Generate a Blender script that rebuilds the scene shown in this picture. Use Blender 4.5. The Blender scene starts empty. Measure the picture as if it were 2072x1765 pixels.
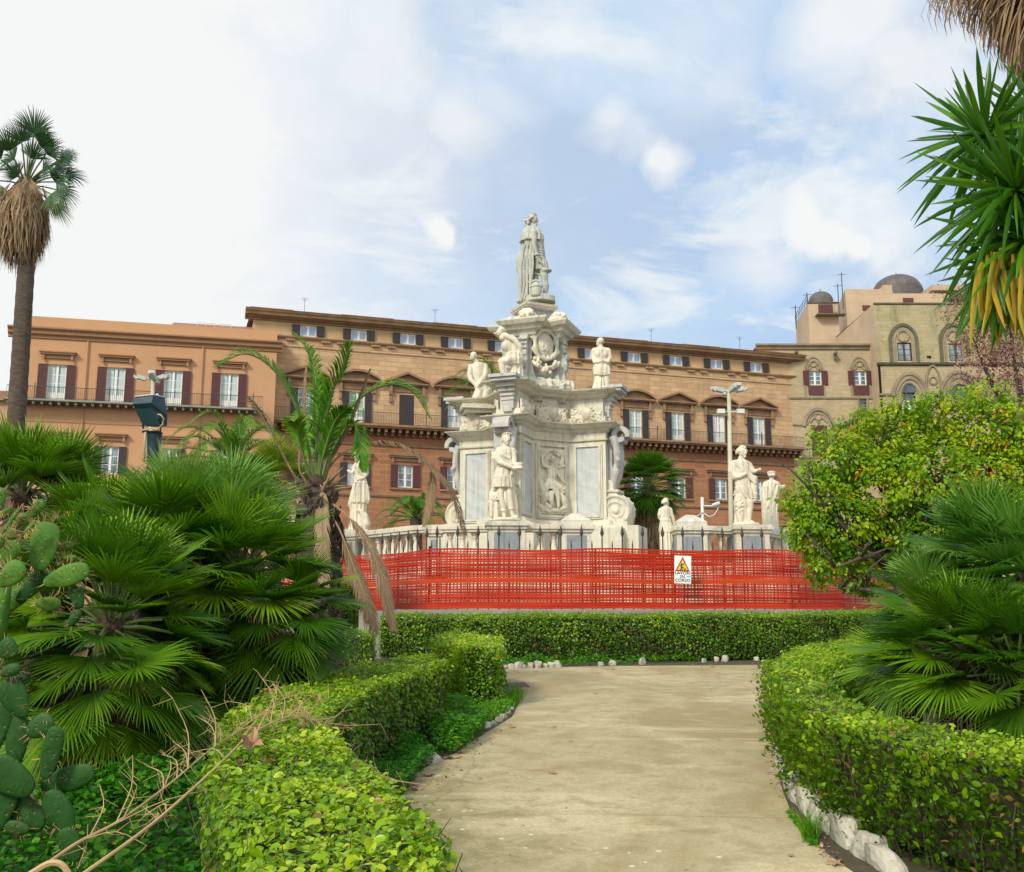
import bpy, bmesh, math, random
import numpy as np
from mathutils import Vector, Matrix, Euler
V = Vector
sin, cos, tan, rad, pi = math.sin, math.cos, math.tan, math.radians, math.pi
rnd = random.Random(7)
NR = np.random.RandomState(11)
SC = bpy.context.scene
# ------------------------------------------------------------------ camera
PIT = rad(10.18); F = 2061.0; EYE = 1.6; GS = 0.0391
cam = bpy.data.cameras.new("camera"); camo = bpy.data.objects.new("camera", cam)
SC.collection.objects.link(camo); SC.camera = camo
cam.sensor_width = 36; cam.lens = 36 * F / 2072; cam.clip_end = 3000; cam.clip_start = .05
camo.location = (0, 0, EYE); camo.rotation_euler = (pi / 2 + PIT, 0, 0)
# ------------------------------------------------------------------ sky, sun, exposure
SUN_EL, SUN_AZ = rad(38), rad(-143)          # azimuth from +Y towards +X
SUND = V((sin(SUN_AZ) * cos(SUN_EL), cos(SUN_AZ) * cos(SUN_EL), sin(SUN_EL)))
SC.view_settings.view_transform = 'Standard'; SC.view_settings.look = 'None'
SC.view_settings.exposure = 0.42; SC.view_settings.gamma = 1.0
sun = bpy.data.lights.new("sun", 'SUN'); suno = bpy.data.objects.new("sun", sun)
SC.collection.objects.link(suno); sun.energy = 2.5; sun.angle = rad(11); sun.color = (1, .93, .80)
suno.rotation_euler = SUND.to_track_quat('Z', 'Y').to_euler()
W = bpy.data.worlds.new("World"); SC.world = W; W.use_nodes = True


class NT:
    """small node tree helper"""
    def __init__(s, t):
        s.t = t; s.n = t.nodes; s.l = t.links; s.n.clear()

    def new(s, ty, **k):
        n = s.n.new(ty)
        for a, b in k.items():
            if a in n.inputs.keys() if isinstance(a, str) else False:
                pass
            setattr(n, a, b)
        return n

    def put(s, inp, v):
        if isinstance(v, bpy.types.NodeSocket): s.l.new(v, inp)
        elif v is not None:
            if isinstance(v, (tuple, list)) and len(v) == 3 and inp.type == 'RGBA': v = (*v, 1)
            inp.default_value = v

    def math(s, op, a, b=0.0, clamp=False):
        n = s.n.new('ShaderNodeMath'); n.operation = op; n.use_clamp = clamp
        s.put(n.inputs[0], a); s.put(n.inputs[1], b); return n.outputs[0]

    def vmath(s, op, a, b=(0, 0, 0)):
        n = s.n.new('ShaderNodeVectorMath'); n.operation = op
        s.put(n.inputs[0], a); s.put(n.inputs[1], b)
        return n.outputs['Value'] if op in ('DOT_PRODUCT', 'LENGTH', 'DISTANCE') else n.outputs[0]

    def mix(s, fac, a, b, mode='MIX'):
        n = s.n.new('ShaderNodeMix'); n.data_type = 'RGBA'; n.blend_type = mode
        s.put(n.inputs[0], fac); s.put(n.inputs[6], a); s.put(n.inputs[7], b); return n.outputs[2]

    def noise(s, vec, scale=1.0, detail=4, rough=.55, dist=0.0):
        n = s.n.new('ShaderNodeTexNoise'); s.put(n.inputs['Vector'], vec)
        s.put(n.inputs['Scale'], scale); s.put(n.inputs['Detail'], detail); s.put(n.inputs['Roughness'], rough)
        s.put(n.inputs['Distortion'], dist); return n.outputs['Fac']

    def vor(s, vec, scale=1.0, feature='F1', out='Distance'):
        n = s.n.new('ShaderNodeTexVoronoi'); n.feature = feature; s.put(n.inputs['Vector'], vec)
        s.put(n.inputs['Scale'], scale); return n.outputs[out]

    def ramp(s, f, stops, interp='LINEAR'):
        n = s.n.new('ShaderNodeValToRGB'); n.color_ramp.interpolation = interp
        e = n.color_ramp.elements
        while len(e) < len(stops): e.new(.5)
        for q, (p, c) in zip(e, stops):
            q.position = p; q.color = (c, c, c, 1) if isinstance(c, (int, float)) else (*c, 1)
        s.put(n.inputs[0], f); return n.outputs[0]

    def mapping(s, vec, sc=(1, 1, 1), loc=(0, 0, 0), rot=(0, 0, 0)):
        n = s.n.new('ShaderNodeMapping'); s.put(n.inputs[0], vec); n.inputs['Scale'].default_value = sc
        n.inputs['Location'].default_value = loc; n.inputs['Rotation'].default_value = rot; return n.outputs[0]


# sky ----------------------------------------------------------
t = NT(W.node_tree)
out = t.new('ShaderNodeOutputWorld'); bg = t.new('ShaderNodeBackground'); t.l.new(bg.outputs[0], out.inputs[0])
sky = t.new('ShaderNodeTexSky'); sky.sky_type = 'NISHITA'; sky.sun_disc = False
sky.sun_elevation = SUN_EL; sky.sun_rotation = SUN_AZ; sky.air_density = 1.0; sky.dust_density = 1.2
tc = t.new('ShaderNodeTexCoord'); d = tc.outputs['Generated']
sep = t.new('ShaderNodeSeparateXYZ'); t.l.new(d, sep.inputs[0])
inv = t.math('DIVIDE', 1.0, t.math('ADD', t.math('MAXIMUM', sep.outputs[2], 0.0), .22))
comb = t.new('ShaderNodeCombineXYZ')
t.put(comb.inputs[0], t.math('MULTIPLY', sep.outputs[0], inv)); t.put(comb.inputs[1], t.math('MULTIPLY', sep.outputs[1], inv))
cp = comb.outputs[0]


def skydir(px, py):
    dx, dy = px - 1036, 882.5 - py
    return V((dx, F * cos(PIT) - dy * sin(PIT), F * sin(PIT) + dy * cos(PIT))).normalized()


def blob(px, py, r, soft=.6, warp=0.05):
    dw = dw1 if r > .09 else dw2
    """cloud bank: mask round a direction of the sky, r in radians"""
    dist = t.vmath('DISTANCE', dw, tuple(skydir(px, py)))
    return t.math('SUBTRACT', 1.0, t.math('DIVIDE', t.math('SUBTRACT', dist, r * (1 - soft)), r * soft), clamp=True)


wn = t.new('ShaderNodeTexNoise'); t.put(wn.inputs['Vector'], d); wn.inputs['Scale'].default_value = 5.5
wn.inputs['Detail'].default_value = 7; wn.inputs['Roughness'].default_value = .62
wv = t.vmath('SCALE', t.vmath('SUBTRACT', wn.outputs['Color'], (.5, .5, .5)))
wv.node.inputs['Scale'].default_value = .34
dw1 = t.vmath('ADD', d, wv)
wn2 = t.new('ShaderNodeTexNoise'); t.put(wn2.inputs['Vector'], d); wn2.inputs['Scale'].default_value = 9; wn2.inputs['Detail'].default_value = 9
wv2 = t.vmath('SCALE', t.vmath('SUBTRACT', wn2.outputs['Color'], (.5, .5, .5))); wv2.node.inputs['Scale'].default_value = .10
dw2 = t.vmath('ADD', d, wv2)
n1 = t.noise(cp, 1.5, 9, .58, .35)
n2 = t.noise(d, 6.0, 8, .6, .2)
blue = t.mix(.93, t.mix(1.0, sky.outputs[0], (.10, .10, .10), 'MULTIPLY'), (.33, .47, .69))
veil = t.ramp(n1, [(.36, 0.0), (.66, 1.0)])
col = t.mix(t.math('MULTIPLY', veil, .85), blue, (.44, .56, .68))
mid = t.ramp(n2, [(.42, 0.0), (.72, 1.0)])
col = t.mix(t.math('MULTIPLY', mid, .55), col, (.52, .62, .68))
hor = t.ramp(sep.outputs[2], [(.10, 1.0), (.34, 0.0)])
col = t.mix(t.math('MULTIPLY', hor, .45), col, (.44, .57, .67))
n7 = t.noise(t.mapping(cp, (1, 1.3, 1), (4, 2, 0)), 2.6, 10, .62, .5); n8 = t.noise(t.mapping(d, (1, 1, 2.2), (1, 5, 2)), 3.2, 9, .6, .4)
col = t.mix(t.math('MULTIPLY', t.ramp(n8, [(.42, 0.0), (.58, 1.0)]), .75), col, (.375, .46, .59))
col = t.mix(t.math('MULTIPLY', t.ramp(n7, [(.52, 0.0), (.64, 1.0)]), .75), col, (.66, .69, .70))
# big white bank to the left and overhead, small bright clouds to the right
acc = None
for (px, py, r, s, k) in [(-250, 350, .46, .5, 1.0), (100, 100, .30, .7, .95), (740, 120, .13, 1, .75), (930, 240, .07, 1, .75), (1020, 190, .05, 1, .5),
                          (1150, 60, .10, 1, .4), (880, 486, .020, .7, 1.0), (902, 494, .016, .7, 1), (1225, 262, .042, 1, .65), (1290, 300, .04, 1, .6), (1350, 335, .034, .7, .9), (1310, 310, .028, .7, .85),
                          (1620, 450, .034, .6, 1), (1665, 478, .034, .6, 1), (1715, 492, .028, .6, 1), (1535, 560, .05, 1, .65), (1800, 430, .06, 1, .6), (1730, 400, .05, 1, .4), (1400, 110, .09, 1, .35), (1880, 120, .12, 1, .8),
                          (1740, 20, .08, .9, .85), (1780, 515, .035, 1, .75), (1480, 150, .06, 1, .45),
                          (-1100, 300, .8, .5, 1.0), (300, -500, .4, .8, 1.0), (2500, 300, .2, .8, .9), (560, 330, .14, 1, .6), (330, 450, .22, .9, .8)]:
    m = t.math('MULTIPLY', t.ramp(blob(px, py, r, s), [(.05, 0.0), (.75, 1.0)]), k)
    acc = m if acc is None else t.math('MAXIMUM', acc, m)
SKY_ACC = acc
col = t.mix(acc, col, (.69, .70, .70))
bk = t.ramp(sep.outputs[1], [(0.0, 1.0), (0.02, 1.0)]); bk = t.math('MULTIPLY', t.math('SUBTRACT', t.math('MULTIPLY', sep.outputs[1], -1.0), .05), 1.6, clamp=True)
col = t.mix(t.math('MULTIPLY', bk, t.math('ADD', t.math('MULTIPLY', veil, .4), .6)), col, (1.12, 1.10, 1.04))   # unseen bright sky added behind the viewer to lift the facades
below = t.math('LESS_THAN', sep.outputs[2], -0.02)
col = t.mix(below, col, (.20, .19, .15))
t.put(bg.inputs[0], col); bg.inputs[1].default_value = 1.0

# ------------------------------------------------------------------ photo geometry helpers
cP, sP = cos(PIT), sin(PIT)


def P(px, py, Y):
    dx, dy = px - 1036, 882.5 - py
    fy = F * cP - dy * sP; fz = F * sP + dy * cP
    return V((dx / fy * Y, Y, EYE + fz / fy * Y))


def H(px, py, h=0.0):
    dx, dy = px - 1036, 882.5 - py
    fy = F * cP - dy * sP; fz = F * sP + dy * cP
    Y = (EYE - h) / (GS - fz / fy)
    return V((dx / fy * Y, Y, GS * Y + h))


def gz(y):
    return GS * min(y, 60.0)


def zz(py, D): return P(1036, py, D).z
def q1(x, y): return (x * .24412 + 859.9, y * .24412 + 404.7)
def q2(x, y): return (x * .24412 + 859.9, y * .24412 + 758.7)
def q3(x, y): return (x * .24412 + 1264.5, y * .24412 + 758.7)
def q4(x, y): return (x * .28665 + 1517.5, y * .28665 + 505.8)
def q5(x, y): return (x * .26854, y * .26854 + 581.7)
def q6(x, y): return (x * .24412 + 505.8, y * .24412 + 581.7)
def q8(x, y): return (x * .35828 + 404.6, y * .35828 + 632.3)
def qc(x, y): return (x * .3418, y * .3418 + 1214)
def qr(x, y): return (x * .31638 + 1416.3, y * .31638 + 1214)
def qp(x, y): return (x * .31737 + 657.6, y * .31737 + 1264.5)


# ------------------------------------------------------------------ objects
WOFF = {}


def tag(o, label=None, cat=None, group=None, kind=None):
    if label: o['label'] = label
    if cat: o['category'] = cat
    if group: o['group'] = group
    if kind: o['kind'] = kind
    return o


def empty(name, loc, label=None, cat=None, group=None, rz=0.0, kind=None):
    o = bpy.data.objects.new(name, None); SC.collection.objects.link(o)
    o.location = loc; o.rotation_euler = (0, 0, rz); o.empty_display_size = .2
    WOFF[o.name] = V(loc)
    return tag(o, label, cat, group, kind)


def link(name, me, mat=None, parent=None, loc=(0, 0, 0)):
    o = bpy.data.objects.new(name, me); SC.collection.objects.link(o); o.location = loc
    if mat is not None:
        for m in (mat if isinstance(mat, (list, tuple)) else [mat]): me.materials.append(m)
    if parent is not None: o.parent = parent
    return o


class MB:
    def __init__(s): s.v = []; s.f = []; s.mi = []; s.m = 0

    def add(s, vs, fs):
        b = len(s.v); s.v.extend([tuple(p) for p in vs]); s.f.extend([tuple(b + i for i in q) for q in fs])
        s.mi.extend([s.m] * len(fs)); return s

    def box(s, x0, x1, y0, y1, z0, z1, fn=None):
        vs = [V((x, y, z)) for z in (z0, z1) for y in (y0, y1) for x in (x0, x1)]
        if fn: vs = [fn(p) for p in vs]
        return s.add(vs, [(0, 2, 3, 1), (4, 5, 7, 6), (0, 1, 5, 4), (2, 6, 7, 3), (0, 4, 6, 2), (1, 3, 7, 5)])

    def tube(s, pts, rs, n=8, cap=True, flat=1.0):
        pts = [V(p) for p in pts]
        if not isinstance(rs, (list, tuple)): rs = [rs] * len(pts)
        vs = []; up = V((0.13, 0.21, 1)).normalized()
        for i, p in enumerate(pts):
            d = (pts[min(i + 1, len(pts) - 1)] - pts[max(i - 1, 0)])
            d = d.normalized() if d.length > 1e-9 else V((0, 0, 1))
            a = d.cross(up)
            if a.length < .05: a = d.cross(V((1, 0, 0)))
            a.normalize(); b = a.cross(d).normalized()
            for k in range(n):
                th = 2 * pi * k / n
                vs.append(p + a * cos(th) * rs[i] + b * sin(th) * rs[i] * flat)
        fs = []
        for i in range(len(pts) - 1):
            for k in range(n):
                k2 = (k + 1) % n
                fs.append((i * n + k, i * n + k2, (i + 1) * n + k2, (i + 1) * n + k))
        if cap:
            fs.append(tuple(range(n - 1, -1, -1))); fs.append(tuple((len(pts) - 1) * n + k for k in range(n)))
        return s.add(vs, fs)

    def ell(s, c, r, n=10, m=7, rot=None):
        c = V(c); vs = []; fs = []
        if not isinstance(r, (tuple, list)): r = (r, r, r)
        for i in range(1, m):
            ph = pi * i / m
            for k in range(n):
                th = 2 * pi * k / n
                p = V((r[0] * sin(ph) * cos(th), r[1] * sin(ph) * sin(th), r[2] * cos(ph)))
                if rot is not None: p = rot @ p
                vs.append(c + p)
        t_ = V((0, 0, r[2])); b_ = V((0, 0, -r[2]))
        if rot is not None: t_, b_ = rot @ t_, rot @ b_
        vs += [c + t_, c + b_]; T = len(vs) - 2; B = T + 1
        for i in range(m - 2):
            for k in range(n):
                k2 = (k + 1) % n; fs.append((i * n + k, (i + 1) * n + k, (i + 1) * n + k2, i * n + k2))
        for k in range(n):
            k2 = (k + 1) % n; fs.append((T, k, k2)); fs.append((B, (m - 2) * n + k2, (m - 2) * n + k))
        return s.add(vs, fs)

    def prism(s, poly, z0, z1, fn=None):
        n = len(poly)
        vs = [V((p[0], p[1], z0)) for p in poly] + [V((p[0], p[1], z1)) for p in poly]
        if fn: vs = [fn(p) for p in vs]
        fs = [tuple(range(n - 1, -1, -1)), tuple(range(n, 2 * n))]
        fs += [(i, (i + 1) % n, n + (i + 1) % n, n + i) for i in range(n)]
        return s.add(vs, fs)

    def lathe(s, prof, n=16, c=(0, 0, 0)):
        vs = []; fs = []; c = V(c)
        for r, z in prof:
            for k in range(n):
                th = 2 * pi * k / n; vs.append(c + V((r * cos(th), r * sin(th), z)))
        m = len(prof)
        for i in range(m - 1):
            for k in range(n):
                k2 = (k + 1) % n; fs.append((i * n + k, i * n + k2, (i + 1) * n + k2, (i + 1) * n + k))
        fs.append(tuple(range(n - 1, -1, -1))); fs.append(tuple((m - 1) * n + k for k in range(n)))
        return s.add(vs, fs)

    def build(s, name, mat, parent=None, smooth=False, local=False, off=None):
        me = bpy.data.meshes.new(name); o_ = V((0, 0, 0))
        if parent is not None and not local: o_ = WOFF.get(parent.name, V((0, 0, 0)))
        if off is not None: o_ = V(off)
        me.from_pydata([(p[0] - o_[0], p[1] - o_[1], p[2] - o_[2]) for p in s.v], [], s.f)
        if isinstance(mat, (list, tuple)) and s.mi: me.polygons.foreach_set('material_index', s.mi)
        if smooth: me.polygons.foreach_set('use_smooth', [True] * len(me.polygons))
        me.update()
        o = link(name, me, mat, parent, loc=(0, 0, 0) if off is None or parent is not None else off)
        WOFF[o.name] = o_
        return o

    def top(s, name, mat, label, cat, group=None, kind=None, smooth=False, off=None):
        """a thing that is one mesh, origin at its base"""
        if off is None:
            a = np.array(s.v); off = ((a[:, 0].min() + a[:, 0].max()) / 2, (a[:, 1].min() + a[:, 1].max()) / 2, a[:, 2].min())
        o = s.build(name, mat, None, smooth, off=off)
        return tag(o, label, cat, group, kind)


# ------------------------------------------------------------------ materials
def new_mat(name):
    m = bpy.data.materials.new(name); m.use_nodes = True; t = NT(m.node_tree)
    o = t.new('ShaderNodeOutputMaterial'); b = t.new('ShaderNodeBsdfPrincipled'); t.l.new(b.outputs[0], o.inputs[0])
    return m, t, b, o


def bump(t, b, h, strength=.3, dist=.02):
    n = t.new('ShaderNodeBump'); n.inputs['Strength'].default_value = strength; n.inputs['Distance'].default_value = dist
    t.put(n.inputs['Height'], h); t.l.new(n.outputs[0], b.inputs['Normal'])


def plain(name, c1, c2=None, scale=3.0, rough=.7, bmp=.2, metal=0.0, dist=.01, spec=.5, stretch=(1, 1, 1)):
    m, t, b, o = new_mat(name); tc = t.new('ShaderNodeTexCoord'); v = t.mapping(tc.outputs['Object'], stretch)
    c2 = c2 or tuple(x * .7 for x in c1)
    n = t.noise(v, scale, 6, .6, .2)
    t.put(b.inputs['Base Color'], t.mix(t.ramp(n, [(.3, 0.0), (.7, 1.0)]), c1, c2))
    b.inputs['Roughness'].default_value = rough; b.inputs['Metallic'].default_value = metal
    b.inputs['Specular IOR Level'].default_value = spec
    if bmp: bump(t, b, t.noise(v, scale * 5, 5), bmp, dist)
    return m


def marble(name, base, warm, grey, gs=.55, ws=.5, panel=False):
    m, t, b, o = new_mat(name); tc = t.new('ShaderNodeTexCoord'); v = tc.outputs['Object']
    n1 = t.noise(t.mapping(v, (1, 1, .45)), 1.1, 7, .62, .5)
    n2 = t.noise(t.mapping(v, (1, 1, .7), (7, 3, 1)), 2.6, 8, .65, .8)
    c = t.mix(t.math('MULTIPLY', t.ramp(n1, [(.45, 0.0), (.7, 1.0)]), ws), base, warm)
    c = t.mix(t.math('MULTIPLY', t.ramp(n2, [(.48, 0.0), (.72, 1.0)]), gs), c, grey)
    st = t.noise(t.mapping(v, (6, 6, .5), (2, 9, 4)), 1.0, 6, .7)
    c = t.mix(t.math('MULTIPLY', t.ramp(st, [(.52, 0.0), (.74, 1.0)]), .65), c, tuple(x * .42 for x in grey))
    # dirt that has settled on ledges (faces that look up)
    geo = t.new('ShaderNodeNewGeometry'); sp = t.new('ShaderNodeSeparateXYZ'); t.l.new(geo.outputs['Normal'], sp.inputs[0])
    if panel:
        w = t.new('ShaderNodeTexWave'); t.put(w.inputs['Vector'], t.mapping(v, (.5, .5, 1.2), (0, 0, 0), (.2, .5, 0)))
        w.inputs['Scale'].default_value = 1.2; w.inputs['Distortion'].default_value = 9; w.inputs['Detail'].default_value = 5
        c = t.mix(t.math('MULTIPLY', w.outputs['Fac'], .35), c, tuple(min(1, x * 1.25) for x in base))
    t.put(b.inputs['Base Color'], c); b.inputs['Roughness'].default_value = .55
    b.inputs['Specular IOR Level'].default_value = .35
    bump(t, b, t.noise(v, 11, 8, .7), .6, .03)
    return m


def blocks(name, c1, c2, mort, bw=1.1, bh=.42, stain=(.25, .2, .14), sk=.5, blotch=None, bk=.0, rough=.85, mk=.5):
    """ashlar wall; object coordinates: X along the wall, Z up"""
    m, t, b, o = new_mat(name); tc = t.new('ShaderNodeTexCoord'); s = t.new('ShaderNodeSeparateXYZ'); t.l.new(tc.outputs['Object'], s.inputs[0])
    c = t.new('ShaderNodeCombineXYZ'); t.l.new(t.math('ADD', s.outputs[0], s.outputs[1]), c.inputs[0]); t.l.new(s.outputs[2], c.inputs[1])
    v0 = c.outputs[0]
    wob = t.new('ShaderNodeTexNoise'); t.put(wob.inputs['Vector'], v0); wob.inputs['Scale'].default_value = 1.3
    v = t.vmath('ADD', v0, t.vmath('MULTIPLY', wob.outputs['Color'], (.10, .05, 0)))
    br = t.new('ShaderNodeTexBrick'); t.put(br.inputs['Vector'], v); br.inputs['Scale'].default_value = 1
    br.inputs['Brick Width'].default_value = bw; br.inputs['Row Height'].default_value = bh
    br.inputs['Mortar Size'].default_value = .026; br.inputs['Mortar Smooth'].default_value = .3
    t.put(br.inputs['Color1'], c1); t.put(br.inputs['Color2'], c2)
    t.put(br.inputs['Mortar'], t.mix(mk, c1, mort))
    colr = br.outputs['Color']
    n = t.noise(v0, .35, 7, .6, .4); n3 = t.noise(t.mapping(v0, (1, .25, 1)), .9, 7, .68, .3); n4 = t.noise(v0, 5, 5, .6)
    colr = t.mix(t.math('MULTIPLY', t.ramp(n, [(.42, 0.0), (.68, 1.0)]), .45), colr, tuple(x * .8 for x in c2))
    colr = t.mix(t.math('MULTIPLY', t.ramp(n3, [(.52, 0.0), (.75, 1.0)]), sk), colr, stain)
    if blotch:
        n5 = t.noise(t.mapping(v0, (1, .5, 1), (9, 4, 0)), .55, 8, .7, .6)
        colr = t.mix(t.math('MULTIPLY', t.ramp(n5, [(.55, 0.0), (.66, 1.0)]), bk), colr, blotch)
    colr = t.mix(t.math('MULTIPLY', t.ramp(n4, [(.3, 0.0), (.7, 1.0)]), .22), colr, tuple(min(1, x * 1.25) for x in c1))
    t.put(b.inputs['Base Color'], colr); b.inputs['Roughness'].default_value = rough
    b.inputs['Specular IOR Level'].default_value = .2
    bump(t, b, t.math('ADD', t.math('MULTIPLY', br.outputs['Fac'], -1.0), t.math('MULTIPLY', n4, .8)), .5, .03)
    return m


def leafmat(name, stops, rough=.42, trans=.25, spec=.5, tcol=None):
    """leaf colour by a per-leaf random attribute"""
    m, t, b, o = new_mat(name)
    a = t.new('ShaderNodeAttribute'); a.attribute_name = 'var'
    c = t.ramp(a.outputs['Fac'], stops)
    t.put(b.inputs['Base Color'], c); b.inputs['Roughness'].default_value = rough
    b.inputs['Specular IOR Level'].default_value = spec
    tr = t.new('ShaderNodeBsdfTranslucent'); t.put(tr.inputs[0], t.mix(.5, c, tcol or (.25, .42, .03)))
    ms = t.new('ShaderNodeMixShader'); ms.inputs[0].default_value = trans
    t.l.new(b.outputs[0], ms.inputs[1]); t.l.new(tr.outputs[0], ms.inputs[2]); t.l.new(ms.outputs[0], o.inputs[0])
    return m


M = {}
M['marble'] = marble('marble', (.62, .59, .475), (.56, .44, .28), (.33, .34, .30), .75, .5)
M['marble_grey'] = marble('marble_grey', (.47, .47, .43), (.52, .46, .35), (.25, .26, .25), .7, .35)
M['marble_panel'] = marble('marble_panel', (.46, .49, .48), (.56, .50, .38), (.33, .38, .40), .6, .35, True)
M['marble_dark'] = marble('marble_dark', (.24, .27, .29), (.30, .28, .25), (.14, .16, .18), .6, .3)
M['statue'] = marble('statue_marble', (.69, .64, .50), (.60, .49, .33), (.36, .34, .28), .55, .45)
M['statue_backlit'] = marble('statue_backlit', (.46, .47, .41), (.50, .46, .35), (.22, .24, .23), .65, .4)  # summit king's marble, its backlit shade put into the grey
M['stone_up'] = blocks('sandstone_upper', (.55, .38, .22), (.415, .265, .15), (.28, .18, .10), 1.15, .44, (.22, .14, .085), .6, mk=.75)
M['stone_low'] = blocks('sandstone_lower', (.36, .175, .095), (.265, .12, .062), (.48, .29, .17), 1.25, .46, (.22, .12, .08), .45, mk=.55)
M['stone_trim'] = plain('sandstone_trim', (.32, .195, .11), (.19, .11, .065), 1.3, .85, .4)
M['stone_trim_light'] = plain('sandstone_trim_light', (.52, .35, .20), (.30, .19, .11), .8, .85, .3)
M['attic'] = plain('attic_plaster', (.50, .345, .18), (.40, .265, .135), .5, .85, .15)
M['stucco'] = plain('orange_stucco', (.52, .295, .155), (.455, .25, .13), .35, .85, .12)
M['stucco_trim'] = plain('stucco_trim', (.36, .20, .105), (.31, .17, .09), 1.0, .85, .15)
M['norman'] = blocks('norman_stone', (.45, .365, .235), (.36, .285, .18), (.28, .21, .13), .62, .27, (.22, .18, .11), .55, (.36, .25, .15), .4, mk=.35)
M['norman_moss'] = blocks('norman_stone_lichen', (.42, .365, .215), (.34, .29, .165), (.28, .22, .13), .8, .34, (.10, .12, .06), .85, (.20, .19, .10), .65, mk=.3)
M['norman_trim'] = plain('norman_trim', (.33, .27, .18), (.19, .155, .10), .8, .9, .4)
M['norman_dark'] = plain('norman_weathered_molding', (.16, .14, .09), (.07, .08, .05), 1.5, .9, .4)
M['pink'] = plain('pink_plaster', (.50, .375, .255), (.40, .30, .20), .6, .85, .15)
M['dome'] = plain('dome_lead', (.13, .11, .10), (.07, .06, .06), 1.2, .6, .2)
M['shut_red'] = plain('shutter_maroon', (.105, .028, .026), (.075, .022, .022), 2, .6, .1)
M['shut_dark'] = plain('shutter_dark', (.045, .032, .035), (.03, .024, .028), 2, .6, .1)
M['white'] = plain('white_paint', (.78, .79, .76), (.68, .69, .66), 2, .5, .05)
M['iron'] = plain('wrought_iron', (.045, .05, .045), (.07, .05, .035), 6, .6, .1, .3)
M['roof'] = plain('roof_tiles', (.36, .15, .09), (.25, .11, .07), 4, .85, .4)
M['concrete'] = plain('grey_concrete', (.30, .29, .25), (.20, .20, .17), 1.5, .85, .3)
M['lamp'] = plain('lamp_metal', (.62, .66, .62), (.52, .56, .52), 3, .45, .05, .1)
M['pole'] = plain('pole_paint', (.52, .49, .33), (.42, .40, .30), 3, .6, .1)
M['teal'] = plain('teal_enamel', (.012, .045, .055), (.008, .03, .042), 3, .4, .05)
M['darkmetal'] = plain('dark_metal', (.04, .03, .03), (.02, .02, .02), 5, .6, .1, .4)
M['cable'] = plain('cable', (.5, .47, .3), None, 5, .6, .05)


def glass(name, c, c2, k=.5):
    m, t, b, o = new_mat(name); tc = t.new('ShaderNodeTexCoord'); v = tc.outputs['Object']
    n = t.noise(t.mapping(v, (1.3, 1.3, .5)), 1.1, 3, .5)
    t.put(b.inputs['Base Color'], t.mix(t.ramp(n, [(.42, 0.0), (.58, 1.0)]), c, c2))
    b.inputs['Roughness'].default_value = .08; b.inputs['Specular IOR Level'].default_value = 1.0
    return m


M['glass'] = glass('window_glass', (.06, .12, .15), (.22, .31, .34))  # pane colours, attic panes included, carry the reflected sky's blue
M['glass_blue'] = glass('attic_glass', (.20, .30, .50), (.30, .42, .62))
M['glass_dark'] = glass('dark_glass', (.02, .03, .04), (.05, .08, .11))
M['curtain'] = plain('curtain', (.50, .60, .60), (.40, .50, .50), 3, .8, .1)
M['curtain_green'] = plain('green_curtain', (.28, .48, .30), (.25, .42, .30), 3, .8, .1)

# ------------------------------------------------------------------ ground
def ground_mat():
    m, t, b, o = new_mat('soil'); tc = t.new('ShaderNodeTexCoord'); v = tc.outputs['Object']
    n = t.noise(v, 1.2, 8, .65); n2 = t.noise(v, 9, 8, .7)
    c = t.mix(t.ramp(n, [(.35, 0.0), (.65, 1.0)]), (.075, .05, .03), (.05, .06, .02))
    c = t.mix(t.math('MULTIPLY', t.ramp(n2, [(.4, 0.0), (.7, 1.0)]), .5), c, (.15, .10, .06))
    t.put(b.inputs['Base Color'], c); b.inputs['Roughness'].default_value = .95
    bump(t, b, n2, .8, .05); return m


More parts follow.
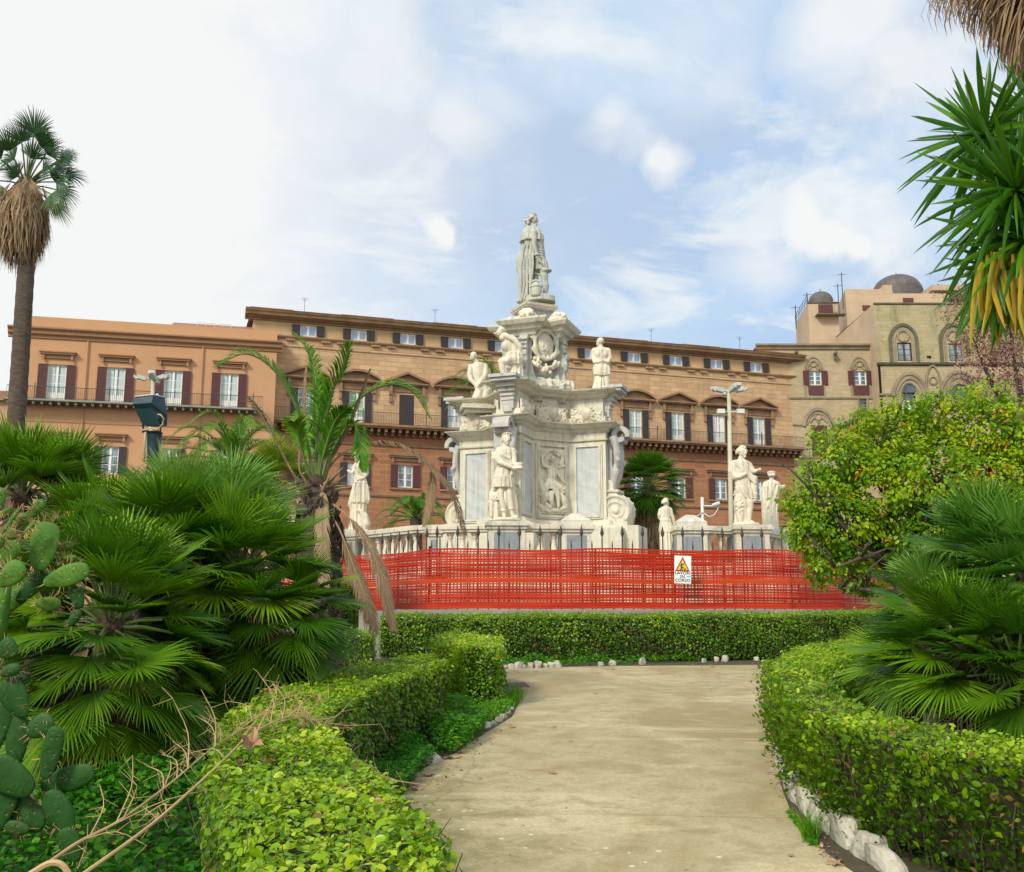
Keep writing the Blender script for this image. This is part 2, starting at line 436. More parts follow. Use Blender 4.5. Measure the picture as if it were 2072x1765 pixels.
def path_mat():
    m, t, b, o = new_mat('path_concrete'); tc = t.new('ShaderNodeTexCoord'); v = tc.outputs['Object']
    base = (.51, .43, .255)
    n = t.noise(t.mapping(v, (1, .5, 1)), .55, 9, .66, .8); n2 = t.noise(v, 3.2, 9, .72, .6); n3 = t.noise(v, 38, 6, .85)
    n5 = t.noise(t.mapping(v, (.5, 1.4, 1), (3, 8, 0)), .8, 8, .65, .5)
    c = t.mix(t.ramp(n, [(.42, 0.0), (.58, 1.0)]), base, (.37, .295, .15))
    c = t.mix(t.math('MULTIPLY', t.ramp(n5, [(.52, 0.0), (.62, 1.0)]), .75), c, (.64, .54, .33))
    c = t.mix(t.math('MULTIPLY', t.ramp(n2, [(.47, 0.0), (.66, 1.0)]), .7), c, (.30, .24, .115))
    c = t.mix(t.math('MULTIPLY', t.ramp(n3, [(.42, 0.0), (.60, 1.0)]), .42), c, (.22, .17, .085))
    # moss grows along the left border and near the bend
    s = t.new('ShaderNodeSeparateXYZ'); t.l.new(v, s.inputs[0])
    edge = t.math('ADD', s.outputs[0], t.math('MULTIPLY', t.noise(v, 1.1, 6, .7), 2.2))
    ms = t.ramp(t.math('MULTIPLY', t.math('ADD', edge, .2), .55), [(.25, 1.0), (.95, 0.0)])
    near = t.ramp(t.math('DIVIDE', s.outputs[1], 14.0), [(.45, 1.0), (.98, 0.0)])
    mm = t.math('MULTIPLY', t.math('MULTIPLY', ms, near), t.ramp(n2, [(.38, .25), (.6, 1.0)]))
    c = t.mix(t.math('MULTIPLY', mm, .80), c, (.135, .135, .035))
    # white lichen / gum spots, stronger close to the camera
    vo = t.vor(t.mapping(v, (1, .9, 1)), 7.5); sp = t.ramp(vo, [(.11, 1.0), (.15, 0.0)])
    spm = t.ramp(t.noise(v, .9, 3, .5), [(.50, 0.0), (.56, 1.0)])
    nr = t.ramp(t.math('DIVIDE', s.outputs[1], 14.0), [(.35, 1.0), (.8, 0.0)])
    c = t.mix(t.math('MULTIPLY', t.math('MULTIPLY', sp, spm), t.math('MULTIPLY', nr, .9)), c, (.72, .72, .58))
    dk = t.ramp(t.vor(v, 3.1), [(.035, 1.0), (.055, 0.0)])
    c = t.mix(t.math('MULTIPLY', dk, .6), c, (.10, .08, .06))
    # long cracks
    ed = t.vor(t.vmath('ADD', v, t.vmath('SCALE', (0, 0, 0))), .21, 'DISTANCE_TO_EDGE')
    wn_ = t.new('ShaderNodeTexNoise'); t.put(wn_.inputs['Vector'], v); wn_.inputs['Scale'].default_value = .9; wn_.inputs['Detail'].default_value = 7
    vv = t.vmath('ADD', v, t.vmath('MULTIPLY', wn_.outputs['Color'], (.8, .8, 0)))
    ed = t.vor(vv, .23, 'DISTANCE_TO_EDGE')
    c = t.mix(t.ramp(ed, [(.0008, .45), (.004, 0.0)]), c, (.16, .13, .08))
    t.put(b.inputs['Base Color'], c); b.inputs['Roughness'].default_value = .9
    b.inputs['Specular IOR Level'].default_value = .25
    bump(t, b, t.math('ADD', n2, t.math('MULTIPLY', n3, .5)), .35, .02); return m


M['soil'] = ground_mat(); M['path'] = path_mat()
g = MB(); ys = [-25, 0, 5, 10, 15, 20, 30, 45, 60, 400, 2500]
for i in range(len(ys) - 1):
    for a, b_ in ((-2500, -60), (-60, 0), (0, 60), (60, 2500)):
        g.add([(a, ys[i], gz(ys[i])), (b_, ys[i], gz(ys[i])), (b_, ys[i + 1], gz(ys[i + 1])), (a, ys[i + 1], gz(ys[i + 1]))], [(0, 1, 2, 3)])
tag(g.build('ground', M['soil']), kind='structure', label='brown planting soil under the gardens')

# garden path: near walk that bends right and meets a cross walk in front of the long hedge
LE = [(880, 1765), (850, 1658), (815, 1610), (840, 1566), (885, 1540), (925, 1524), (962, 1497), (1000, 1474), (1036, 1452), (1052, 1420),
      (1046, 1404)]
RE = [(1725, 1765), (1701, 1749), (1660, 1718), (1630, 1690), (1606, 1657), (1584, 1603), (1571, 1550), (1565, 1489), (1566, 1460), (1567, 1430), (1568, 1405)]
pl = [H(*p) for p in LE]; pr = [H(*p) for p in RE]
pl = [V((pl[0].x - .2, -3, 0)), V((pl[0].x, 3, 0))] + pl; pr = [V((pr[0].x - .6, -3, 0)), V((pr[0].x - .2, 3, 0))] + pr
pm = MB()
for i in range(len(pl) - 1):
    qd = [pl[i], pr[i], pr[i + 1], pl[i + 1]]
    pm.add([(p.x, p.y, gz(p.y) + .004) for p in qd], [(0, 1, 2, 3)])
ya = pl[-1].y
yb = ya
yr = pr[-1].y
far = H(1200, 1352).y
a0 = pl[-1]; b0 = pr[-1]
pm.add([(p[0], p[1], gz(p[1]) + .004) for p in [(-9, a0.y + .6), (a0.x, a0.y), (b0.x, b0.y), (12, b0.y + 1.2), (12, far + .75), (5, far + .65), (1.6, far + .35), (-.15, far - .15), (-9, far - .5)]],
       [(0, 1, 8), (1, 7, 8), (1, 6, 7), (1, 2, 6), (2, 5, 6), (2, 4, 5), (2, 3, 4)])
tag(pm.build('path', M['path']), kind='structure', label='beige concrete garden path')
# ------------------------------------------------------------------ buildings
class Fac:
    """a building front: local X along the wall, local Y into the building, Z up"""
    def __init__(s, name, O, ang, label, cat):
        s.O = V((O[0], O[1], 0)); s.u = V((cos(ang), sin(ang), 0)); s.n = V((-sin(ang), cos(ang), 0))
        s.root = empty(name, (O[0], O[1], 2.35), label, cat, rz=ang); s.zb = 2.35

    def sz(s, px, py, d=0.0):
        r = P(px, py, 1.0) - V((0, 0, EYE)); C = V((0, 0, EYE))
        k = (d - s.n.dot(C - s.O)) / s.n.dot(r); X = C + r * k
        return (X - s.O).dot(s.u), X.z - s.zb

    def put(s, mb, name, mat, parent=None, smooth=False, loc=None):
        o = mb.build(name, mat, parent or s.root, smooth, local=True)
        if loc: o.location = loc
        return o


def wall(mb, s0, s1, z0, z1, holes, d=0.0, rev=.35):
    S_ = sorted({s0, s1} | {h[0] for h in holes} | {h[1] for h in holes}); Z_ = sorted({z0, z1} | {h[2] for h in holes} | {h[3] for h in holes})
    S_ = [x for x in S_ if s0 <= x <= s1]; Z_ = [x for x in Z_ if z0 <= x <= z1]
    for i in range(len(S_) - 1):
        for j in range(len(Z_) - 1):
            a, b, c, e = S_[i], S_[i + 1], Z_[j], Z_[j + 1]; ms, mz = (a + b) / 2, (c + e) / 2
            if any(h[0] < ms < h[1] and h[2] < mz < h[3] for h in holes): continue
            mb.add([(a, d, c), (b, d, c), (b, d, e), (a, d, e)], [(0, 1, 2, 3)])
    for a, b, c, e in holes:
        for q in ([(a, c), (a, e)], [(b, e), (b, c)], [(a, e), (b, e)], [(b, c), (a, c)]):
            (x, z), (x2, z2) = q
            mb.add([(x, d, z), (x2, d, z2), (x2, d + rev, z2), (x, d + rev, z)], [(0, 1, 2, 3)])
    return mb


def window(fac, s, z0, w, h, shut='shut_red', rows=3, french=True, gl='glass', cur=None, label=None, sw=.52, closed=False, d=0.16, fr='white'):
    root = None
    f = MB(); t_ = .09; y0, y1 = d, d + .08
    f.box(-w / 2, -w / 2 + t_, y0, y1, 0, h).box(w / 2 - t_, w / 2, y0, y1, 0, h)
    f.box(-w / 2 + t_, w / 2 - t_, y0, y1, h - t_, h).box(-w / 2 + t_, w / 2 - t_, y0, y1, 0, t_)
    if w > .9: f.box(-.09, .09, y0 - .02, y1 - .02, t_, h - t_)
    zb = .24 * h if french else t_
    if french: f.box(-w / 2 + t_, -.09, y0 + .02, y1 - .02, t_, zb).box(.09, w / 2 - t_, y0 + .02, y1 - .02, t_, zb)
    for k in range(1, rows):
        z = zb + (h - t_ - zb) * k / rows
        f.box(-w / 2 + t_, -.09, y0 + .01, y1 - .01, z - .025, z + .025).box(.09, w / 2 - t_, y0 + .01, y1 - .01, z - .025, z + .025)
    win = fac.put(f, 'window', M[fr], loc=(s, 0, z0))
    if label: win['label'] = label
    g_ = MB().box(-w / 2 + .03, w / 2 - .03, d + .03, d + .05, .05, h - .03)
    fac.put(g_, 'pane', M[gl], win)
    if cur:
        c_ = MB(); c_.box(-w / 2 + t_, -w * .12, d + .024, d + .029, zb, h - t_)
        c_.box(w * .16, w / 2 - t_, d + .024, d + .029, zb, h - t_); fac.put(c_, 'curtain', M[cur], win)
    if shut:
        for sg in (-1, 1):
            p = MB(); ww = sw * w
            if closed: x0, x1 = (-w / 2, -.01) if sg < 0 else (.01, w / 2)
            else: x0, x1 = (-w / 2 - ww, -w / 2 - .01) if sg < 0 else (w / 2 + .01, w / 2 + ww)
            yy = .04 if closed else -.10
            p.box(x0, x1, yy, yy + .05, 0, h)
            for z in (0, .48 * h, h - .1): p.box(x0 + .02, x1 - .02, yy - .025, yy, z + .02, z + .09)
            p.box(x0, x0 + .07, yy - .025, yy, .09, h - .1).box(x1 - .07, x1, yy - .025, yy, .09, h - .1)
            z = .14
            while z < h - .15:
                if abs(z - .5 * h) > .08: p.box(x0 + .07, x1 - .07, yy - .018, yy, z, z + .04)
                z += .11
            fac.put(p, 'shutter', M[shut], win)
    return win


def lintel(fac, s, z, w, mat, hood=True):
    p = MB()
    p.box(s - w * .68, s + w * .68, -.14, -.002, z + .12, z + .42)
    p.box(s - w * .80, s + w * .80, -.34, -.002, z + .42, z + .56).box(s - w * .85, s + w * .85, -.42, -.002, z + .56, z + .66)
    for sg in (-1, 1): p.box(s + sg * w * .66 - .09, s + sg * w * .66 + .09, -.26, -.142, z + .0, z + .418)
    return fac.put(p, 'window_hood', mat)


def pediment(fac, s, z, w, arc, mat):
    p = MB(); hw = w * .98; y0 = -.5
    p.box(s - w * .62, s + w * .62, -.10, -.002, z + .05, z + .62)
    for sg in (-1, 1):
        p.box(s + sg * w * .72 - .13, s + sg * w * .72 + .13, -.30, -.002, z - .25, z + .618)
        p.box(s + sg * w * .72 - .10, s + sg * w * .72 + .10, -.20, -.004, z - .9, z - .25)
    p.box(s - hw * .96, s + hw * .96, -.40, -.002, z + .62, z + .72).box(s - hw, s + hw, y0, -.002, z + .72, z + .84)
    n = 10 if arc else 2; rise = .72 if arc else .78
    pts = []
    for k in range(n + 1):
        x = -hw + 2 * hw * k / n
        zz_ = z + .84 + (rise * (1 - (x / hw) ** 2) if arc else rise * (1 - abs(x) / hw))
        pts.append((x, zz_))
    for k in range(n):
        (xa, za), (xb, zb) = pts[k], pts[k + 1]
        def q(x, zl, zh): return [(s + x, y0 - .06, zl), (s + x, -.002, zl), (s + x, -.002, zh), (s + x, y0 - .06, zh)]
        A, B = q(xa, za, za + .2), q(xb, zb, zb + .2)
        p.add(A + B, [(0, 1, 2, 3), (7, 6, 5, 4), (0, 4, 5, 1), (1, 5, 6, 2), (2, 6, 7, 3), (3, 7, 4, 0)])
        # tympanum
        p.add([(s + xa, -.16, z + .84), (s + xb, -.16, z + .84), (s + xb, -.16, zb), (s + xa, -.16, za)], [(0, 1, 2, 3)])
    return fac.put(p, 'pediment', mat)


def molding(mb, s0, s1, prof, d=0.0, ends=True):
    """horizontal molding: prof = [(z, out)] from below to above"""
    n = len(prof); vs = []
    for s_ in (s0, s1):
        for z, o_ in prof: vs.append((s_, d - o_, z))
    fs = [(i, n + i, n + i + 1, i + 1) for i in range(n - 1)]
    b = len(vs); vs += [(s0, d + .01, prof[0][0]), (s1, d + .01, prof[0][0]), (s0, d + .01, prof[-1][0]), (s1, d + .01, prof[-1][0])]
    fs += [(b, b + 1, n, 0), (n - 1, 2 * n - 1, b + 3, b + 2), tuple([b] + list(range(n)) + [b + 2]), tuple([b + 3] + list(range(2 * n - 1, n - 1, -1)) + [b + 1])]
    mb.add(vs, fs)


def railing(fac, s0, s1, z, h, d, sp=.14, dd=None):
    p = MB(); n = int((s1 - s0) / sp)
    p.box(s0, s1, d - .025, d + .025, z + h - .04, z + h); p.box(s0, s1, d - .015, d + .015, z + .06, z + .09)
    for k in range(n + 1):
        s_ = s0 + (s1 - s0) * k / n; p.box(s_ - .012, s_ + .012, d - .01, d + .01, z, z + h - .04)
    k = s0 + 2
    while k < s1:
        p.box(k - .03, k + .03, d - .03, d + .03, z, z + h + .25); k += 5.5
    return fac.put(p, 'railing', M['iron'])


# ---- main palace range
MF = Fac('palace_building', (-7.8, 88), rad(17.2), 'long sandstone palace range with eleven bays of pedimented windows behind the monument', 'palace')
szm = MF.sz
s_l, s_r = szm(545, 860)[0], szm(1609, 900)[0]
zroof_l = szm(530, 624, -.9)[1]; zroof_r = szm(1600, 716, -.9)[1]
zR = (zroof_l + zroof_r) / 2
z_top0 = szm(624, 678)[1]; z_top1 = szm(1290, 735.5)[1]; zt0 = (z_top0 + z_top1) / 2
zt1 = (szm(624, 657)[1] + szm(1290, 716)[1]) / 2
zm0 = (szm(930, 868)[1] + szm(1538, 905)[1]) / 2 ; zm1 = (szm(931, 805)[1] + szm(1538, 847)[1]) / 2
zl0 = (szm(830, 987)[1] + szm(1468, 1011)[1]) / 2; zl1 = (szm(830, 942)[1] + szm(1468, 970)[1]) / 2
zst = (szm(546, 676)[1] + szm(994, 717)[1]) / 2
zbase = (szm(860, 1003)[1] + szm(1389, 1027)[1]) / 2
sA = szm(624, 668)[0]; sB = szm(1530, 748)[0]
bays = [sA + (sB - sA) * k / 10 for k in range(11)]
print('main', s_l, s_r, 'zR', zR, zroof_l, zroof_r, 'top', z_top0, z_top1, zt0, zt1, 'main', zm0, zm1, 'low', zl0, zl1, 'st', zst, zbase, 'bays', bays[0], bays[-1], bays[1] - bays[0])
WM, WT, WL = 1.32, 1.38, 1.30
holes_t = [(b - WT / 2, b + WT / 2, zt0, zt1) for b in bays]
holes_m = [(b - WM / 2, b + WM / 2, zm0, zm1) for b in bays]
holes_l = [(b - WL / 2, b + WL / 2, zl0, zl1) for b in bays]
zbal = zm0 - .12
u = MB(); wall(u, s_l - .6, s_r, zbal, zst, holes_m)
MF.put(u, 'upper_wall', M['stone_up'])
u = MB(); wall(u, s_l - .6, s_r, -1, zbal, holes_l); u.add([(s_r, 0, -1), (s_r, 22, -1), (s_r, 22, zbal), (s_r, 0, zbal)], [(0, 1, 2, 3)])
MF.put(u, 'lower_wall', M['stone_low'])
u = MB(); wall(u, s_l - 1.6, s_r, zst, zR - .5, holes_t, d=.05)
u.add([(s_r - .01, .0, zbal), (s_r - .01, 22, zbal), (s_r - .01, 22, zR - .3), (s_r - .01, .0, zR - .3)], [(0, 1, 2, 3)])
u.add([(s_l - 1.6, .05, zst - 3), (s_l - 1.6, 18, zst - 3), (s_l - 1.6, 18, zR - .3), (s_l - 1.6, .05, zR - .3)], [(0, 1, 2, 3)])
MF.put(u, 'attic_wall', M['attic'])
u = MB()
molding(u, s_l - 2.4, s_r + 1.2, [(zR - .80, .0), (zR - .76, .10), (zR - .62, .14), (zR - .58, .34), (zR - .46, .42)], d=.05)
MF.put(u, 'cornice', M['stone_trim'])
u = MB(); molding(u, s_l - 2.4, s_r + 1.2, [(zR - .46, .3), (zR - .42, .66), (zR - .24, .74), (zR - .18, .9), (zR - .03, 1.0), (zR, 1.05)], d=.05)
MF.put(u, 'cornice_crown', M['stone_trim_light'])
u = MB(); k = s_l - 2
i = 0
while k < s_r:   # stepped parapet and tile edge behind the cornice
    L = 3.6 + (i % 3) * .5; hi = .30 if i % 2 == 0 else .06
    u.box(k, min(k + L, s_r + .4), -.2, 1.5, zR - .2, zR + hi); k += L; i += 1
u.add([(s_l - 2, 1.5, zR - .2), (s_r, 1.5, zR - .2), (s_r, 12, zR + 1.2), (s_l - 2, 12, zR + 1.2)], [(0, 1, 2, 3)])
MF.put(u, 'roof', M['roof'])
u = MB()
molding(u, s_l - .6, s_r + .1, [(zst - .9, 0), (zst - .86, .07), (zst - .78, .08), (zst - .72, .02)])
molding(u, s_l - .6, s_r + .35, [(zst - .18, 0), (zst - .12, .14), (zst - .02, .25), (zst + .06, .28), (zst + .1, .0)])
for b in bays:
    for sg in (-1, 1):
        for q in range(6): u.box(b + sg * 1.5 + q * .13 - .36, b + sg * 1.5 + q * .13 - .28, -.22, -.002, zst - .34, zst - .19)
u.box(s_r - 1.0, s_r + .06, -.06, -.002, zbal + .05, zst - .9) if False else None
MF.put(u, 'string_course', M['stone_trim_light'])
u = MB(); molding(u, s_l - .6, s_r + .1, [(zbase - .2, 0), (zbase - .12, .1), (zbase + .05, .14), (zbase + .12, 0)])
molding(u, s_l - .6, s_r + .1, [(zbal - 1.75, 0), (zbal - 1.7, .1), (zbal - 1.5, .14), (zbal - 1.4, 0)])
MF.put(u, 'base_molding', M['stone_trim'])
u = MB(); u.box(s_l - .6, s_r + .3, -1.25, -.003, zbal - .16, zbal); u.box(s_l - .6, s_r + .3, -1.12, -.003, zbal - .3, zbal - .162)
k = s_l - .3
while k < s_r + .2:
    u.box(k, k + .24, -.95, -.003, zbal - .62, zbal - .302); u.box(k + .02, k + .22, -.55, -.003, zbal - .86, zbal - .622); k += .62
MF.put(u, 'balcony', M['stone_trim'])
railing(MF, s_l + .2, s_r + .3, zbal, 1.05, -1.15)
for k, b in enumerate(bays):
    window(MF, b, zt0, WT, zt1 - zt0, 'shut_dark', rows=1, french=False, gl='glass_blue', sw=.50)
    cur = [None, 'curtain_green', None, 'curtain', None, None, None, 'curtain', 'curtain', 'white', 'curtain'][k]
    lab = {1: 'window with a pale green curtain', 2: 'window with its dark shutters closed'}.get(k)
    window(MF, b, zm0, WM, zm1 - zm0, 'shut_dark', rows=3, cur=cur, sw=.46, closed=(k == 2), label=lab)
    window(MF, b, zl0, WL, zl1 - zl0, 'shut_red' if k != 1 else 'shut_dark', rows=3, french=False, sw=.5, cur='white' if k == 1 else None)
    u = MB(); u.box(b - 1.35, b + 1.35, -.16, -.002, zl0 - .22, zl0 - .06); MF.put(u, 'window_sill', M['stone_trim'])
    pediment(MF, b, zm1 + .15, 2.02, k % 2 == 1, M['stone_trim'])
    lintel(MF, b, zl1 + .2, 1.75, M['stone_trim'])
for k in range(3):   # small basement openings
    pass
# roof aerials, each a thing of its own
AER = [(616, 608), (884, 634), (1106, 655), (1320, 674), (1498, 690), (1150, 660), (1490 + 40, 694)]
for k, (px, py) in enumerate([(616, 628), (880, 650), (1103, 670), (1318, 688), (1497, 704)]):
    r_ = P(px, py, MF.O.y + szm(px, py)[0] * MF.u.y + .8)
    mb = MB(); h = 1.1; mb.tube([r_ - V((0, 0, .6)), r_ + V((0, 0, h))], .018, 5)
    for q in range(3): mb.tube([r_ + V((-.35 + .1 * q, 0, h - .12 * q)), r_ + V((.35 - .1 * q, 0, h - .12 * q))], .012, 4)
    mb.top('roof_aerial', M['darkmetal'], ['thin aerial at the left end of the palace roof', 'thin aerial on the palace roof left of the monument', 'thin aerial on the palace roof just left of the marble king',
           'thin aerial on the palace roof right of the monument', 'thin aerial near the right end of the palace roof'][k], 'aerial', 'aerials on the palace roof')

# ---- left wing in orange stucco
X0 = MF.O + MF.u * (s_l + .25) - MF.n * 1.6
WF = Fac('palace_wing', (X0.x, X0.y), rad(13.2), 'orange stucco palace wing with maroon shutters and a long balcony behind the tall palm', 'palace')
szw = WF.sz
wl = szw(20, 800)[0]
zr = (szw(127, 644)[1] + szw(542, 668)[1]) / 2 ; zc = (szw(64, 669)[1] + szw(540, 692)[1]) / 2
wb = [szw(*q5(x, 740))[0] for x in (422, 872, 1304, 1727)]
wz0 = sum(szw(*q5(x, y))[1] for x, y in ((407, 860), (865, 875), (1302, 893), (1722, 915))) / 4
wz1 = sum(szw(*q5(x, y))[1] for x, y in ((425, 585), (880, 600), (1306, 627), (1727, 650))) / 4
yz1 = sum(szw(*q5(x, y))[1] for x, y in ((832, 1205), (1260, 1212), (1650, 1225))) / 3
print('wing', wl, zr, zc, wb, wz0, wz1, yz1)
sp_ = (wb[3] - wb[0]) / 3; wb = [wb[0] + sp_ * k for k in range(4)]
WW = 1.42; yb = [szw(*q5(x, 1210))[0] for x in (410, 832, 1262, 1660)]; yb = [b for b in wb]
u = MB(); wall(u, wl, 0, -1, zc - .4, [(b - WW / 2, b + WW / 2, wz0, wz1) for b in wb] + [(b - .62, b + .62, yz1 - 2.2, yz1) for b in yb])
u.add([(0, 0, -1), (0, 6, -1), (0, 6, zr), (0, 0, zr)], [(0, 1, 2, 3)]); u.add([(wl, 0, -1), (wl, 16, -1), (wl, 16, zr), (wl, 0, zr)], [(0, 1, 2, 3)])
u.box(wl + .02, 0, .03, .45, zc + .1, zr)
WF.put(u, 'wall', M['stucco'])
u = MB(); molding(u, wl - .5, .42, [(zc - .75, 0), (zc - .7, .1), (zc - .5, .12), (zc - .38, .32), (zc - .15, .36), (zc, .55), (zc + .12, .56), (zc + .14, .0)])
molding(u, wl, 0, [(wz0 - 1.75, 0), (wz0 - 1.72, .03), (wz0 - 1.66, .03), (wz0 - 1.63, 0)])
WF.put(u, 'cornice', M['stucco_trim'])
u = MB(); u.box(wl - .2, -.9, -1.15, -.003, wz0 - .22, wz0 - .08)
k = wl
while k < -1.1: u.box(k, k + .16, -1.0, -.003, wz0 - .46, wz0 - .222); k += .62
WF.put(u, 'balcony', M['concrete'])
railing(WF, wl, -.95, wz0 - .08, 1.0, -1.1)
for k, b in enumerate(wb):
    window(WF, b, wz0, WW, wz1 - wz0, 'shut_red', rows=3, sw=.48, cur='curtain')
    if k > 0: window(WF, yb[k], yz1 - 2.2, 1.24, 2.2, 'shut_dark', rows=3, french=False, sw=.48)
    else: window(WF, yb[k], yz1 - 2.2, 1.24, 2.2, 'shut_dark', rows=3, french=False, closed=True)
    lintel(WF, b, wz1 + .35, 1.62, M['stucco_trim']); lintel(WF, yb[k], yz1 + .35, 1.45, M['stucco_trim'])
u = MB()
for x in (668, 1535):
    s_ = szw(*q5(x, 400))[0]; u.tube([(s_, -.12, -1), (s_, -.12, zc - .7)], .06, 6)
WF.put(u, 'drainpipe', M['stucco'])
u = MB(); x0, x1 = szw(255, 650)[0], szw(332, 650)[0]
u.add([(x0, .6, zr - .6), (x1, .6, zr - .6), (x1, 5, zr + .9), (x0 + 1.5, 5, zr + .9)], [(0, 1, 2, 3)])
x0, x1 = szw(340, 652)[0], szw(516, 660)[0]
u.add([(x0, .8, zr + .1), (x1, .8, zr + .1), (x1, 5, zr + 1.6), (x0, 5, zr + 1.6)], [(0, 1, 2, 3)]); u.box(x0, x1, .8, 1.0, zr - .3, zr + .1)
WF.put(u, 'roof', M['roof'])
u = MB(); x0, x1 = szw(395, 650)[0], szw(465, 650)[0]
for zt in (zr + .6, zr + 1.0): u.tube([(x0, 2.5, zt), (x1, 2.5, zt)], .025, 5)
for q in range(5): u.tube([(x0 + (x1 - x0) * q / 4, 2.5, zr), (x0 + (x1 - x0) * q / 4, 2.5, zr + 1.0)], .025, 5)
WF.put(u, 'roof_rail', M['lamp'])
# house far to the left, seen past the wing
u = MB(); a = P(-30, 1000, 96); b = P(22, 1000, 96); ztop = zz(790, 96)
HB = empty('stone_house', (a.x, 96, 2.35), 'pale stone house just visible left of the orange wing', 'house')
u.box(a.x - 6, b.x, 96, 104, 2, zz(812, 96)); u.build('wall', M['stone_trim_light'], HB)
u = MB(); u.box(a.x - 6.4, b.x + .5, 95.5, 96, zz(812, 96), zz(806, 96)); u.box(a.x - 6, b.x - 1, 96.2, 103, zz(806, 96), zz(790, 96)); u.build('cornice', M['stone_trim'], HB)

# ---- medieval palace on the right
NF = Fac('medieval_palace', (P(1609, 900, 99).x, 99), 0.0, 'medieval stone palace with pointed blind arches, two domes and weathered walls at the right', 'palace')


def nz(x, y, d=0.0): return NF.sz(*q4(x, y), d)


def arch(mb, s, z, w, h, t_, out, d=0.0, n=10, legs=0.0):
    """pointed arch band: springing z, half width w, rise h"""
    def pt(k, off):
        a = k / n
        x = -(w + off) * (1 - a ** 1.35) if a < 1 else 0
        zz_ = z + (h + off) * sin(a * pi / 2) ** .9
        return x, zz_
    for sg in (-1, 1):
        pr_ = None
        for k in range(n + 1):
            (xi, zi), (xo, zo) = pt(k, 0), pt(k, t_)
            q = [(s + sg * xi, d - out, zi), (s + sg * xo, d - out, zo), (s + sg * xo, d - .002, zo), (s + sg * xi, d - .002, zi)]
            if pr_: mb.add(pr_ + q, [(0, 1, 5, 4), (1, 2, 6, 5), (3, 0, 4, 7)])
            pr_ = q
        if legs: mb.box(s + sg * w - (t_ if sg < 0 else 0), s + sg * w + (t_ if sg > 0 else 0), d - out, d - .002, z - legs, z)


def rosette(mb, s, z, r, d, out=.12, t_=.12, n=20):
    pr_ = None
    for k in range(n + 1):
        th = 2 * pi * k / n
        q = [(s + rr * cos(th), d - o_, z + rr * sin(th)) for rr, o_ in ((r - t_, 0), (r - t_, out), (r, out), (r, 0))]
        if pr_: mb.add(pr_ + q, [(0, 1, 5, 4), (1, 2, 6, 5), (2, 3, 7, 6)])
        pr_ = q


# left block, front at d=0
L0, L1 = nz(310, 900)[0] - .5, nz(890, 900)[0]
zt = nz(500, 672)[1]; zs1 = nz(500, 1046)[1]; zs2 = nz(640, 1235)[1]
wn_ = []
for x in (458, 775):
    s_, z1_ = nz(x, 855); _, z0_ = nz(x, 955); wn_.append((s_, z0_, z1_))
s3, z3a = nz(793, 1020); _, z3b = nz(793, 1118)
gd = [(nz(487, 1240)[0], nz(487, 1460)[1], nz(487, 1238)[1]), (nz(808, 1240)[0], nz(808, 1460)[1], nz(808, 1230)[1])]
holes = [(s_ - .62, s_ + .62, z0_, z1_) for s_, z0_, z1_ in wn_] + [(s3 - .35, s3 + .35, z3b, z3a - .3)] + [(s_ - .8, s_ + .8, z0_, z1_) for s_, z0_, z1_ in gd]
u = MB(); wall(u, L0 - 3, L1, -1, zt, holes); u.add([(L0 - 3, 0, zt), (L1, 0, zt), (L1, 14, zt), (L0 - 3, 14, zt)], [(0, 1, 2, 3)])
NF.put(u, 'wall', M['norman'])
u = MB(); molding(u, L0 - 3.2, L1, [(zt - .55, 0), (zt - .45, .15), (zt - .25, .2), (zt - .12, .4), (zt + .05, .42), (zt + .1, 0)])
NF.put(u, 'cornice', M['norman_trim'])
u = MB(); molding(u, L0 - 3, L1, [(zs1 - .12, 0), (zs1 - .08, .12), (zs1 + .08, .14), (zs1 + .12, 0)])
for x0, x1 in ((300, 385), (578, 712)):
    molding(u, nz(x0, 1200)[0], nz(x1, 1200)[0], [(zs2 - .12, 0), (zs2 - .08, .12), (zs2 + .08, .14), (zs2 + .12, 0)])
molding(u, L0 - 3, L1, [(nz(500, 1470)[1] - .1, 0), (nz(500, 1470)[1] - .05, .1), (nz(500, 1470)[1] + .1, 0)])
for x in (481, 800):
    s_ = nz(x, 1200)[0]; w_ = nz(x + 92, 1200)[0] - s_
    arch(u, s_, zs2, w_, nz(x, 1135)[1] - zs2, .30, .16, legs=.15)
    arch(u, s_, zs2, w_ * .80, (nz(x, 1135)[1] - zs2) * .8, .12, .08)
    rosette(u, s_, nz(x, 1178)[1], .36, -.0, .1, .1)
    for sg in (-1, 1):
        pts = [V((s_ + sg * w_ * .66, -.05, zs2 + .2)), V((s_ + sg * w_ * .35, -.05, nz(x, 1190)[1])), V((s_ + sg * w_ * .12, -.05, nz(x, 1195)[1])), V((s_, -.05, nz(x, 1228)[1]))]
        u.tube(pts, .07, 5)
for x in (447, 770):
    s_ = nz(x, 800)[0]; w_ = nz(x + 66, 900)[0] - s_; zsp = nz(x, 850)[1]
    arch(u, s_, zsp, w_, nz(x, 765)[1] - zsp, .16, .08, legs=zsp - nz(x, 1040)[1])
    arch(u, s_, zsp, w_ * .72, nz(x, 790)[1] - zsp, .14, .12)
    rosette(u, s_, nz(x, 805)[1], .34, 0, .1, .09)
    for sg in (-1, 1):
        rosette(u, s_ + sg * .5, nz(x, 828)[1], .28, 0, .09, .08)
arch(u, s3, z3a - .55, .38, .75, .12, .1, legs=1.2)
NF.put(u, 'arch_molding', M['norman_trim'])
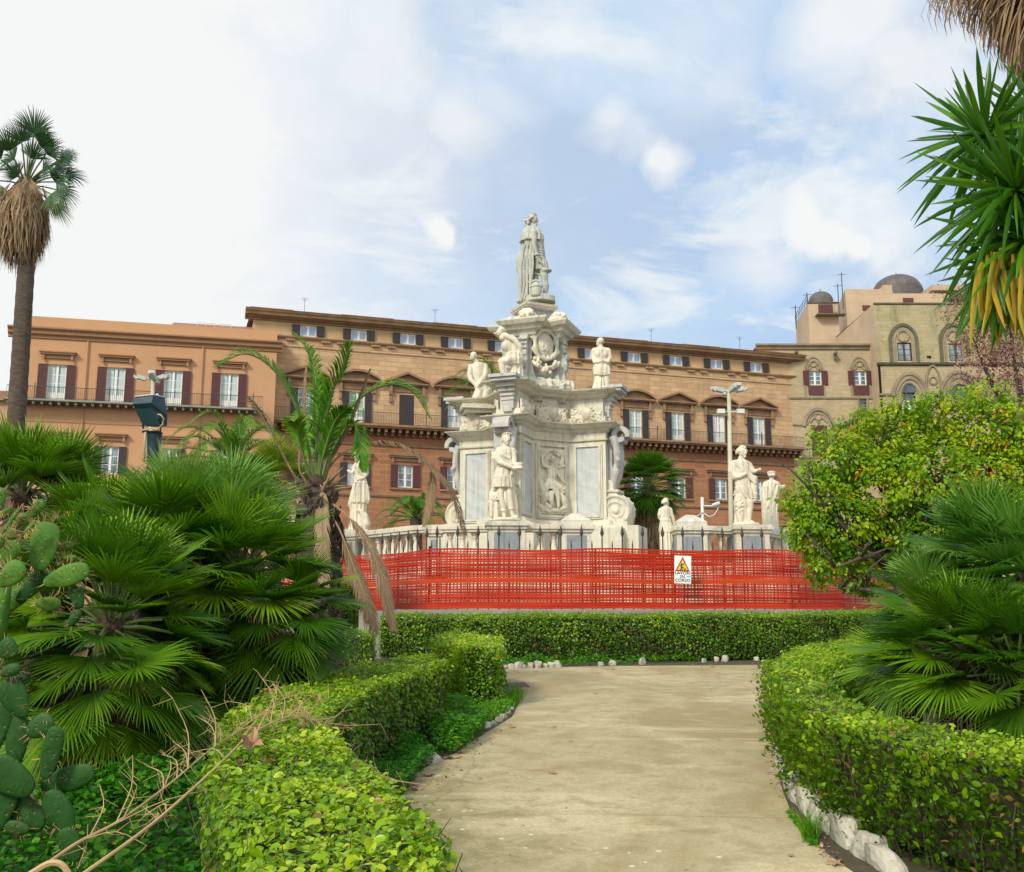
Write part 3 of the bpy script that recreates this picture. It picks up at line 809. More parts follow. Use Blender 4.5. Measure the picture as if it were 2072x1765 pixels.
for s_, z0_, z1_ in wn_:
    window(NF, s_, z0_, 1.24, z1_ - z0_, 'shut_red', rows=3, french=False, sw=.48)
    u = MB().box(s_ - .75, s_ + .75, -.12, -.003, z0_ - 1.0, z0_ - .05); NF.put(u, 'window_box', M['shut_red'])
for k, (s_, z0_, z1_) in enumerate(gd):
    window(NF, s_, z0_, 1.6, z1_ - z0_, 'shut_red', rows=3, french=False, closed=True)
u = MB().box(s3 - .34, s3 + .34, .1, .14, z3b, z3a - .3); NF.put(u, 'arrow_window', M['glass_dark'])
for x, y in ((597, 745), (322, 738)):
    s_, z_ = nz(x, y); u = MB(); u.box(s_ - .12, s_ + .12, -.7, -.003, z_, z_ + .22); u.box(s_ - .08, s_ + .08, -.35, -.003, z_ - .5, z_ - .002); NF.put(u, 'water_spout', M['norman_dark'])

# right block, front at d=-2
D2 = -2.0
R0 = nz(888, 600, D2)[0]; R1 = nz(2300, 600, D2)[0]; zRt = nz(1100, 380, D2)[1]; zb1 = nz(1100, 806, D2)[1]; zb2 = nz(950, 1022, D2)[1]
wr = []
for x, ya_, yb_ in ((1087, 655, 785), (1450, 660, 782), (1808, 655, 752)):
    s_, z1_ = nz(x, ya_, D2); wr.append((s_, nz(x, 785, D2)[1], z1_))
lw = [(nz(1124, 1040, D2)[0], nz(1124, 1088, D2)[1], nz(1124, 1008, D2)[1], .62), (nz(1301, 1030, D2)[0], nz(1301, 1048, D2)[1], nz(1301, 1010, D2)[1], .4), (nz(1263, 760, D2)[0], nz(1263, 768, D2)[1], nz(1263, 748, D2)[1], .22)]
zlw = nz(1127, 1172, D2)[1]
hr = [(s_ - .68, s_ + .68, z0_, z1_) for s_, z0_, z1_ in wr] + [(s_ - w_, s_ + w_, z0_, z1_) for s_, z0_, z1_, w_ in lw]
u = MB(); wall(u, R0, R1, zb1, zRt, hr, d=D2)
NF.put(u, 'upper_wall', M['norman_moss'])
u = MB(); wall(u, R0 + .25, R1, -1, zb1, hr, d=D2 + .0)
NF.put(u, 'lower_wall', M['norman'])
u = MB(); u.add([(R0, D2, -1), (R0, 14, -1), (R0, 14, zRt - .2), (R0, D2, zRt)], [(0, 1, 2, 3)]); u.add([(R0, D2, zRt), (R1, D2, zRt), (R1, 14, zRt), (R0, 14, zRt)], [(0, 1, 2, 3)])
NF.put(u, 'side_wall', M['pink'])
u = MB(); molding(u, R0 - .1, R1, [(zb1 - .2, 0), (zb1 - .1, .2), (zb1 + .1, .28), (zb1 + .16, 0)], d=D2)
molding(u, R0 - .05, R1, [(zRt - .1, 0), (zRt - .05, .12), (zRt + .08, .12), (zRt + .09, 0)], d=D2)
for x in (1078, 1432, 1800):
    s_ = nz(x, 600, D2)[0]; w_ = nz(x + 82, 600, D2)[0] - s_; zsp = nz(x, 625, D2)[1]
    arch(u, s_, zsp, w_, nz(x, 540, D2)[1] - zsp, .30, .14, d=D2, legs=zsp - nz(x, 800, D2)[1])
NF.put(u, 'weathered_molding', M['norman_dark'])
u = MB()
for x in (1078, 1432, 1800):
    s_ = nz(x, 600, D2)[0]; w_ = nz(x + 54, 600, D2)[0] - s_; zsp = nz(x, 625, D2)[1]
    arch(u, s_, zsp, w_, nz(x, 565, D2)[1] - zsp, .2, .08, d=D2, legs=zsp - nz(x, 795, D2)[1])
    rosette(u, s_, nz(x, 608, D2)[1], .62, D2, .12, .16)
for x, half, top in ((1122, 112, 885), (1475, 135, 875), (1830, 120, 880)):
    s_ = nz(x, 900, D2)[0]
    for fr_, th_, o_ in ((1, .30, .22), (.78, .42, .13), (.55, .14, .09)):
        w_ = (nz(x + half, 900, D2)[0] - s_) * fr_; rise = (nz(x, top, D2)[1] - zb2) * fr_
        arch(u, s_, zb2, w_, rise, th_, o_, d=D2, legs=.2 if fr_ == 1 else .9)
for x in (1290, 1655):
    s_ = nz(x, 900, D2)[0]; arch(u, s_, nz(x, 930, D2)[1], .62, 1.5, .16, .16, d=D2, legs=4.2 if x < 1400 else 3); rosette(u, s_, nz(x, 925, D2)[1], .42, D2, .1, .1)
molding(u, R0 - .1, nz(1010, 1000, D2)[0], [(zb2 - .14, 0), (zb2 - .1, .16), (zb2 + .1, .2), (zb2 + .14, 0)], d=D2)
s_, z_ = nz(1476, 1012, D2); rosette(u, s_, z_, 1.25, D2, .12, .22); rosette(u, s_, z_, 1.0, D2, .2, .12)
NF.put(u, 'arch_molding', M['norman_trim'])
u = MB(); n = 20; u.add([(s_ + .88 * cos(2 * pi * k / n), D2 - .04, z_ + .88 * sin(2 * pi * k / n)) for k in range(n)], [tuple(range(n))]); NF.put(u, 'round_window', M['glass_dark'])
for s_, z0_, z1_ in wr: window(NF, s_, z0_, 1.34, z1_ - z0_, None, rows=3, french=False, d=D2 + .1, fr='shut_red', gl='glass')
for s_, z0_, z1_, w_ in lw:
    u = MB(); u.box(s_ - w_, s_ + w_, D2 + .25, D2 + .3, z0_, z1_)
    if w_ > .5:
        arch(u, s_, z1_ - .05, w_, .9, .14, .12, d=D2 - .02); u.prism([(s_ - w_, z1_), (s_ + w_, z1_), (s_ + w_ * .6, z1_ + .5), (s_, z1_ + .9), (s_ - w_ * .6, z1_ + .5)], 0, .03, fn=lambda p: V((p.x, D2 - .012 - p.z, p.y)))
    NF.put(u, 'arrow_window', M['glass_dark'])
s_ = nz(1127, 1190, D2)[0]; window(NF, s_, nz(1127, 1230, D2)[1], 1.3, 2.3, 'shut_red', rows=3, french=False, d=D2 - .1)

# towers and domes behind
D3 = 10.0
def nbox(mb, x0, x1, yt, d, dep=10, zb=0): mb.box(nz(x0, 500, d)[0], nz(x1, 500, d)[0], d, d + dep, zb, nz(x0, yt, d)[1])
u = MB(); a0, a1 = nz(415, 500, D3)[0], nz(628, 500, D3)[0]; ztw = nz(500, 375, D3)[1]
al = nz(326, 600, D3 + 8)[0]
u.add([(a0, D3, 0), (a1, D3, 0), (a1, D3, ztw), (a0, D3, ztw)], [(0, 1, 2, 3)])
u.add([(a0, D3, 0), (a0, D3, ztw), (al, D3 + 8, ztw), (al, D3 + 8, 0)], [(0, 1, 2, 3)])
u.add([(a0, D3, ztw), (a1, D3, ztw), (a1, D3 + 8, ztw), (al, D3 + 8, ztw)], [(0, 1, 2, 3)])
D4 = 14.0
b0, b1 = nz(685, 500, D4)[0], nz(1005, 500, D4)[0]; zb_ = nz(800, 278, D4)[1]; zlo = nz(1100, 308, D4)[1]
u.add([(b0, D4, 0), (b1, D4, 0), (b1, D4, zb_), (b0, D4, zb_)], [(0, 1, 2, 3)]); u.box(b1, nz(1420, 500, D4)[0], D4, D4 + 9, 0, zlo)
bl = nz(620, 600, D4 + 8)[0]
u.add([(b0, D4, 0), (b0, D4, zb_), (bl, D4 + 8, zb_), (bl, D4 + 8, 0)], [(0, 1, 2, 3)]); u.add([(b0, D4, zb_), (b1, D4, zb_), (b1, D4 + 4, zb_), (bl, D4 + 4, zb_)], [(0, 1, 2, 3)])
u.box(nz(945, 300, D4)[0], nz(1005, 300, D4)[0] + .01, D4 - .02, D4 + 3, zb_ - .5, nz(945, 248, D4)[1])
c0 = nz(1310, 500, D4)[0]; u.box(c0, c0 + 30, D4 + .3, D4 + 5, zb_, nz(1310, 240, D4)[1])
NF.put(u, 'tower_wall', M['pink'])
u = MB(); molding(u, a0 - .1, a1, [(ztw - .1, 0), (ztw, .12), (ztw + .12, .12), (ztw + .13, 0)], d=D3)
s_, z_ = nz(560, 465, D3); u.box(s_ - 1.6, s_ + 1.6, D3 - 1.0, D3 - .003, z_ - .12, z_)
NF.put(u, 'tower_molding', M['norman_dark'])
u = MB(); s_, z_ = nz(536, 462, D3); u.box(s_ - .8, s_ + .8, D3 - .05, D3 - .003, z_ + .02, nz(536, 385, D3)[1]); NF.put(u, 'tower_door', M['shut_red'])
for x, y0_, y1_, w_ in ((822, 392, 430, .45), (1118, 340, 375, .6)):
    dd = D4 ; s_, z_ = nz(x, y1_, dd); u = MB(); u.box(s_ - w_, s_ + w_, dd - .05, dd - .003, z_, nz(x, y0_, dd)[1]); NF.put(u, 'tower_opening', M['shut_red'])
railing(NF, nz(500, 465, D3)[0], nz(620, 465, D3)[0], nz(560, 463, D3)[1], 1.2, D3 - .95, sp=.3)
u = MB()
for q in range(9):
    f_ = q / 8; x_, y_ = a0 + (al - a0) * f_, D3 + 8 * f_
    u.tube([(x_, y_, ztw), (x_ + .0, y_, ztw + 1.0)], .03, 5)
for h_ in (.5, 1.0): u.tube([(a0, D3, ztw + h_), (al, D3 + 8, ztw + h_)], .025, 5)
NF.put(u, 'roof_rail', M['iron'])


def dome(x, yb_, yt, half, d):
    s_, z0_ = nz(x, yb_, d); r = nz(x + half, yb_, d)[0] - s_; s_, z0_ = nz(x, yb_, d + r); r = nz(x + half, yb_, d + r)[0] - s_; h_ = nz(x, yt, d + r)[1] - z0_
    mb = MB(); n = 48; prof = []
    for i in range(11):
        a = i / 10 * pi / 2; prof.append((cos(a), sin(a)))
    vs = []; fs = []
    for i, (cr, sr) in enumerate(prof):
        for k in range(n):
            th = 2 * pi * k / n; rr = r * cr * (1 + (.018 if k % 3 == 0 else 0)); vs.append((s_ + rr * cos(th), d + r + rr * sin(th), z0_ + h_ * sr))
    for i in range(10):
        for k in range(n): k2 = (k + 1) % n; fs.append((i * n + k, i * n + k2, (i + 1) * n + k2, (i + 1) * n + k))
    mb.add(vs, fs); mb.box(s_ - .04, s_ + .04, d + r - .04, d + r + .04, z0_ + h_ - .1, z0_ + h_ + .35)
    mb.lathe([(r * 1.03, z0_ - 1.2), (r * 1.03, z0_ + .1)], 24, (s_, d + r, 0))
    NF.put(mb, 'dome', M['dome'], smooth=False)


dome(500, 363, 297, 82, D3 + 3); dome(1042, 305, 182, 168, D4 + 4)
u = MB()
for x, yt, yb_ in ((653, 160, 300), (623, 240, 330), (405, 303, 375), (322, 392, 440)):
    s_, z_ = nz(x, yb_, D3 + 5); zt_ = nz(x, yt, D3 + 5)[1]; u.tube([(s_, D3 + 5, z_ - 2), (s_, D3 + 5, zt_)], .05, 5); u.tube([(s_ - .5, D3 + 5, zt_ - .3), (s_ + .5, D3 + 5, zt_ - .2)], .03, 4)
NF.put(u, 'rooftop_mast', M['darkmetal'])
# ------------------------------------------------------------------ marble monument
MX, MY = .75, 33.2
MON = empty('marble_monument', (MX, MY, 1.4), 'tall tiered marble monument with blue grey panels, reliefs and scrolls behind the orange netting', 'monument')
TH = rad(25)


def outl(k=1.0, off=0.0, m=.67, dm=1.2, a=1.5, b=2.05):
    """plan of the monument: four diagonal piers with concave bays between"""
    pts = []
    m, dm, a, b = m * k, dm * k, a * k, b * k
    base = [(-b, -a), (-a, -b), (-m, -dm), (m, -dm), (a, -b), (b, -a)]
    for q in range(4):
        c_, s_ = cos(q * pi / 2), sin(q * pi / 2)
        for x, y in base[1:5]: pts.append((x * c_ - y * s_, x * s_ + y * c_))
    # offset outwards along vertex normals
    n = len(pts); res = []
    for i in range(n):
        p0, p1, p2 = V(pts[i - 1]), V(pts[i]), V(pts[(i + 1) % n])
        e1, e2 = (p1 - p0).normalized(), (p2 - p1).normalized()
        n1, n2 = V((e1.y, -e1.x)), V((e2.y, -e2.x)); nn = n1 + n2
        dd = nn / max(nn.dot(n1), .35)
        res.append(p1 + dd * off)
    return res


def rotm(p, th=TH, c=(MX, MY)):
    return V((c[0] + p[0] * cos(th) - p[1] * sin(th), c[1] + p[0] * sin(th) + p[1] * cos(th), p[2]))


def tier(mb, prof, k=1.0, kw={}):
    """stack of outlines: prof = [(z, off)]"""
    rings = [outl(k, o_, **kw) for z, o_ in prof]; n = len(rings[0]); vs = []
    for (z, o_), r in zip(prof, rings): vs += [rotm((p[0], p[1], z)) for p in r]
    fs = [(i * n + j, i * n + (j + 1) % n, (i + 1) * n + (j + 1) % n, (i + 1) * n + j) for i in range(len(prof) - 1) for j in range(n)]
    fs += [tuple(range(n - 1, -1, -1)), tuple((len(prof) - 1) * n + j for j in range(n))]
    mb.add(vs, fs)


def z2(y, D=31.2): return zz(q2(0, y)[1], D)
def z1(y, D=31.2): return zz(q1(0, y)[1], D)


u = MB(); tier(u, [(1.2, .62), (z2(1262), .62), (z2(1258), .5), (z2(1238), .42), (z2(1225), .25), (z2(1190), .16), (z2(1182), .0)])
u.build('plinth', M['marble'], MON)
u = MB(); tier(u, [(z2(1183), .0), (z2(505), .0)]); u.build('shaft', M['marble'], MON)
u = MB(); tier(u, [(z2(505), .06), (z2(492), .07), (z2(488), .01), (z2(440), .02), (z2(425), .10), (z2(408), .14), (z2(400), .26), (z2(385), .32), (z2(372), .40), (z2(364), .41), (z2(355), .2)])
u.build('lower_cornice', M['marble'], MON)
u = MB(); tier(u, [(z2(358), .02), (z2(300), .0), (z2(296), -.08), (z2(140), -.08)]); u.build('frieze', M['marble'], MON)
u = MB(); tier(u, [(z2(145), -.05), (z2(130), .10), (z2(112), .14), (z2(104), .28), (z2(90), .36), (z2(78), .38), (z2(70), .2)])
u.build('upper_cornice', M['marble'], MON)
# blue grey panels and relief frames on the faces
Zp0, Zp1 = z2(1165, 32.0), z2(590, 32.0)


def face(i, q):
    """frame of face i (0 left bay, 1 middle, 2 right bay) on side q: returns fn(s,d,z), half width"""
    o_ = outl(); n = len(o_); j = q * 4
    seg = [(o_[j], o_[j + 1]), (o_[j + 1], o_[j + 2]), (o_[j + 2], o_[j + 3])][i]
    a, b = V(seg[0]), V(seg[1]); c = (a + b) / 2; e = (b - a).normalized(); nrm = V((e.y, -e.x))
    def fn(p): return rotm((c.x + e.x * p[0] + nrm.x * p[1], c.y + e.y * p[0] + nrm.y * p[1], p[2]))
    return fn, (b - a).length / 2


pan, frm = [], []
for q in range(4):
    for i in range(3):
        fn, hw = face(i, q); w_ = hw - .13
        if i != 1:
            u = MB(); u.box(-w_ + .09, w_ - .09, .0, .018, Zp0, Zp1, fn); u.build('marble_inlay', M['marble_panel'], MON)
        u = MB()
        for t0, d0 in ((.0, .045), (.05, .07)):
            u.box(-w_ + t0 - .02, -w_ + t0 + .05, .001, d0, Zp0 - .09 + t0, Zp1 + .09 - t0, fn).box(w_ - t0 - .05, w_ - t0 + .02, .001, d0, Zp0 - .09 + t0, Zp1 + .09 - t0, fn)
            u.box(-w_ + t0 + .05, w_ - t0 - .05, .001, d0, Zp1 + .04 - t0, Zp1 + .10 - t0, fn).box(-w_ + t0 + .05, w_ - t0 - .05, .001, d0, Zp0 - .10 + t0, Zp0 - .04 + t0, fn)
        u.build('panel_frame', M['marble'], MON)
# inlays on the pier fronts
o_ = outl()


def pier(q):
    """frame of the diagonal pier face q: 0 front-left, 1 right, 2 back, 3 left; fn(s, out, z)"""
    a, b = V(o_[q * 4 - 1]), V(o_[q * 4]); c = (a + b) / 2; e = (b - a).normalized(); nrm = V((e.y, -e.x))
    return lambda p: rotm((c.x + e.x * p[0] + nrm.x * p[1], c.y + e.y * p[0] + nrm.y * p[1], p[2]))


for q in range(4):
    fn = pier(q)
    u = MB(); u.box(-.22, .22, .001, .02, Zp0, Zp1 + .1, fn); u.build('marble_inlay', M['marble_panel'], MON)


# ---- sculpted pieces: closed shells merged by a voxel remesh
def voxel(o, size, sm=2):
    m = o.modifiers.new('remesh', 'REMESH'); m.mode = 'VOXEL'; m.voxel_size = size; m.use_smooth_shade = True
    if sm: s_ = o.modifiers.new('smooth', 'SMOOTH'); s_.factor = .5; s_.iterations = sm
    return o


class SC_:
    """figure sculpting in picture units: x right, y down (as in the photo), d away from the viewer"""
    def __init__(s, x0, y0, D, q, mpp=.24412, back=0.0):
        s.m = mpp * D / F; a_, b_ = q(x0, y0), q(x0, y0 - 300); s.mz = (P(b_[0], b_[1], D).z - P(a_[0], a_[1], D).z) / 300; c_ = q(x0 + 100, y0 - 150); s.m = (P(c_[0], c_[1], D).x - P(q(x0, y0 - 150)[0], c_[1], D).x) / 100; s.x0, s.y0 = x0, y0; px, py = q(x0, y0); s.loc = P(px, py, D); s.mb = MB()

    def w(s, p): return V(((p[0] - s.x0) * s.m, (p[2] if len(p) > 2 else 0) * s.m, (s.y0 - p[1]) * s.mz))

    def c(s, a, b, r1, r2=None, flat=1.0):
        r2 = r1 if r2 is None else r2; A, B = s.w(a), s.w(b); d = B - A; L = d.length
        if L < 1e-5: return s.e(a, r1)
        d /= L; r1 *= s.m; r2 *= s.m
        pts = [A - d * r1 * .98, A - d * r1 * .7, A - d * r1 * .1, A + d * L * .33, A + d * L * .66, B + d * r2 * .1, B + d * r2 * .7, B + d * r2 * .98]
        rs = [r1 * .15, r1 * .7, r1, r1 + (r2 - r1) * .33, r1 + (r2 - r1) * .66, r2, r2 * .7, r2 * .15]
        s.mb.tube(pts, rs, 12, flat=flat); return s

    def limb(s, pts):
        for (a, ra), (b, rb) in zip(pts, pts[1:]): s.c(a, b, ra, rb)
        return s

    def e(s, p, rx, ry=None, rd=None, tilt=0.0):
        ry = rx if ry is None else ry; rd = rx if rd is None else rd
        s.mb.ell(s.w(p), (rx * s.m, rd * s.m, ry * s.m), 14, 10, Matrix.Rotation(tilt, 3, 'Y')); return s

    def loft(s, rings, folds=0, amp=.0, n=56, ph=0.0, tw=0.0):
        """rings: (x, y, rx, rd[, d])"""
        vs = []; fs = []
        for i, r in enumerate(rings):
            x, y, rx, rd = r[:4]; d = r[4] if len(r) > 4 else 0; am = (r[5] if len(r) > 5 else amp) * 1.5
            for k in range(n):
                th = 2 * pi * k / n; f_ = 1 + am * (abs(sin(folds * th / 2 + ph + tw * i)) * 2 - 1.2 + .45 * sin(2.3 * folds * th + 1.7 * i)) if folds else 1
                vs.append(s.w((x + rx * cos(th) * f_, y, d + rd * sin(th) * f_)))
        m = len(rings)
        for i in range(m - 1):
            for k in range(n): k2 = (k + 1) % n; fs.append((i * n + k, i * n + k2, (i + 1) * n + k2, (i + 1) * n + k))
        fs += [tuple(range(n - 1, -1, -1)), tuple((m - 1) * n + k for k in range(n))]
        s.mb.add(vs, fs); return s

    def head(s, x, y, r, dx=0.0, dd=-1.0, d=0, curls=True, neck=None, hair='short'):
        """r = half of the head height; (dx, dd) direction the face looks in plan"""
        L = math.hypot(dx, dd); dx /= L; dd /= L; w_ = r * .70
        s.e((x - dx * r * .12, y - r * .22, d - dd * r * .12), w_ * 1.04, r * .78, r * .80); s.e((x + dx * r * .18, y + r * .22, d + dd * r * .18), w_ * .82, r * .72, r * .62)
        s.e((x + dx * r * .34, y + r * .68, d + dd * r * .34), r * .30, r * .26, r * .28)
        f = lambda a, b, h: (x + dx * r * a - dd * r * b, y + r * h, d + dd * r * a + dx * r * b)
        s.c(f(.72, 0, -.08), f(.90, 0, .28), r * .08, r * .14); s.c(f(.62, -.34, -.17), f(.62, .34, -.17), r * .13)
        for q in (-1, 1): s.e(f(.66, .30 * q, .06), r * .12); s.e(f(-.05, .72 * q, .1), r * .13, r * .22)
        s.c(f(.70, -.16, .50), f(.70, .16, .50), r * .09); s.e(f(.60, .0, .80), r * .20)
        if neck: s.c((x, y + r * .5, d), neck, r * .46, r * .55)
        if hair in ('short', 'bun', 'long'):
            rr = random.Random(int(x * 7 + y))
            for k in range(46):
                a = rr.uniform(0, 2 * pi); e_ = rr.uniform(-.1, 1.4); b = cos(a) * cos(e_); c_ = sin(a) * cos(e_)
                ax = b * 1.0; 
                if b > .35 and e_ < .75: continue
                s.e(f(ax * .86 - .12, c_ * .80, -sin(e_) * .86 - .10 + (.25 if b < 0 else 0)), r * rr.uniform(.16, .24))
        if hair == 'bun': s.e(f(-.95, 0, .05), r * .36)
        if hair == 'long':
            for k in range(26):
                a = rr.uniform(1.7, 4.6); s.e(f(cos(a) * .80 - .1, sin(a) * .85, rr.uniform(.1, 1.35)), r * rr.uniform(.22, .34))
        return s

    def hand(s, p, d, r, spread=.5):
        """palm with four fingers and a thumb; d = direction in picture units"""
        A = V(p if len(p) == 3 else (*p, 0)); D_ = V(d if len(d) == 3 else (*d, 0)).normalized()
        side = V((-D_.y, D_.x, 0)); side = side.normalized() if side.length > .1 else V((1, 0, 0))
        s.c(A, A + D_ * r * 1.2, r * .75, r * .85)
        for k in range(4):
            o_ = (k - 1.5) * .45; L = (1.7, 2.0, 1.9, 1.5)[k]
            b = A + D_ * r * 1.6 + side * r * o_; m_ = b + D_ * r * L * .5 + side * r * o_ * spread * .3; e_ = m_ + D_ * r * L * .45 + V((0, r * .3, 0))
            s.limb([(tuple(b), r * .26), (tuple(m_), r * .24), (tuple(e_), r * .19)])
        b = A + D_ * r * .4 + side * r * .8; s.limb([(tuple(b), r * .3), (tuple(b + D_ * r * 1.0 + side * r * .5), r * .24)]); return s

    def foot(s, x, y, d, dx, dd, r):
        L = math.hypot(dx, dd) or 1; dx /= L; dd /= L
        s.limb([((x - dx * r * .7, y - r * .5, d - dd * r * .7), r * .62), ((x + dx * r * .6, y - r * .55, d + dd * r * .6), r * .6), ((x + dx * r * 2.0, y - r * .30, d + dd * r * 2.0), r * .46)])
        for k in range(5):
            o_ = (k - 2) * .22; s.c((x + dx * r * 1.9 - dd * r * o_, y - r * .25, d + dd * r * 1.9 + dx * r * o_), (x + dx * r * 2.45 - dd * r * o_, y - r * .16, d + dd * r * 2.45 + dx * r * o_), r * .17)
        return s

    def done(s, name, mat, label, cat, vox=.018, group=None, parent=None, sm=1):
        o = s.mb.build(name, mat, parent, True, off=(0, 0, 0)); o.location = s.loc if parent is None else s.loc - WOFF[parent.name]
        WOFF[o.name] = V(s.loc); voxel(o, min(vox, .0125), sm)
        if parent is None: tag(o, label, cat, group)
        return o


# relief panel of a reclining woman under a billowing veil, on the middle bay
S = SC_(1082, 1165, 32.35, q2)
r_ = S
S.mb.box(-.58, .58, .03, .10, .02, 2.10)
S.c((985, 1130), (1200, 1130), 16, 18).c((960, 1100, -4), (1040, 1140, -4), 20, 16)
for k in range(18): a = rad(168 - k * 10); S.c((1085 + 92 * cos(a), 720 - 84 * sin(a)), (1085 + 92 * cos(a - .2), 720 - 84 * sin(a - .2)), 12 + 5 * sin(k * .9), 13)
S.c((1090, 640, -4), (1165, 640, -6), 14, 10).c((1150, 650, -8), (1180, 700, -6), 15, 10).c((1100, 660, -6), (1140, 680, -4), 10)
S.limb([((1178, 700), 12), ((1150, 745), 14), ((1188, 760), 12), ((1140, 775), 10)])
S.head(1075, 715, 30, -.2, -1, -16, hair='short'); S.c((1075, 740, -14), (1070, 770, -16), 12, 13)
S.limb([((1040, 785, -16), 15), ((990, 770, -14), 13), ((980, 700, -12), 9), ((983, 690, -12), 9)])
S.limb([((1100, 790, -16), 14), ((1140, 850, -14), 12), ((1185, 900, -12), 9)])
S.loft([(1070, 775, 30, 14, -10), (1070, 800, 40, 20, -12), (1072, 850, 36, 20, -12), (1068, 880, 34, 18, -12), (1065, 920, 50, 24, -12), (1075, 960, 60, 24, -10)], 9, .10)
S.limb([((1090, 910, -14), 26), ((1140, 945, -26), 22), ((1165, 985, -24), 16)]).limb([((1070, 920, -14), 30), ((1110, 990, -30), 22), ((1122, 1060, -24), 15), ((1125, 1105, -18), 12)])
S.limb([((1040, 900, -8), 26), ((1010, 960, -8), 30), ((980, 1010, -8), 24)])
S.limb([((970, 900), 14), ((985, 960, -6), 30), ((1005, 1020, -10), 38), ((990, 1070, -12), 22), ((1050, 1110, -12), 18), ((1000, 1085, -14), 14)])
S.limb([((1060, 1000, -8), 32), ((1055, 1050, -14), 24), ((1068, 1080, -14), 14)]).limb([((1150, 1000, -8), 26), ((1180, 1050, -10), 32), ((1195, 1100, -10), 22), ((1140, 1125, -10), 13)])
S.e((1188, 960, -6), 10, 30, 8).e((975, 640), 6).e((980, 655), 6)
o = S.done('relief_panel', M['statue'], None, None, .016, parent=MON)
fn, hw = face(1, 0); bb = fn(V((0, .07, z2(1165, 32.35)))); o.location = bb - WOFF['marble_monument']; o.rotation_euler = (0, 0, TH)

# frieze carvings: armour, shells, masks and foliage
def carve(i, q, seed, zc, w_, h_, n=60):
    fn, hw = face(i, q); rr = random.Random(seed); mb = MB()
    mb.box(-w_, w_, -.12, -.045, -h_, h_)
    for k in range(n):
        a = rr.uniform(-w_ * .9, w_ * .9); b = rr.uniform(-h_ * .8, h_ * .8); r = rr.uniform(.03, .075)
        th0 = rr.uniform(0, 6.3); pts = [(a + r * 1.8 * (j / 6) * cos(th0 + j * .8), -.10 - r * .9, b + r * 1.8 * (j / 6) * sin(th0 + j * .8)) for j in range(7)]
        mb.tube(pts, [r * .5 * (1.1 - j * .1) for j in range(7)], 6)
    mb.ell((0, -.12, 0), (.17, .15, .18), 12, 8)
    for k in range(9): th = pi * k / 8; mb.tube([(0, -.07, -h_ * .4), (cos(th) * w_ * .5, -.12, -h_ * .4 + sin(th) * h_ * 1.1)], [.03, .05], 6)
    o = mb.build('carved_frieze', M['marble'], MON, True, off=(0, 0, 0))
    o.location = fn(V((0, -.08, zc))) - WOFF['marble_monument']; a = math.atan2((fn(V((1, 0, 0))) - fn(V((0, 0, 0)))).y, (fn(V((1, 0, 0))) - fn(V((0, 0, 0)))).x); o.rotation_euler = (0, 0, a)
    voxel(o, .018, 1)


zf = (z2(180) + z2(330)) / 2
for q in (0, 3):
    for i in range(3): carve(i, q, 5 + q * 7 + i, zf - .1, .55, .24)


def local(name, mat, loc, ang, build, vox=None, smooth=True, label=None, parent=None):
    """part of the monument modelled in its own frame (x along, -y outwards, z up)"""
    mb = MB(); build(mb); o = mb.build(name, mat, parent or MON, smooth, off=(0, 0, 0)); o.location = V(loc) - WOFF[(parent or MON).name]; o.rotation_euler = (0, 0, ang)
    if vox: voxel(o, vox, 1)
    if label: o['label'] = label
    return o


def pang(q):
    fn = pier(q); d = fn(V((1, 0, 0))) - fn(V((0, 0, 0))); return math.atan2(d.y, d.x), fn


# scroll volutes at the foot of each pier, draped grey consoles above them
def volute(mb):
    R = .52
    prof = [(-.30, .80), (-.26, .97), (-.12, 1.03), (0, 1.05), (.12, 1.03), (.26, .97), (.30, .80)]
    n = 28; vs = []; fs = []
    for x, k in prof:
        for j in range(n): th = 2 * pi * j / n; vs.append((x, -.30 + R * k * cos(th), R * k * sin(th)))
    for i in range(len(prof) - 1):
        for j in range(n): j2 = (j + 1) % n; fs.append((i * n + j, i * n + j2, (i + 1) * n + j2, (i + 1) * n + j))
    fs += [tuple(range(n)), tuple((len(prof) - 1) * n + j for j in range(n - 1, -1, -1))]
    mb.add(vs, fs)
    for sg in (-1, 1):
        pts = []; rs = []
        for j in range(60): th = j / 59 * 4.6 * pi; r = R * (.98 - .84 * j / 59); pts.append((sg * .30, -.30 + r * cos(th + .6), r * sin(th + .6) * 1)); rs.append(.052 * (1 - .4 * j / 59))
        mb.tube(pts, rs, 8); mb.ell((sg * .31, -.30, 0), (.07, .10, .10), 10, 6)
    for j in range(9): th = rad(-60 + j * 22); mb.ell((0, -.30 - R * 1.06 * cos(th), R * 1.06 * sin(th)), (.035, .035, .035), 8, 6)
    mb.box(-.28, .28, -.35, .25, .34, .62); mb.box(-.33, .33, -.42, .25, .60, .68)
    mb.box(-.24, .24, -.22, .25, .66, 1.0)


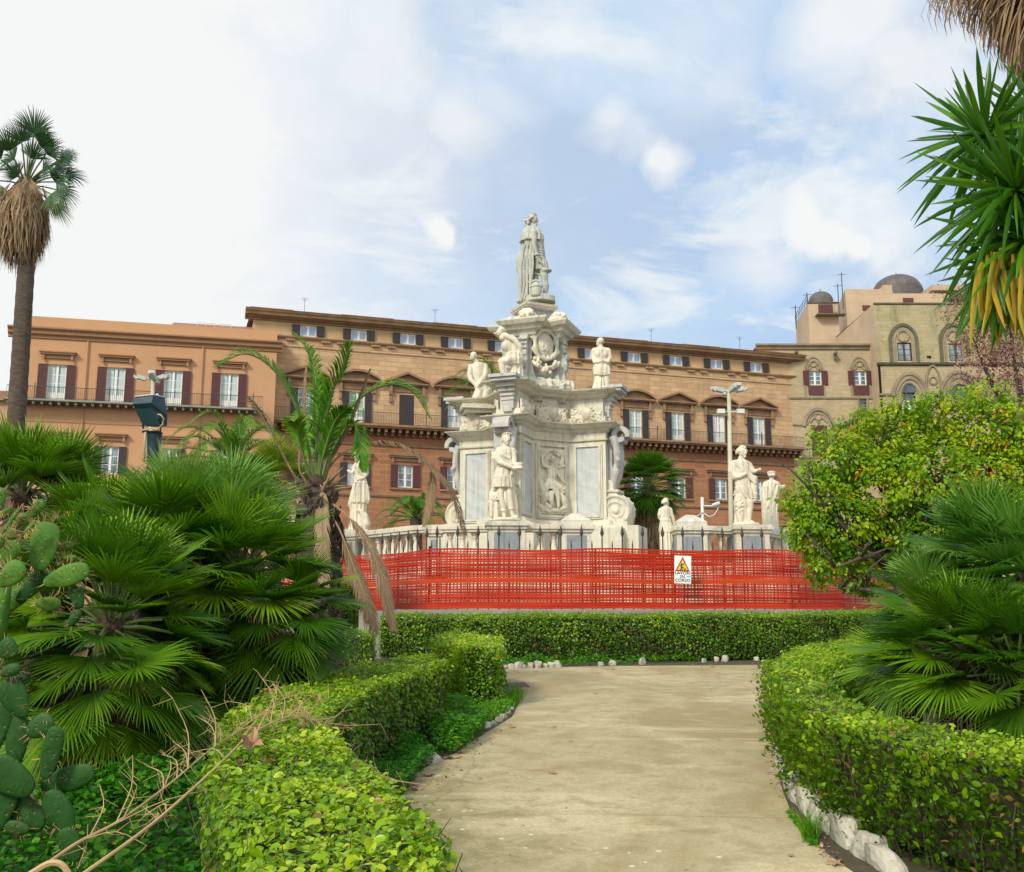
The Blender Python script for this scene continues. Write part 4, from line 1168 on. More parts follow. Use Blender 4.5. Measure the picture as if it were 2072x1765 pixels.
def console(mb):
    # curling scroll top, hanging drapery body tapering to a tail
    for j in range(22):
        th = j / 21 * 1.7 * pi; r = .26 * (1 - .45 * j / 21)
        mb.box(-.27, .27, -.07, .07, -.07, .07, fn=lambda p, th=th, r=r: V((p.x, -.42 - r * cos(th) + p.y, 1.98 + r * sin(th) + p.z)))
    pr_ = [(.24, -.22, 1.95, .16), (.26, -.30, 1.7, .13), (.24, -.34, 1.4, .14), (.20, -.33, 1.1, .13), (.22, -.28, .8, .14), (.15, -.2, .5, .12), (.10, -.16, .25, .09), (.06, -.22, .05, .06)]
    for a, b in zip(pr_, pr_[1:]):
        for k in range(5):
            x = (k - 2) * .5
            mb.tube([(a[0] * x, a[1], a[2]), (b[0] * x, b[1], b[2])], [a[3] * .9, b[3] * .9], 8)
    for sg in (-1, 1):
        mb.tube([(sg * .24, -.32, 1.35), (sg * .36, -.40, 1.15), (sg * .30, -.36, .95)], [.07, .09, .04], 8); mb.tube([(sg * .14, -.22, .10), (sg * .2, -.34, -.05)], [.06, .03], 8)
    mb.box(-.12, .12, -.15, .3, .05, 1.95)


for q in (0, 1, 3):
    an, fn = pang(q)
    local('scroll_volute', M['marble'], fn(V((0, .10 if q == 0 else -.02 if q == 1 else -.22, z2(1095) - (.05 if q == 1 else 0)))), an, volute, .02, label=None)
    local('draped_console', M['marble_grey'], fn(V((0, 0 if q < 3 else -.12, z2(990)))), an, console, .022, label='grey draped scroll console')
    u = MB(); u.box(-.42, .42, -.5, .55, 0, .15); u.box(-.36, .36, -.42, .55, .15, .26)
    o = u.build('pier_plinth', M['marble'], MON, off=(0, 0, 0)); o.location = fn(V((0, .16, z2(1240)))) - WOFF['marble_monument']; o.rotation_euler = (0, 0, an)
    u = MB(); u.box(-.62, .62, -.9, .55, -3, 0); o = u.build('pier_base', M['marble'], MON, off=(0, 0, 0)); o.location = fn(V((0, .16, z2(1240)))) - WOFF['marble_monument']; o.rotation_euler = (0, 0, an)

    def smallc(mb):   # flared grey bracket under the upper cornice
        for k in range(7):
            a = k / 6; w_ = .19 + .16 * a ** 2; d_ = .10 + .40 * a ** 2.2
            mb.box(-w_, w_, -d_, .1, a * .78, (k + 1) / 6 * .78)
        mb.box(-.46, .46, -.62, .1, .90, 1.0); mb.box(-.42, .42, -.55, .1, .80, .899); mb.box(-.15, .15, -.14, .1, -.10, .0)
    local('bracket', M['marble_grey'], fn(V((0, -.02, z2(300)))), an, smallc, None, False)
# ---- upper pedestal
KU = dict(m=.30, dm=.52, a=.46, b=.78)
u = MB()
tier(u, [(z1(1625), .34), (z1(1540, 32.3), .34), (z1(1532, 32.3), .22), (z1(1500, 32.3), .20), (z1(1490, 32.3), .14), (z1(1430, 32.3), .05), (z1(1340, 32.3), -.02), (z1(1145, 32.3), -.02)], 1, KU)
u.build('upper_pedestal', M['marble_grey'], MON)
u = MB(); tier(u, [(z1(1145, 32.3), .04), (z1(1128, 32.3), .06), (z1(1120, 32.3), .12), (z1(1090, 32.3), .18), (z1(1080, 32.3), .28), (z1(1055, 32.3), .34), (z1(1045, 32.3), .44), (z1(1015, 32.3), .52), (z1(1003, 32.3), .52), (z1(996, 32.3), .35)], 1, KU)
u.build('upper_cornice', M['marble'], MON)
ou = outl(1, 0, **KU)
for q in (0, 1, 3):
    a, b = V(ou[q * 4 - 1]), V(ou[q * 4]); c = (a + b) / 2; e = (b - a).normalized(); nrm = V((e.y, -e.x)); d = rotm((e.x, e.y, 0)) - rotm((0, 0, 0)); an = math.atan2(d.y, d.x)

    def pil(mb):
        hb = z1(1145, 32.3) - z1(1500, 32.3)
        for k in range(12):
            a_ = k / 11; f_ = .17 + .32 * max(0, .42 - a_) ** 1.6; mb.box(-.11, .11, -f_, .1, a_ * hb, (a_ + .1) * hb)
        for sg in (-1, 1): mb.tube([(-.15, -.2, hb * .97), (.15, -.2, hb * .97)], .06, 10)
        mb.box(-.15, .15, -.22, .1, hb * 1.0, hb * 1.06)
        for k in range(9): mb.ell(((k % 3 - 1) * .08, -.26, hb * (.60 + .03 * (k // 3))), .06, 8, 6)
        for k in range(3): mb.tube([((k - 1) * .08, -.22, hb * .6), ((k - 1) * .11, -.26, hb * .45), ((k - 1) * .05, -.25, hb * .28)], [.05, .06, .02], 6)
        for k in range(4): mb.ell(((k % 2 - .5) * .14, -.2, hb * (.86 - .1 * (k // 2))), .065, 8, 6)
    local('pilaster', M['marble_grey'], rotm((c.x, c.y, z1(1500, 32.3))), an, pil, .02)
an = TH; fr_ = rotm((0, -.62, 0))


def carto(mb):   # crowned oval shield with scrolled rim
    R = .40; hz = .50
    mb.ell((0, 0, 0), (R * .86, .13, hz * .9), 24, 14)
    pts = []; rs = []
    for k in range(37): th = 2 * pi * k / 36; pts.append((R * cos(th), -.10, hz * sin(th) * 1.0)); rs.append(.065 + .015 * sin(6 * th))
    mb.tube(pts, rs, 8, cap=False)
    for sg in (-1, 1):
        mb.tube([(sg * .34, -.06, .34), (sg * .46, -.08, .20), (sg * .40, -.1, .02), (sg * .48, -.08, -.2), (sg * .30, -.1, -.42), (sg * .12, -.1, -.48), (sg * .06, -.1, -.38)], [.04, .06, .05, .05, .05, .05, .03], 8)
        mb.ell((sg * .42, -.1, .30), .07, 8, 6)
    for k in range(7): x = (k - 3) * .085; mb.ell((x, -.10, .60 + .02 * (3 - abs(k - 3))), (.05, .06, .07), 8, 6)
    mb.box(-.30, .30, -.14, .02, .44, .54)
    for k in range(6): mb.ell((rnd.uniform(-.12, .12), -.12, rnd.uniform(-.2, .15)), (.04, .03, .06), 8, 6)


def garland(mb):
    rr = random.Random(3)
    for cx, cz in ((-.32, .10), (.0, -.12), (.30, .08)):
        for k in range(11): a = rr.uniform(0, 6.3); r = rr.uniform(.02, .17); mb.ell((cx + r * cos(a), -.10 - rr.uniform(0, .06), cz + r * sin(a)), rr.uniform(.05, .08), 8, 6)
        mb.ell((cx, -.17, cz), .06, 8, 6)
    for k in range(12): x = -.45 + .9 * k / 11; mb.ell((x, -.06, .08 - .18 * (1 - (x / .45) ** 2)), .07, 8, 6)
    for sg in (-1, 1): mb.tube([(sg * .10, -.08, .35), (sg * .03, -.08, .18)], [.03, .06], 6)


def cushion(mb):   # scaly twin trophies lying on the ledge
    for sg in (-1, 1):
        for k in range(9):
            x = sg * (.12 + .085 * k); r = .20 * (1.0 + .12 * sin(k * .9)) if k < 8 else .17
            mb.ell((x, -.05, .20), (.09, r, r), 14, 10)
        for k in range(26):
            a = rnd.uniform(-.6, 1.6); x = sg * rnd.uniform(.18, .74); mb.ell((x, -.05 - .21 * cos(a), .20 + .21 * sin(a)), (.035, .03, .03), 6, 5)
        mb.tube([(sg * .84, -.05 + .19 * cos(t_ * .52), .20 + .19 * sin(t_ * .52)) for t_ in range(13)], .045, 6, cap=False)
    mb.ell((0, -.16, .20), (.10, .16, .22), 12, 9); mb.ell((0, -.28, .28), .06, 8, 6); mb.ell((0, -.27, .12), (.08, .06, .05), 8, 6)


def at_face(y1_, out=.0, D=32.6):
    z = z1(y1_, D); return rotm((0, -.52 - out, z))


local('crest_shield', M['marble'], at_face(1215, .24), TH, carto, .016)
local('fruit_garland', M['statue'], at_face(1385, .26), TH, garland, .018)
local('lying_trophy', M['marble'], at_face(1600, .42), TH, cushion, .018)
for q in (0, 1, 3):   # carved heads on the corners of the upper cornice
    a, b = V(ou[q * 4 - 1]), V(ou[q * 4]); c = (a + b) / 2 * (.98 if q else .9)

    def lump(mb, q=q):
        rr = random.Random(20 + q); mb.ell((0, 0, .16), (.26, .24, .22), 12, 9)
        for k in range(34): a_ = rr.uniform(0, 6.3); e_ = rr.uniform(0, 1.5); mb.ell((.28 * cos(a_) * cos(e_), .26 * sin(a_) * cos(e_), .14 + .25 * sin(e_)), rr.uniform(.05, .09), 8, 6)
        mb.ell((-.05, -.28, .14), (.10, .10, .08), 8, 6); mb.ell((-.32, -.1, .08), (.14, .1, .1), 8, 6); mb.ell((.30, .05, .1), (.12, .1, .12), 8, 6)
    local('carved_lion_mask', M['statue'], rotm((c.x, c.y, z1(996, 32.3))), TH - pi / 4, lump, .02)


def sq(mb, w_, z0, z1_, w2=None):
    w2 = w2 or w_; vs = [rotm((sx * ww / 2, sy * ww / 2, z)) for z, ww in ((z0, w_), (z1_, w2)) for sx, sy in ((-1, -1), (1, -1), (1, 1), (-1, 1))]
    mb.add(vs, [(3, 2, 1, 0), (4, 5, 6, 7), (0, 1, 5, 4), (1, 2, 6, 5), (2, 3, 7, 6), (3, 0, 4, 7)])


u = MB(); sq(u, 1.30, z1(1000, 32.6), z1(985, 32.6)); sq(u, 1.12, z1(985, 32.6), z1(966, 32.6), 1.0)
sq(u, 1.0, z1(898, 32.6), z1(886, 32.6), 1.14); sq(u, 1.16, z1(886, 32.6), z1(873, 32.6)); sq(u, 1.22, z1(873, 32.6), z1(853, 32.6), 1.26)
u.build('top_slab', M['marble'], MON)
u = MB(); sq(u, .98, z1(966, 32.6), z1(898, 32.6)); u.build('top_block', M['marble_dark'], MON)

# ------------------------------------------------------------------ statues
GST = None
# king on the summit
S = SC_(900, 852, 33.15, q1)
S.loft([(955, 855, 128, 115), (955, 812, 124, 110), (950, 804, 118, 104)], 5, .02)
S.head(895, 158, 54, .95, -.35, hair='long', neck=(888, 225)); S.e((912, 212, -10), 20, 15, 18)
for k in range(22): S.e((858 + rnd.uniform(-22, 26), 185 + rnd.uniform(-40, 45), rnd.uniform(-26, 26)), rnd.uniform(11, 17))
S.loft([(888, 222, 46, 46), (888, 245, 72, 66), (890, 290, 92, 82), (888, 330, 100, 90), (885, 352, 100, 92)], 11, .05)
S.loft([(900, 260, 62, 56), (925, 340, 62, 58), (938, 400, 54, 52), (945, 450, 50, 48), (955, 500, 52, 50), (962, 555, 52, 50), (965, 590, 50, 46)], 9, .03)
for k in range(6): S.loft([(940 + k * 4, 420 + k * 22, 55 - k, 52), (941 + k * 4, 430 + k * 22, 57 - k, 54)], 0, 0)
S.loft([(955, 505, 56, 52), (960, 545, 60, 56), (962, 588, 58, 54)], 14, .07)
S.limb([((975, 560, -15), 36), ((990, 640, -18), 33), ((992, 680, -18), 28), ((1000, 720, -18), 30), ((998, 780, -16), 20), ((1000, 800, -16), 20)]).foot(1003, 822, -16, 1, -.25, 24)
S.loft([(990, 612, 38, 36, -18), (1000, 600, 50, 46, -18), (1002, 590, 52, 48, -18), (996, 585, 46, 42, -18)])
S.limb([((930, 560, 20), 34), ((915, 620, 20), 28), ((925, 640, 10), 20), ((905, 700, 16), 24), ((895, 790, 18), 18)]); S.c((915, 615, -10), (945, 625, -12), 14, 8)
S.limb([((905, 290, -72), 26), ((905, 350, -78), 25), ((903, 395, -78), 20), ((915, 445, -74), 19), ((930, 480, -72), 15)]).hand((930, 485, -72), (.35, 1, 0), 15); S.c((938, 500, -72), (966, 552, -74), 9, 6); S.e((930, 480, -74), 24, 15, 22)
S.loft([(885, 300, 78, 72, 8), (872, 380, 66, 74, 10), (850, 460, 62, 72, 12), (840, 540, 60, 68, 12), (836, 620, 58, 64, 12), (834, 700, 56, 60, 12), (826, 770, 50, 54, 12), (815, 830, 44, 48, 10), (800, 850, 40, 44, 10)], 13, .11, ph=.5)
S.loft([(800, 430, 22, 40, 20), (790, 490, 30, 44, 22), (785, 560, 24, 40, 20), (792, 640, 18, 36, 20), (795, 720, 20, 30, 18)], 7, .12)
S.c((880, 300, -60), (872, 790, -50), 13, 11).c((850, 330, -62), (846, 800, -44), 12, 9).c((895, 300, -68), (897, 560, -60), 8, 8).c((897, 560, -60), (870, 800, -46), 8, 8)
S.done('king_statue', M['statue_backlit'], 'marble statue coloured backlit grey, a cloaked king with long curls on the monument summit', 'statue', .014)
S = SC_(920, 806, 32.8, q1)
S.loft([(922, 806, 36, 34), (922, 796, 46, 44), (924, 760, 49, 47), (922, 725, 44, 42), (920, 700, 36, 34), (920, 685, 20, 20)]); S.loft([(922, 728, 52, 50), (922, 712, 49, 48)])
for k in range(7): S.e((890 + k * 10, 682 - 3 * (3 - abs(k - 3)), -22), 7, 10, 7)
for k in range(3): S.c((910 + k * 13, 740, -44), (910 + k * 13, 762, -43), 3)
S.done('stone_helmet', M['statue_backlit'], 'crowned stone helmet standing between the cloak and the boot of the summit statue', 'helmet', .014)

# left captive kneeling on the far left pier
S = SC_(470, 1712, 33.6, q1)
S.head(400, 1298, 38, -.45, -.9, -20, hair='none', neck=(425, 1345, -8)); S.c((368, 1320, -48), (396, 1325, -42), 6)
S.limb([((385, 1385), 26), ((495, 1380), 28)]).loft([(445, 1350, 46, 34), (440, 1385, 66, 44), (445, 1440, 66, 48), (450, 1500, 54, 44), (470, 1560, 58, 46), (478, 1600, 62, 48)])
S.limb([((380, 1385, -5), 26), ((370, 1450, -25), 23), ((380, 1500, -45), 20), ((425, 1550, -55), 15), ((435, 1560, -56), 14)]).limb([((495, 1385, 0), 28), ((500, 1450, -30), 24), ((480, 1500, -45), 20), ((440, 1550, -60), 15)])
S.hand((428, 1545, -62), (.2, 1, 0), 15).hand((438, 1540, -66), (-.1, 1, 0), 15)
S.limb([((455, 1590, -20), 42), ((430, 1650, -55), 38), ((425, 1695, -40), 30), ((470, 1700, 30), 22)]).limb([((500, 1590, 0), 42), ((495, 1660, -40), 36), ((490, 1700, -25), 28), ((530, 1705, 40), 20)])
S.loft([(515, 1390, 22, 40, 30), (525, 1470, 24, 42, 34), (530, 1560, 24, 44, 34), (530, 1650, 30, 44, 34), (525, 1710, 36, 48, 34)], 7, .1)
S.e((560, 1700, 10), 34, 30, 26)
S.loft([(470, 1722, 112, 62), (470, 1700, 104, 58)], 5, .04)
S.done('captive_statue', M['statue'], 'pale marble captive kneeling with crossed hands on the far left pier of the monument', 'statue', .015, 'marble captives')
# second left captive half seated, leaning back to the shield
S = SC_(700, 1530, 31.3, q1)
S.head(628, 1090, 40, -.9, -.45, -10, hair='short', neck=(650, 1135, -5)); S.c((592, 1110, -20), (575, 1112, -20), 8)
S.limb([((650, 1140), 30), ((690, 1190), 42), ((730, 1240, 0), 46), ((745, 1300, 0), 46)]).limb([((660, 1130, -30), 26), ((740, 1170, -35), 26), ((790, 1230, -30), 22), ((790, 1270, -24), 16)])
S.limb([((720, 1140, 10), 30), ((640, 1150, -20), 28)]).e((690, 1200, 0), 58, 62, 42, .5).e((735, 1280, 0), 54, 50, 42)
S.hand((790, 1262, -26), (.2, 1, 0), 15).limb([((770, 1265, -24), 14), ((800, 1290, -24), 14), ((796, 1310, -24), 8)])
S.limb([((735, 1330, -24), 42), ((680, 1342, -40), 38), ((632, 1352, -46), 30), ((640, 1400, -44), 26), ((652, 1470, -38), 19), ((655, 1505, -36), 16)]).foot(652, 1528, -36, -1, -.35, 22)
S.limb([((765, 1320, 0), 44), ((740, 1400, 0), 32), ((725, 1470, 0), 24), ((712, 1520, 0), 20)])
S.loft([(735, 1270, 54, 50), (735, 1320, 66, 58), (740, 1370, 56, 52)], 11, .10).loft([(765, 1360, 42, 36, 15), (760, 1440, 50, 42, 15), (755, 1525, 56, 46, 15)], 9, .13)
for k in range(12): S.e((690 + 6 * (k % 3), 1400 + 10 * k, 14 + 4 * (k % 2)), 15)
S.loft([(700, 1545, 118, 62), (700, 1524, 108, 56)], 5, .04)
S.done('captive_statue', M['statue'], 'pale marble captive with one bent leg leaning back against the upper pedestal', 'statue', .015, 'marble captives')
# right captive seen from the back
S = SC_(1465, 1590, 32.0, q1)
S.head(1460, 1180, 40, -.8, .5, 0, hair='none', neck=(1466, 1228)); S.e((1460, 1172, 4), 31, 34, 34)
S.limb([((1415, 1248), 26), ((1520, 1250), 26)]).loft([(1466, 1225, 44, 30), (1466, 1255, 72, 42), (1464, 1300, 66, 42), (1462, 1345, 54, 38), (1462, 1380, 54, 40), (1464, 1420, 62, 46), (1466, 1450, 56, 42)])
S.c((1466, 1250, -40), (1463, 1370, -38), 5).e((1440, 1285, -34), 22, 28, 12).e((1492, 1285, -34), 22, 28, 12)
S.limb([((1408, 1250), 26), ((1402, 1310, 0), 22), ((1412, 1350, -20), 19), ((1445, 1345, -38), 14)]).limb([((1524, 1252), 26), ((1534, 1310, 0), 22), ((1515, 1350, -20), 19), ((1470, 1345, -42), 14)])
S.hand((1470, 1345, -44), (-1, .1, 0), 14).hand((1440, 1352, -44), (1, .1, 0), 13)
S.loft([(1464, 1370, 60, 46), (1466, 1400, 70, 54), (1466, 1440, 68, 52), (1470, 1462, 58, 46)], 9, .06)
for k in range(5): S.c((1405, 1385 + k * 16, -30), (1528, 1395 + k * 14, -34), 9)
S.limb([((1500, 1450, 0), 36), ((1502, 1520, 0), 30), ((1500, 1560, -10), 24)]).limb([((1440, 1450, 10), 36), ((1425, 1540, -10), 30), ((1440, 1565, -40), 26), ((1520, 1575, -44), 14)]).loft([(1450, 1480, 26, 24, -20), (1440, 1530, 40, 34, -30), (1435, 1575, 50, 40, -30)], 7, .1)
S.loft([(1465, 1600, 86, 60), (1465, 1572, 78, 56)], 5, .04)
S.done('captive_statue', M['statue'], 'pale marble captive seen from behind with bound hands on the right pier of the monument', 'statue', .015, 'marble captives')
# blocks that carry the outer captives
u = MB(); an, fn = pang(3); a = P(*q1(470, 1718), 33.6)
u.box(-.72, .72, -.55, .55, -.14, 0); u.box(-.62, .62, -.45, .45, -.26, -.14); o = u.build('statue_slab', M['marble'], MON, off=(0, 0, 0)); o.location = a - WOFF['marble_monument']; o.rotation_euler = (0, 0, rad(10))
u = MB(); u.box(-.5, .5, -.1, .5, -1.0, -.26); o = u.build('statue_block', M['marble'], MON, off=(0, 0, 0)); o.location = a - WOFF['marble_monument']; o.rotation_euler = (0, 0, rad(10))

# woman offering a crown, lion at her feet, on the front pedestal
S = SC_(670, 1190, 27.0, q2)
S.head(676, 532, 52, .25, -1, -6, neck=(668, 592), hair='short')
for k in range(9): S.e((648 + k * 9, 488 - 8 * (1 - abs(k - 4) / 4), -8), 9, 9, 30)
S.limb([((615, 625), 32), ((722, 628), 30)]).loft([(668, 585, 36, 28), (668, 615, 68, 42), (665, 660, 70, 48), (660, 720, 60, 46), (655, 770, 62, 46), (650, 820, 72, 52), (648, 855, 78, 56)], 9, .05)
S.loft([(650, 840, 72, 54), (650, 880, 78, 60), (650, 935, 80, 60)], 15, .09)
S.loft([(585, 850, 16, 22, 20), (582, 900, 24, 28, 20), (578, 965, 16, 20, 20)], 5, .12)
S.limb([((612, 635, -10), 32), ((610, 700, -34), 30), ((640, 740, -52), 24), ((700, 765, -62), 19), ((760, 792, -66), 14)]).hand((762, 794, -66), (1, .15, 0), 15)
S.limb([((724, 635, 0), 28), ((738, 690, -16), 24), ((742, 740, -36), 20), ((765, 770, -50), 14)]).hand((760, 775, -55), (1, .2, 0), 13)
S.loft([(600, 640, 44, 40, -10), (605, 700, 46, 42, -22), (640, 745, 44, 32, -40)], 7, .09)
S.c((600, 640, -40), (700, 700, -46), 14, 10).c((590, 700, -20), (620, 760, -46), 16, 8).c((640, 660, -46), (600, 745, -40), 8).c((700, 640, -40), (720, 830, -40), 9)
S.loft([(778, 790, 42, 30, -66), (778, 780, 44, 32, -66)]); S.loft([(778, 745, 30, 24, -66), (778, 760, 28, 22, -66), (778, 775, 32, 26, -66)])
for k in range(7): S.e((752 + k * 9, 742, -66 - 16 * (1 - abs(k - 3) / 3)), 6, 9, 6)
S.limb([((632, 930, -6), 32), ((628, 985, -12), 27), ((632, 1030, -14), 23), ((640, 1060, -12), 24), ((652, 1130, -8), 17), ((655, 1165, -8), 17)]).foot(655, 1188, -10, .1, -1, 20)
S.limb([((690, 925, 0), 33), ((698, 985, -10), 28), ((704, 1030, -12), 23), ((712, 1080, -8), 24), ((722, 1140, -4), 18), ((728, 1165, -6), 18)]).foot(732, 1186, -8, .8, -.6, 20)
S.loft([(648, 1135, 24, 22, -8), (650, 1120, 27, 25, -8)]).loft([(716, 1120, 25, 23, -8), (714, 1105, 28, 26, -8)])
S.loft([(700, 900, 40, 26, 34), (720, 980, 36, 26, 34), (735, 1080, 34, 28, 34), (745, 1190, 30, 30, 34)], 7, .1)
S.head(575, 1040, 34, -.4, -1, -10, hair='short'); S.limb([((575, 1070, -5), 34), ((575, 1120, -5), 40), ((580, 1170, 0), 40)]).limb([((555, 1080, -30), 18), ((550, 1130, -40), 14), ((550, 1175, -40), 14)]).limb([((592, 1080, -30), 18), ((596, 1130, -40), 14), ((596, 1178, -40), 14)])
for k in range(16): S.e((575 + 36 * cos(k), 1045 + 30 * sin(k), 6), 14)
S.loft([(665, 1206, 130, 62), (665, 1185, 122, 58)], 0, 0)
S.done('woman_statue', M['statue'], 'marble woman in a short tunic holding out a crown with a lion at her feet', 'statue', .014)

# small woman seen from the back, right of the monument
S = SC_(360, 1500, 27.6, q3)
S.head(350, 1058, 36, .7, .5, 0, hair='bun', neck=(348, 1100))
S.loft([(350, 1090, 30, 24), (348, 1112, 46, 30), (345, 1150, 44, 32), (342, 1190, 36, 28), (345, 1230, 48, 34), (348, 1270, 58, 40), (350, 1305, 60, 42)], 11, .06)
S.loft([(350, 1290, 54, 40), (352, 1350, 54, 42), (352, 1420, 56, 44), (355, 1500, 62, 46)], 13, .08)
S.limb([((308, 1120), 20), ((296, 1160), 18), ((298, 1185, 10), 15), ((320, 1200, 34), 12)]).limb([((385, 1118), 20), ((392, 1150, 0), 17), ((410, 1190, 10), 14), ((414, 1212, 14), 10)]).hand((412, 1208, 14), (.1, 1, 0), 9)
S.loft([(345, 1195, 42, 32), (345, 1208, 46, 36), (345, 1220, 42, 32)], 7, .05)
S.done('woman_statue', M['statue'], 'small marble woman with gathered hair seen from behind beside the fan palm', 'statue', .015)

# large draped figure with shield, right pedestal
S = SC_(1010, 1232, 27.8, q3)
S.head(995, 638, 54, .45, -.9, -6, neck=(985, 705), hair='short')
S.limb([((930, 735), 34), ((1045, 745), 30)]).loft([(985, 700, 38, 30), (985, 725, 76, 44), (985, 790, 76, 50), (990, 850, 64, 46), (1000, 910, 72, 50), (1010, 960, 72, 52)], 9, .04)
S.limb([((925, 745), 34), ((915, 800, -5), 30), ((925, 850, -25), 24), ((960, 850, -48), 18), ((1000, 830, -56), 14)]).loft([(918, 720, 32, 34), (912, 800, 36, 36), (925, 870, 28, 28)], 7, .08)
S.limb([((1048, 750), 30), ((1075, 800, -10), 24), ((1095, 800, -24), 16), ((1110, 792, -30), 12)]).hand((1106, 792, -30), (1, -.3, 0), 11)
for k in range(4): S.c((925 + k * 4, 715 + k * 12, -44), (1085, 860 + k * 16, -44), 9)
S.loft([(1005, 930, 80, 56), (1020, 980, 80, 58), (1035, 1020, 62, 50), (1060, 1030, 46, 46)], 13, .1)
S.c((1085, 860, -20), (1075, 1000, -20), 26, 24).c((1080, 990, -24), (1085, 1040, -24), 24, 14).c((1060, 990, -34), (1075, 1050, -34), 12, 8)
S.limb([((1030, 1000, -10), 38), ((1040, 1060, -18), 31), ((1042, 1100, -16), 24), ((1035, 1140, -10), 24), ((1030, 1205, -8), 15)]).foot(1035, 1228, -10, .6, -.8, 18)
S.limb([((975, 980, 0), 38), ((985, 1060, -8), 32), ((990, 1110, -6), 26), ((995, 1160, -2), 24), ((1000, 1205, 0), 16)]).foot(1003, 1228, -4, .1, -1, 18)
S.loft([(960, 960, 40, 34, 10), (965, 1040, 42, 36, 14), (960, 1130, 40, 38, 18), (960, 1232, 44, 40, 18)], 9, .1)
S.loft([(950, 1000, 14, 12, -30), (950, 1010, 40, 15, -28), (945, 1060, 46, 15, -28), (945, 1130, 42, 15, -28), (950, 1190, 26, 14, -26), (955, 1225, 10, 10, -24)]); S.c((905, 1000, -30), (990, 1000, -30), 9).e((945, 1085, -44), 20, 28, 10)
for k in range(8): S.e((945 + 30 * cos(k * .8), 1090 + 46 * sin(k * .8), -42), 8)
S.loft([(1005, 1246, 112, 62), (1005, 1228, 106, 58)])
S.done('draped_statue', M['statue'], 'large marble figure with curled hair and a shield on the right pedestal', 'statue', .015)
# rear robed figure
S = SC_(1215, 1290, 29.6, q3)
S.head(1236, 832, 36, -.2, 1, 0, hair='bun', neck=(1232, 880)); S.loft([(1236, 812, 36, 34), (1236, 800, 34, 32)])
S.loft([(1232, 870, 28, 24), (1230, 895, 58, 38), (1222, 940, 68, 44), (1215, 1000, 70, 48), (1212, 1080, 66, 48), (1210, 1160, 62, 48), (1210, 1240, 62, 48), (1212, 1290, 64, 50)], 13, .08)
S.limb([((1275, 905, 0), 26), ((1300, 935, 10), 22), ((1330, 925, 20), 16), ((1345, 915, 20), 10)]).limb([((1185, 905, 0), 26), ((1165, 960, 0), 24), ((1160, 1010, 10), 20)])
S.c((1250, 900, -36), (1180, 1100, -44), 14, 10).c((1270, 930, -30), (1210, 1180, -44), 14, 10).c((1180, 930, -40), (1165, 1250, -36), 12, 10)
S.done('robed_statue', M['statue'], 'marble robed figure seen from behind at the edge of the green tree', 'statue', .017)
# left robed woman with lamb
S = SC_(890, 2012, 29.7, q6)
S.head(875, 1404, 36, -.6, -.8, 0, hair='short', neck=(885, 1450)); S.loft([(870, 1378, 30, 28), (868, 1368, 22, 20)])
S.loft([(890, 1445, 30, 24), (905, 1470, 58, 34), (905, 1520, 52, 36), (900, 1565, 44, 32), (905, 1620, 56, 42), (900, 1690, 66, 48), (895, 1790, 78, 54)], 11, .07)
S.loft([(892, 1760, 66, 46), (892, 1850, 62, 46), (890, 1930, 60, 46), (885, 2012, 66, 52)], 13, .09)
S.loft([(845, 1700, 16, 24, -6), (835, 1800, 26, 30, -6), (842, 1850, 14, 20, -6)], 5, .12).loft([(958, 1640, 14, 24, 0), (968, 1760, 22, 30, 0), (962, 1800, 12, 20, 0)], 5, .12)
S.limb([((858, 1475), 18), ((850, 1520, -10), 16), ((830, 1540, -16), 13), ((805, 1522, -20), 10)]).e((802, 1520, -20), 9).limb([((950, 1480), 20), ((958, 1545, -10), 17), ((935, 1580, -30), 13), ((905, 1595, -40), 11)]).hand((910, 1595, -42), (-1, .1, 0), 9)
S.loft([(900, 1566, 47, 36), (900, 1580, 49, 38)]); S.c((860, 1480, -34), (930, 1560, -38), 9).c((870, 1620, -42), (850, 1780, -46), 9).c((905, 1620, -44), (910, 1780, -52), 9)
S.limb([((925, 1865, -50), 20), ((950, 1900, -44), 34), ((960, 1970, -40), 44)]).e((912, 1862, -58), 20, 15, 14, .3).limb([((935, 1930, -60), 16), ((932, 2000, -66), 12)]).limb([((960, 1940, -66), 14), ((958, 2005, -70), 11)])
S.loft([(900, 2024, 104, 62), (900, 2002, 98, 58)])
S.done('robed_woman_statue', M['statue'], 'marble robed woman with one stretched arm and a lamb on the left pedestal', 'statue', .017)
LEFTST = S
# ------------------------------------------------------------------ terrace, steps, balustrade
RAILZ = 4.06


def poly_at(pts):  # [(px, D)] -> plan points
    return [V((P(px, 1062, D).x, D, 0)) for px, D in pts]


BL = poly_at([(640, 31.5), (706, 29.9), (850, 27.3), (1024, 26.9), (1162, 27.0)])
BRt = poly_at([(1394, 27.4), (1520, 27.8), (1588, 29.8), (1612, 33.5)])
RING = poly_at([(560, 34), (706, 29.9), (850, 27.3), (1024, 26.9), (1162, 27.0), (1394, 27.4), (1520, 27.8), (1590, 30.0), (1650, 36)])


def offs(pts, o):
    r = []
    for i, p in enumerate(pts):
        a = pts[max(i - 1, 0)]; b = pts[min(i + 1, len(pts) - 1)]; e = (b - a); e.z = 0; e.normalize(); r.append(p + V((e.y, -e.x, 0)) * o)
    return r


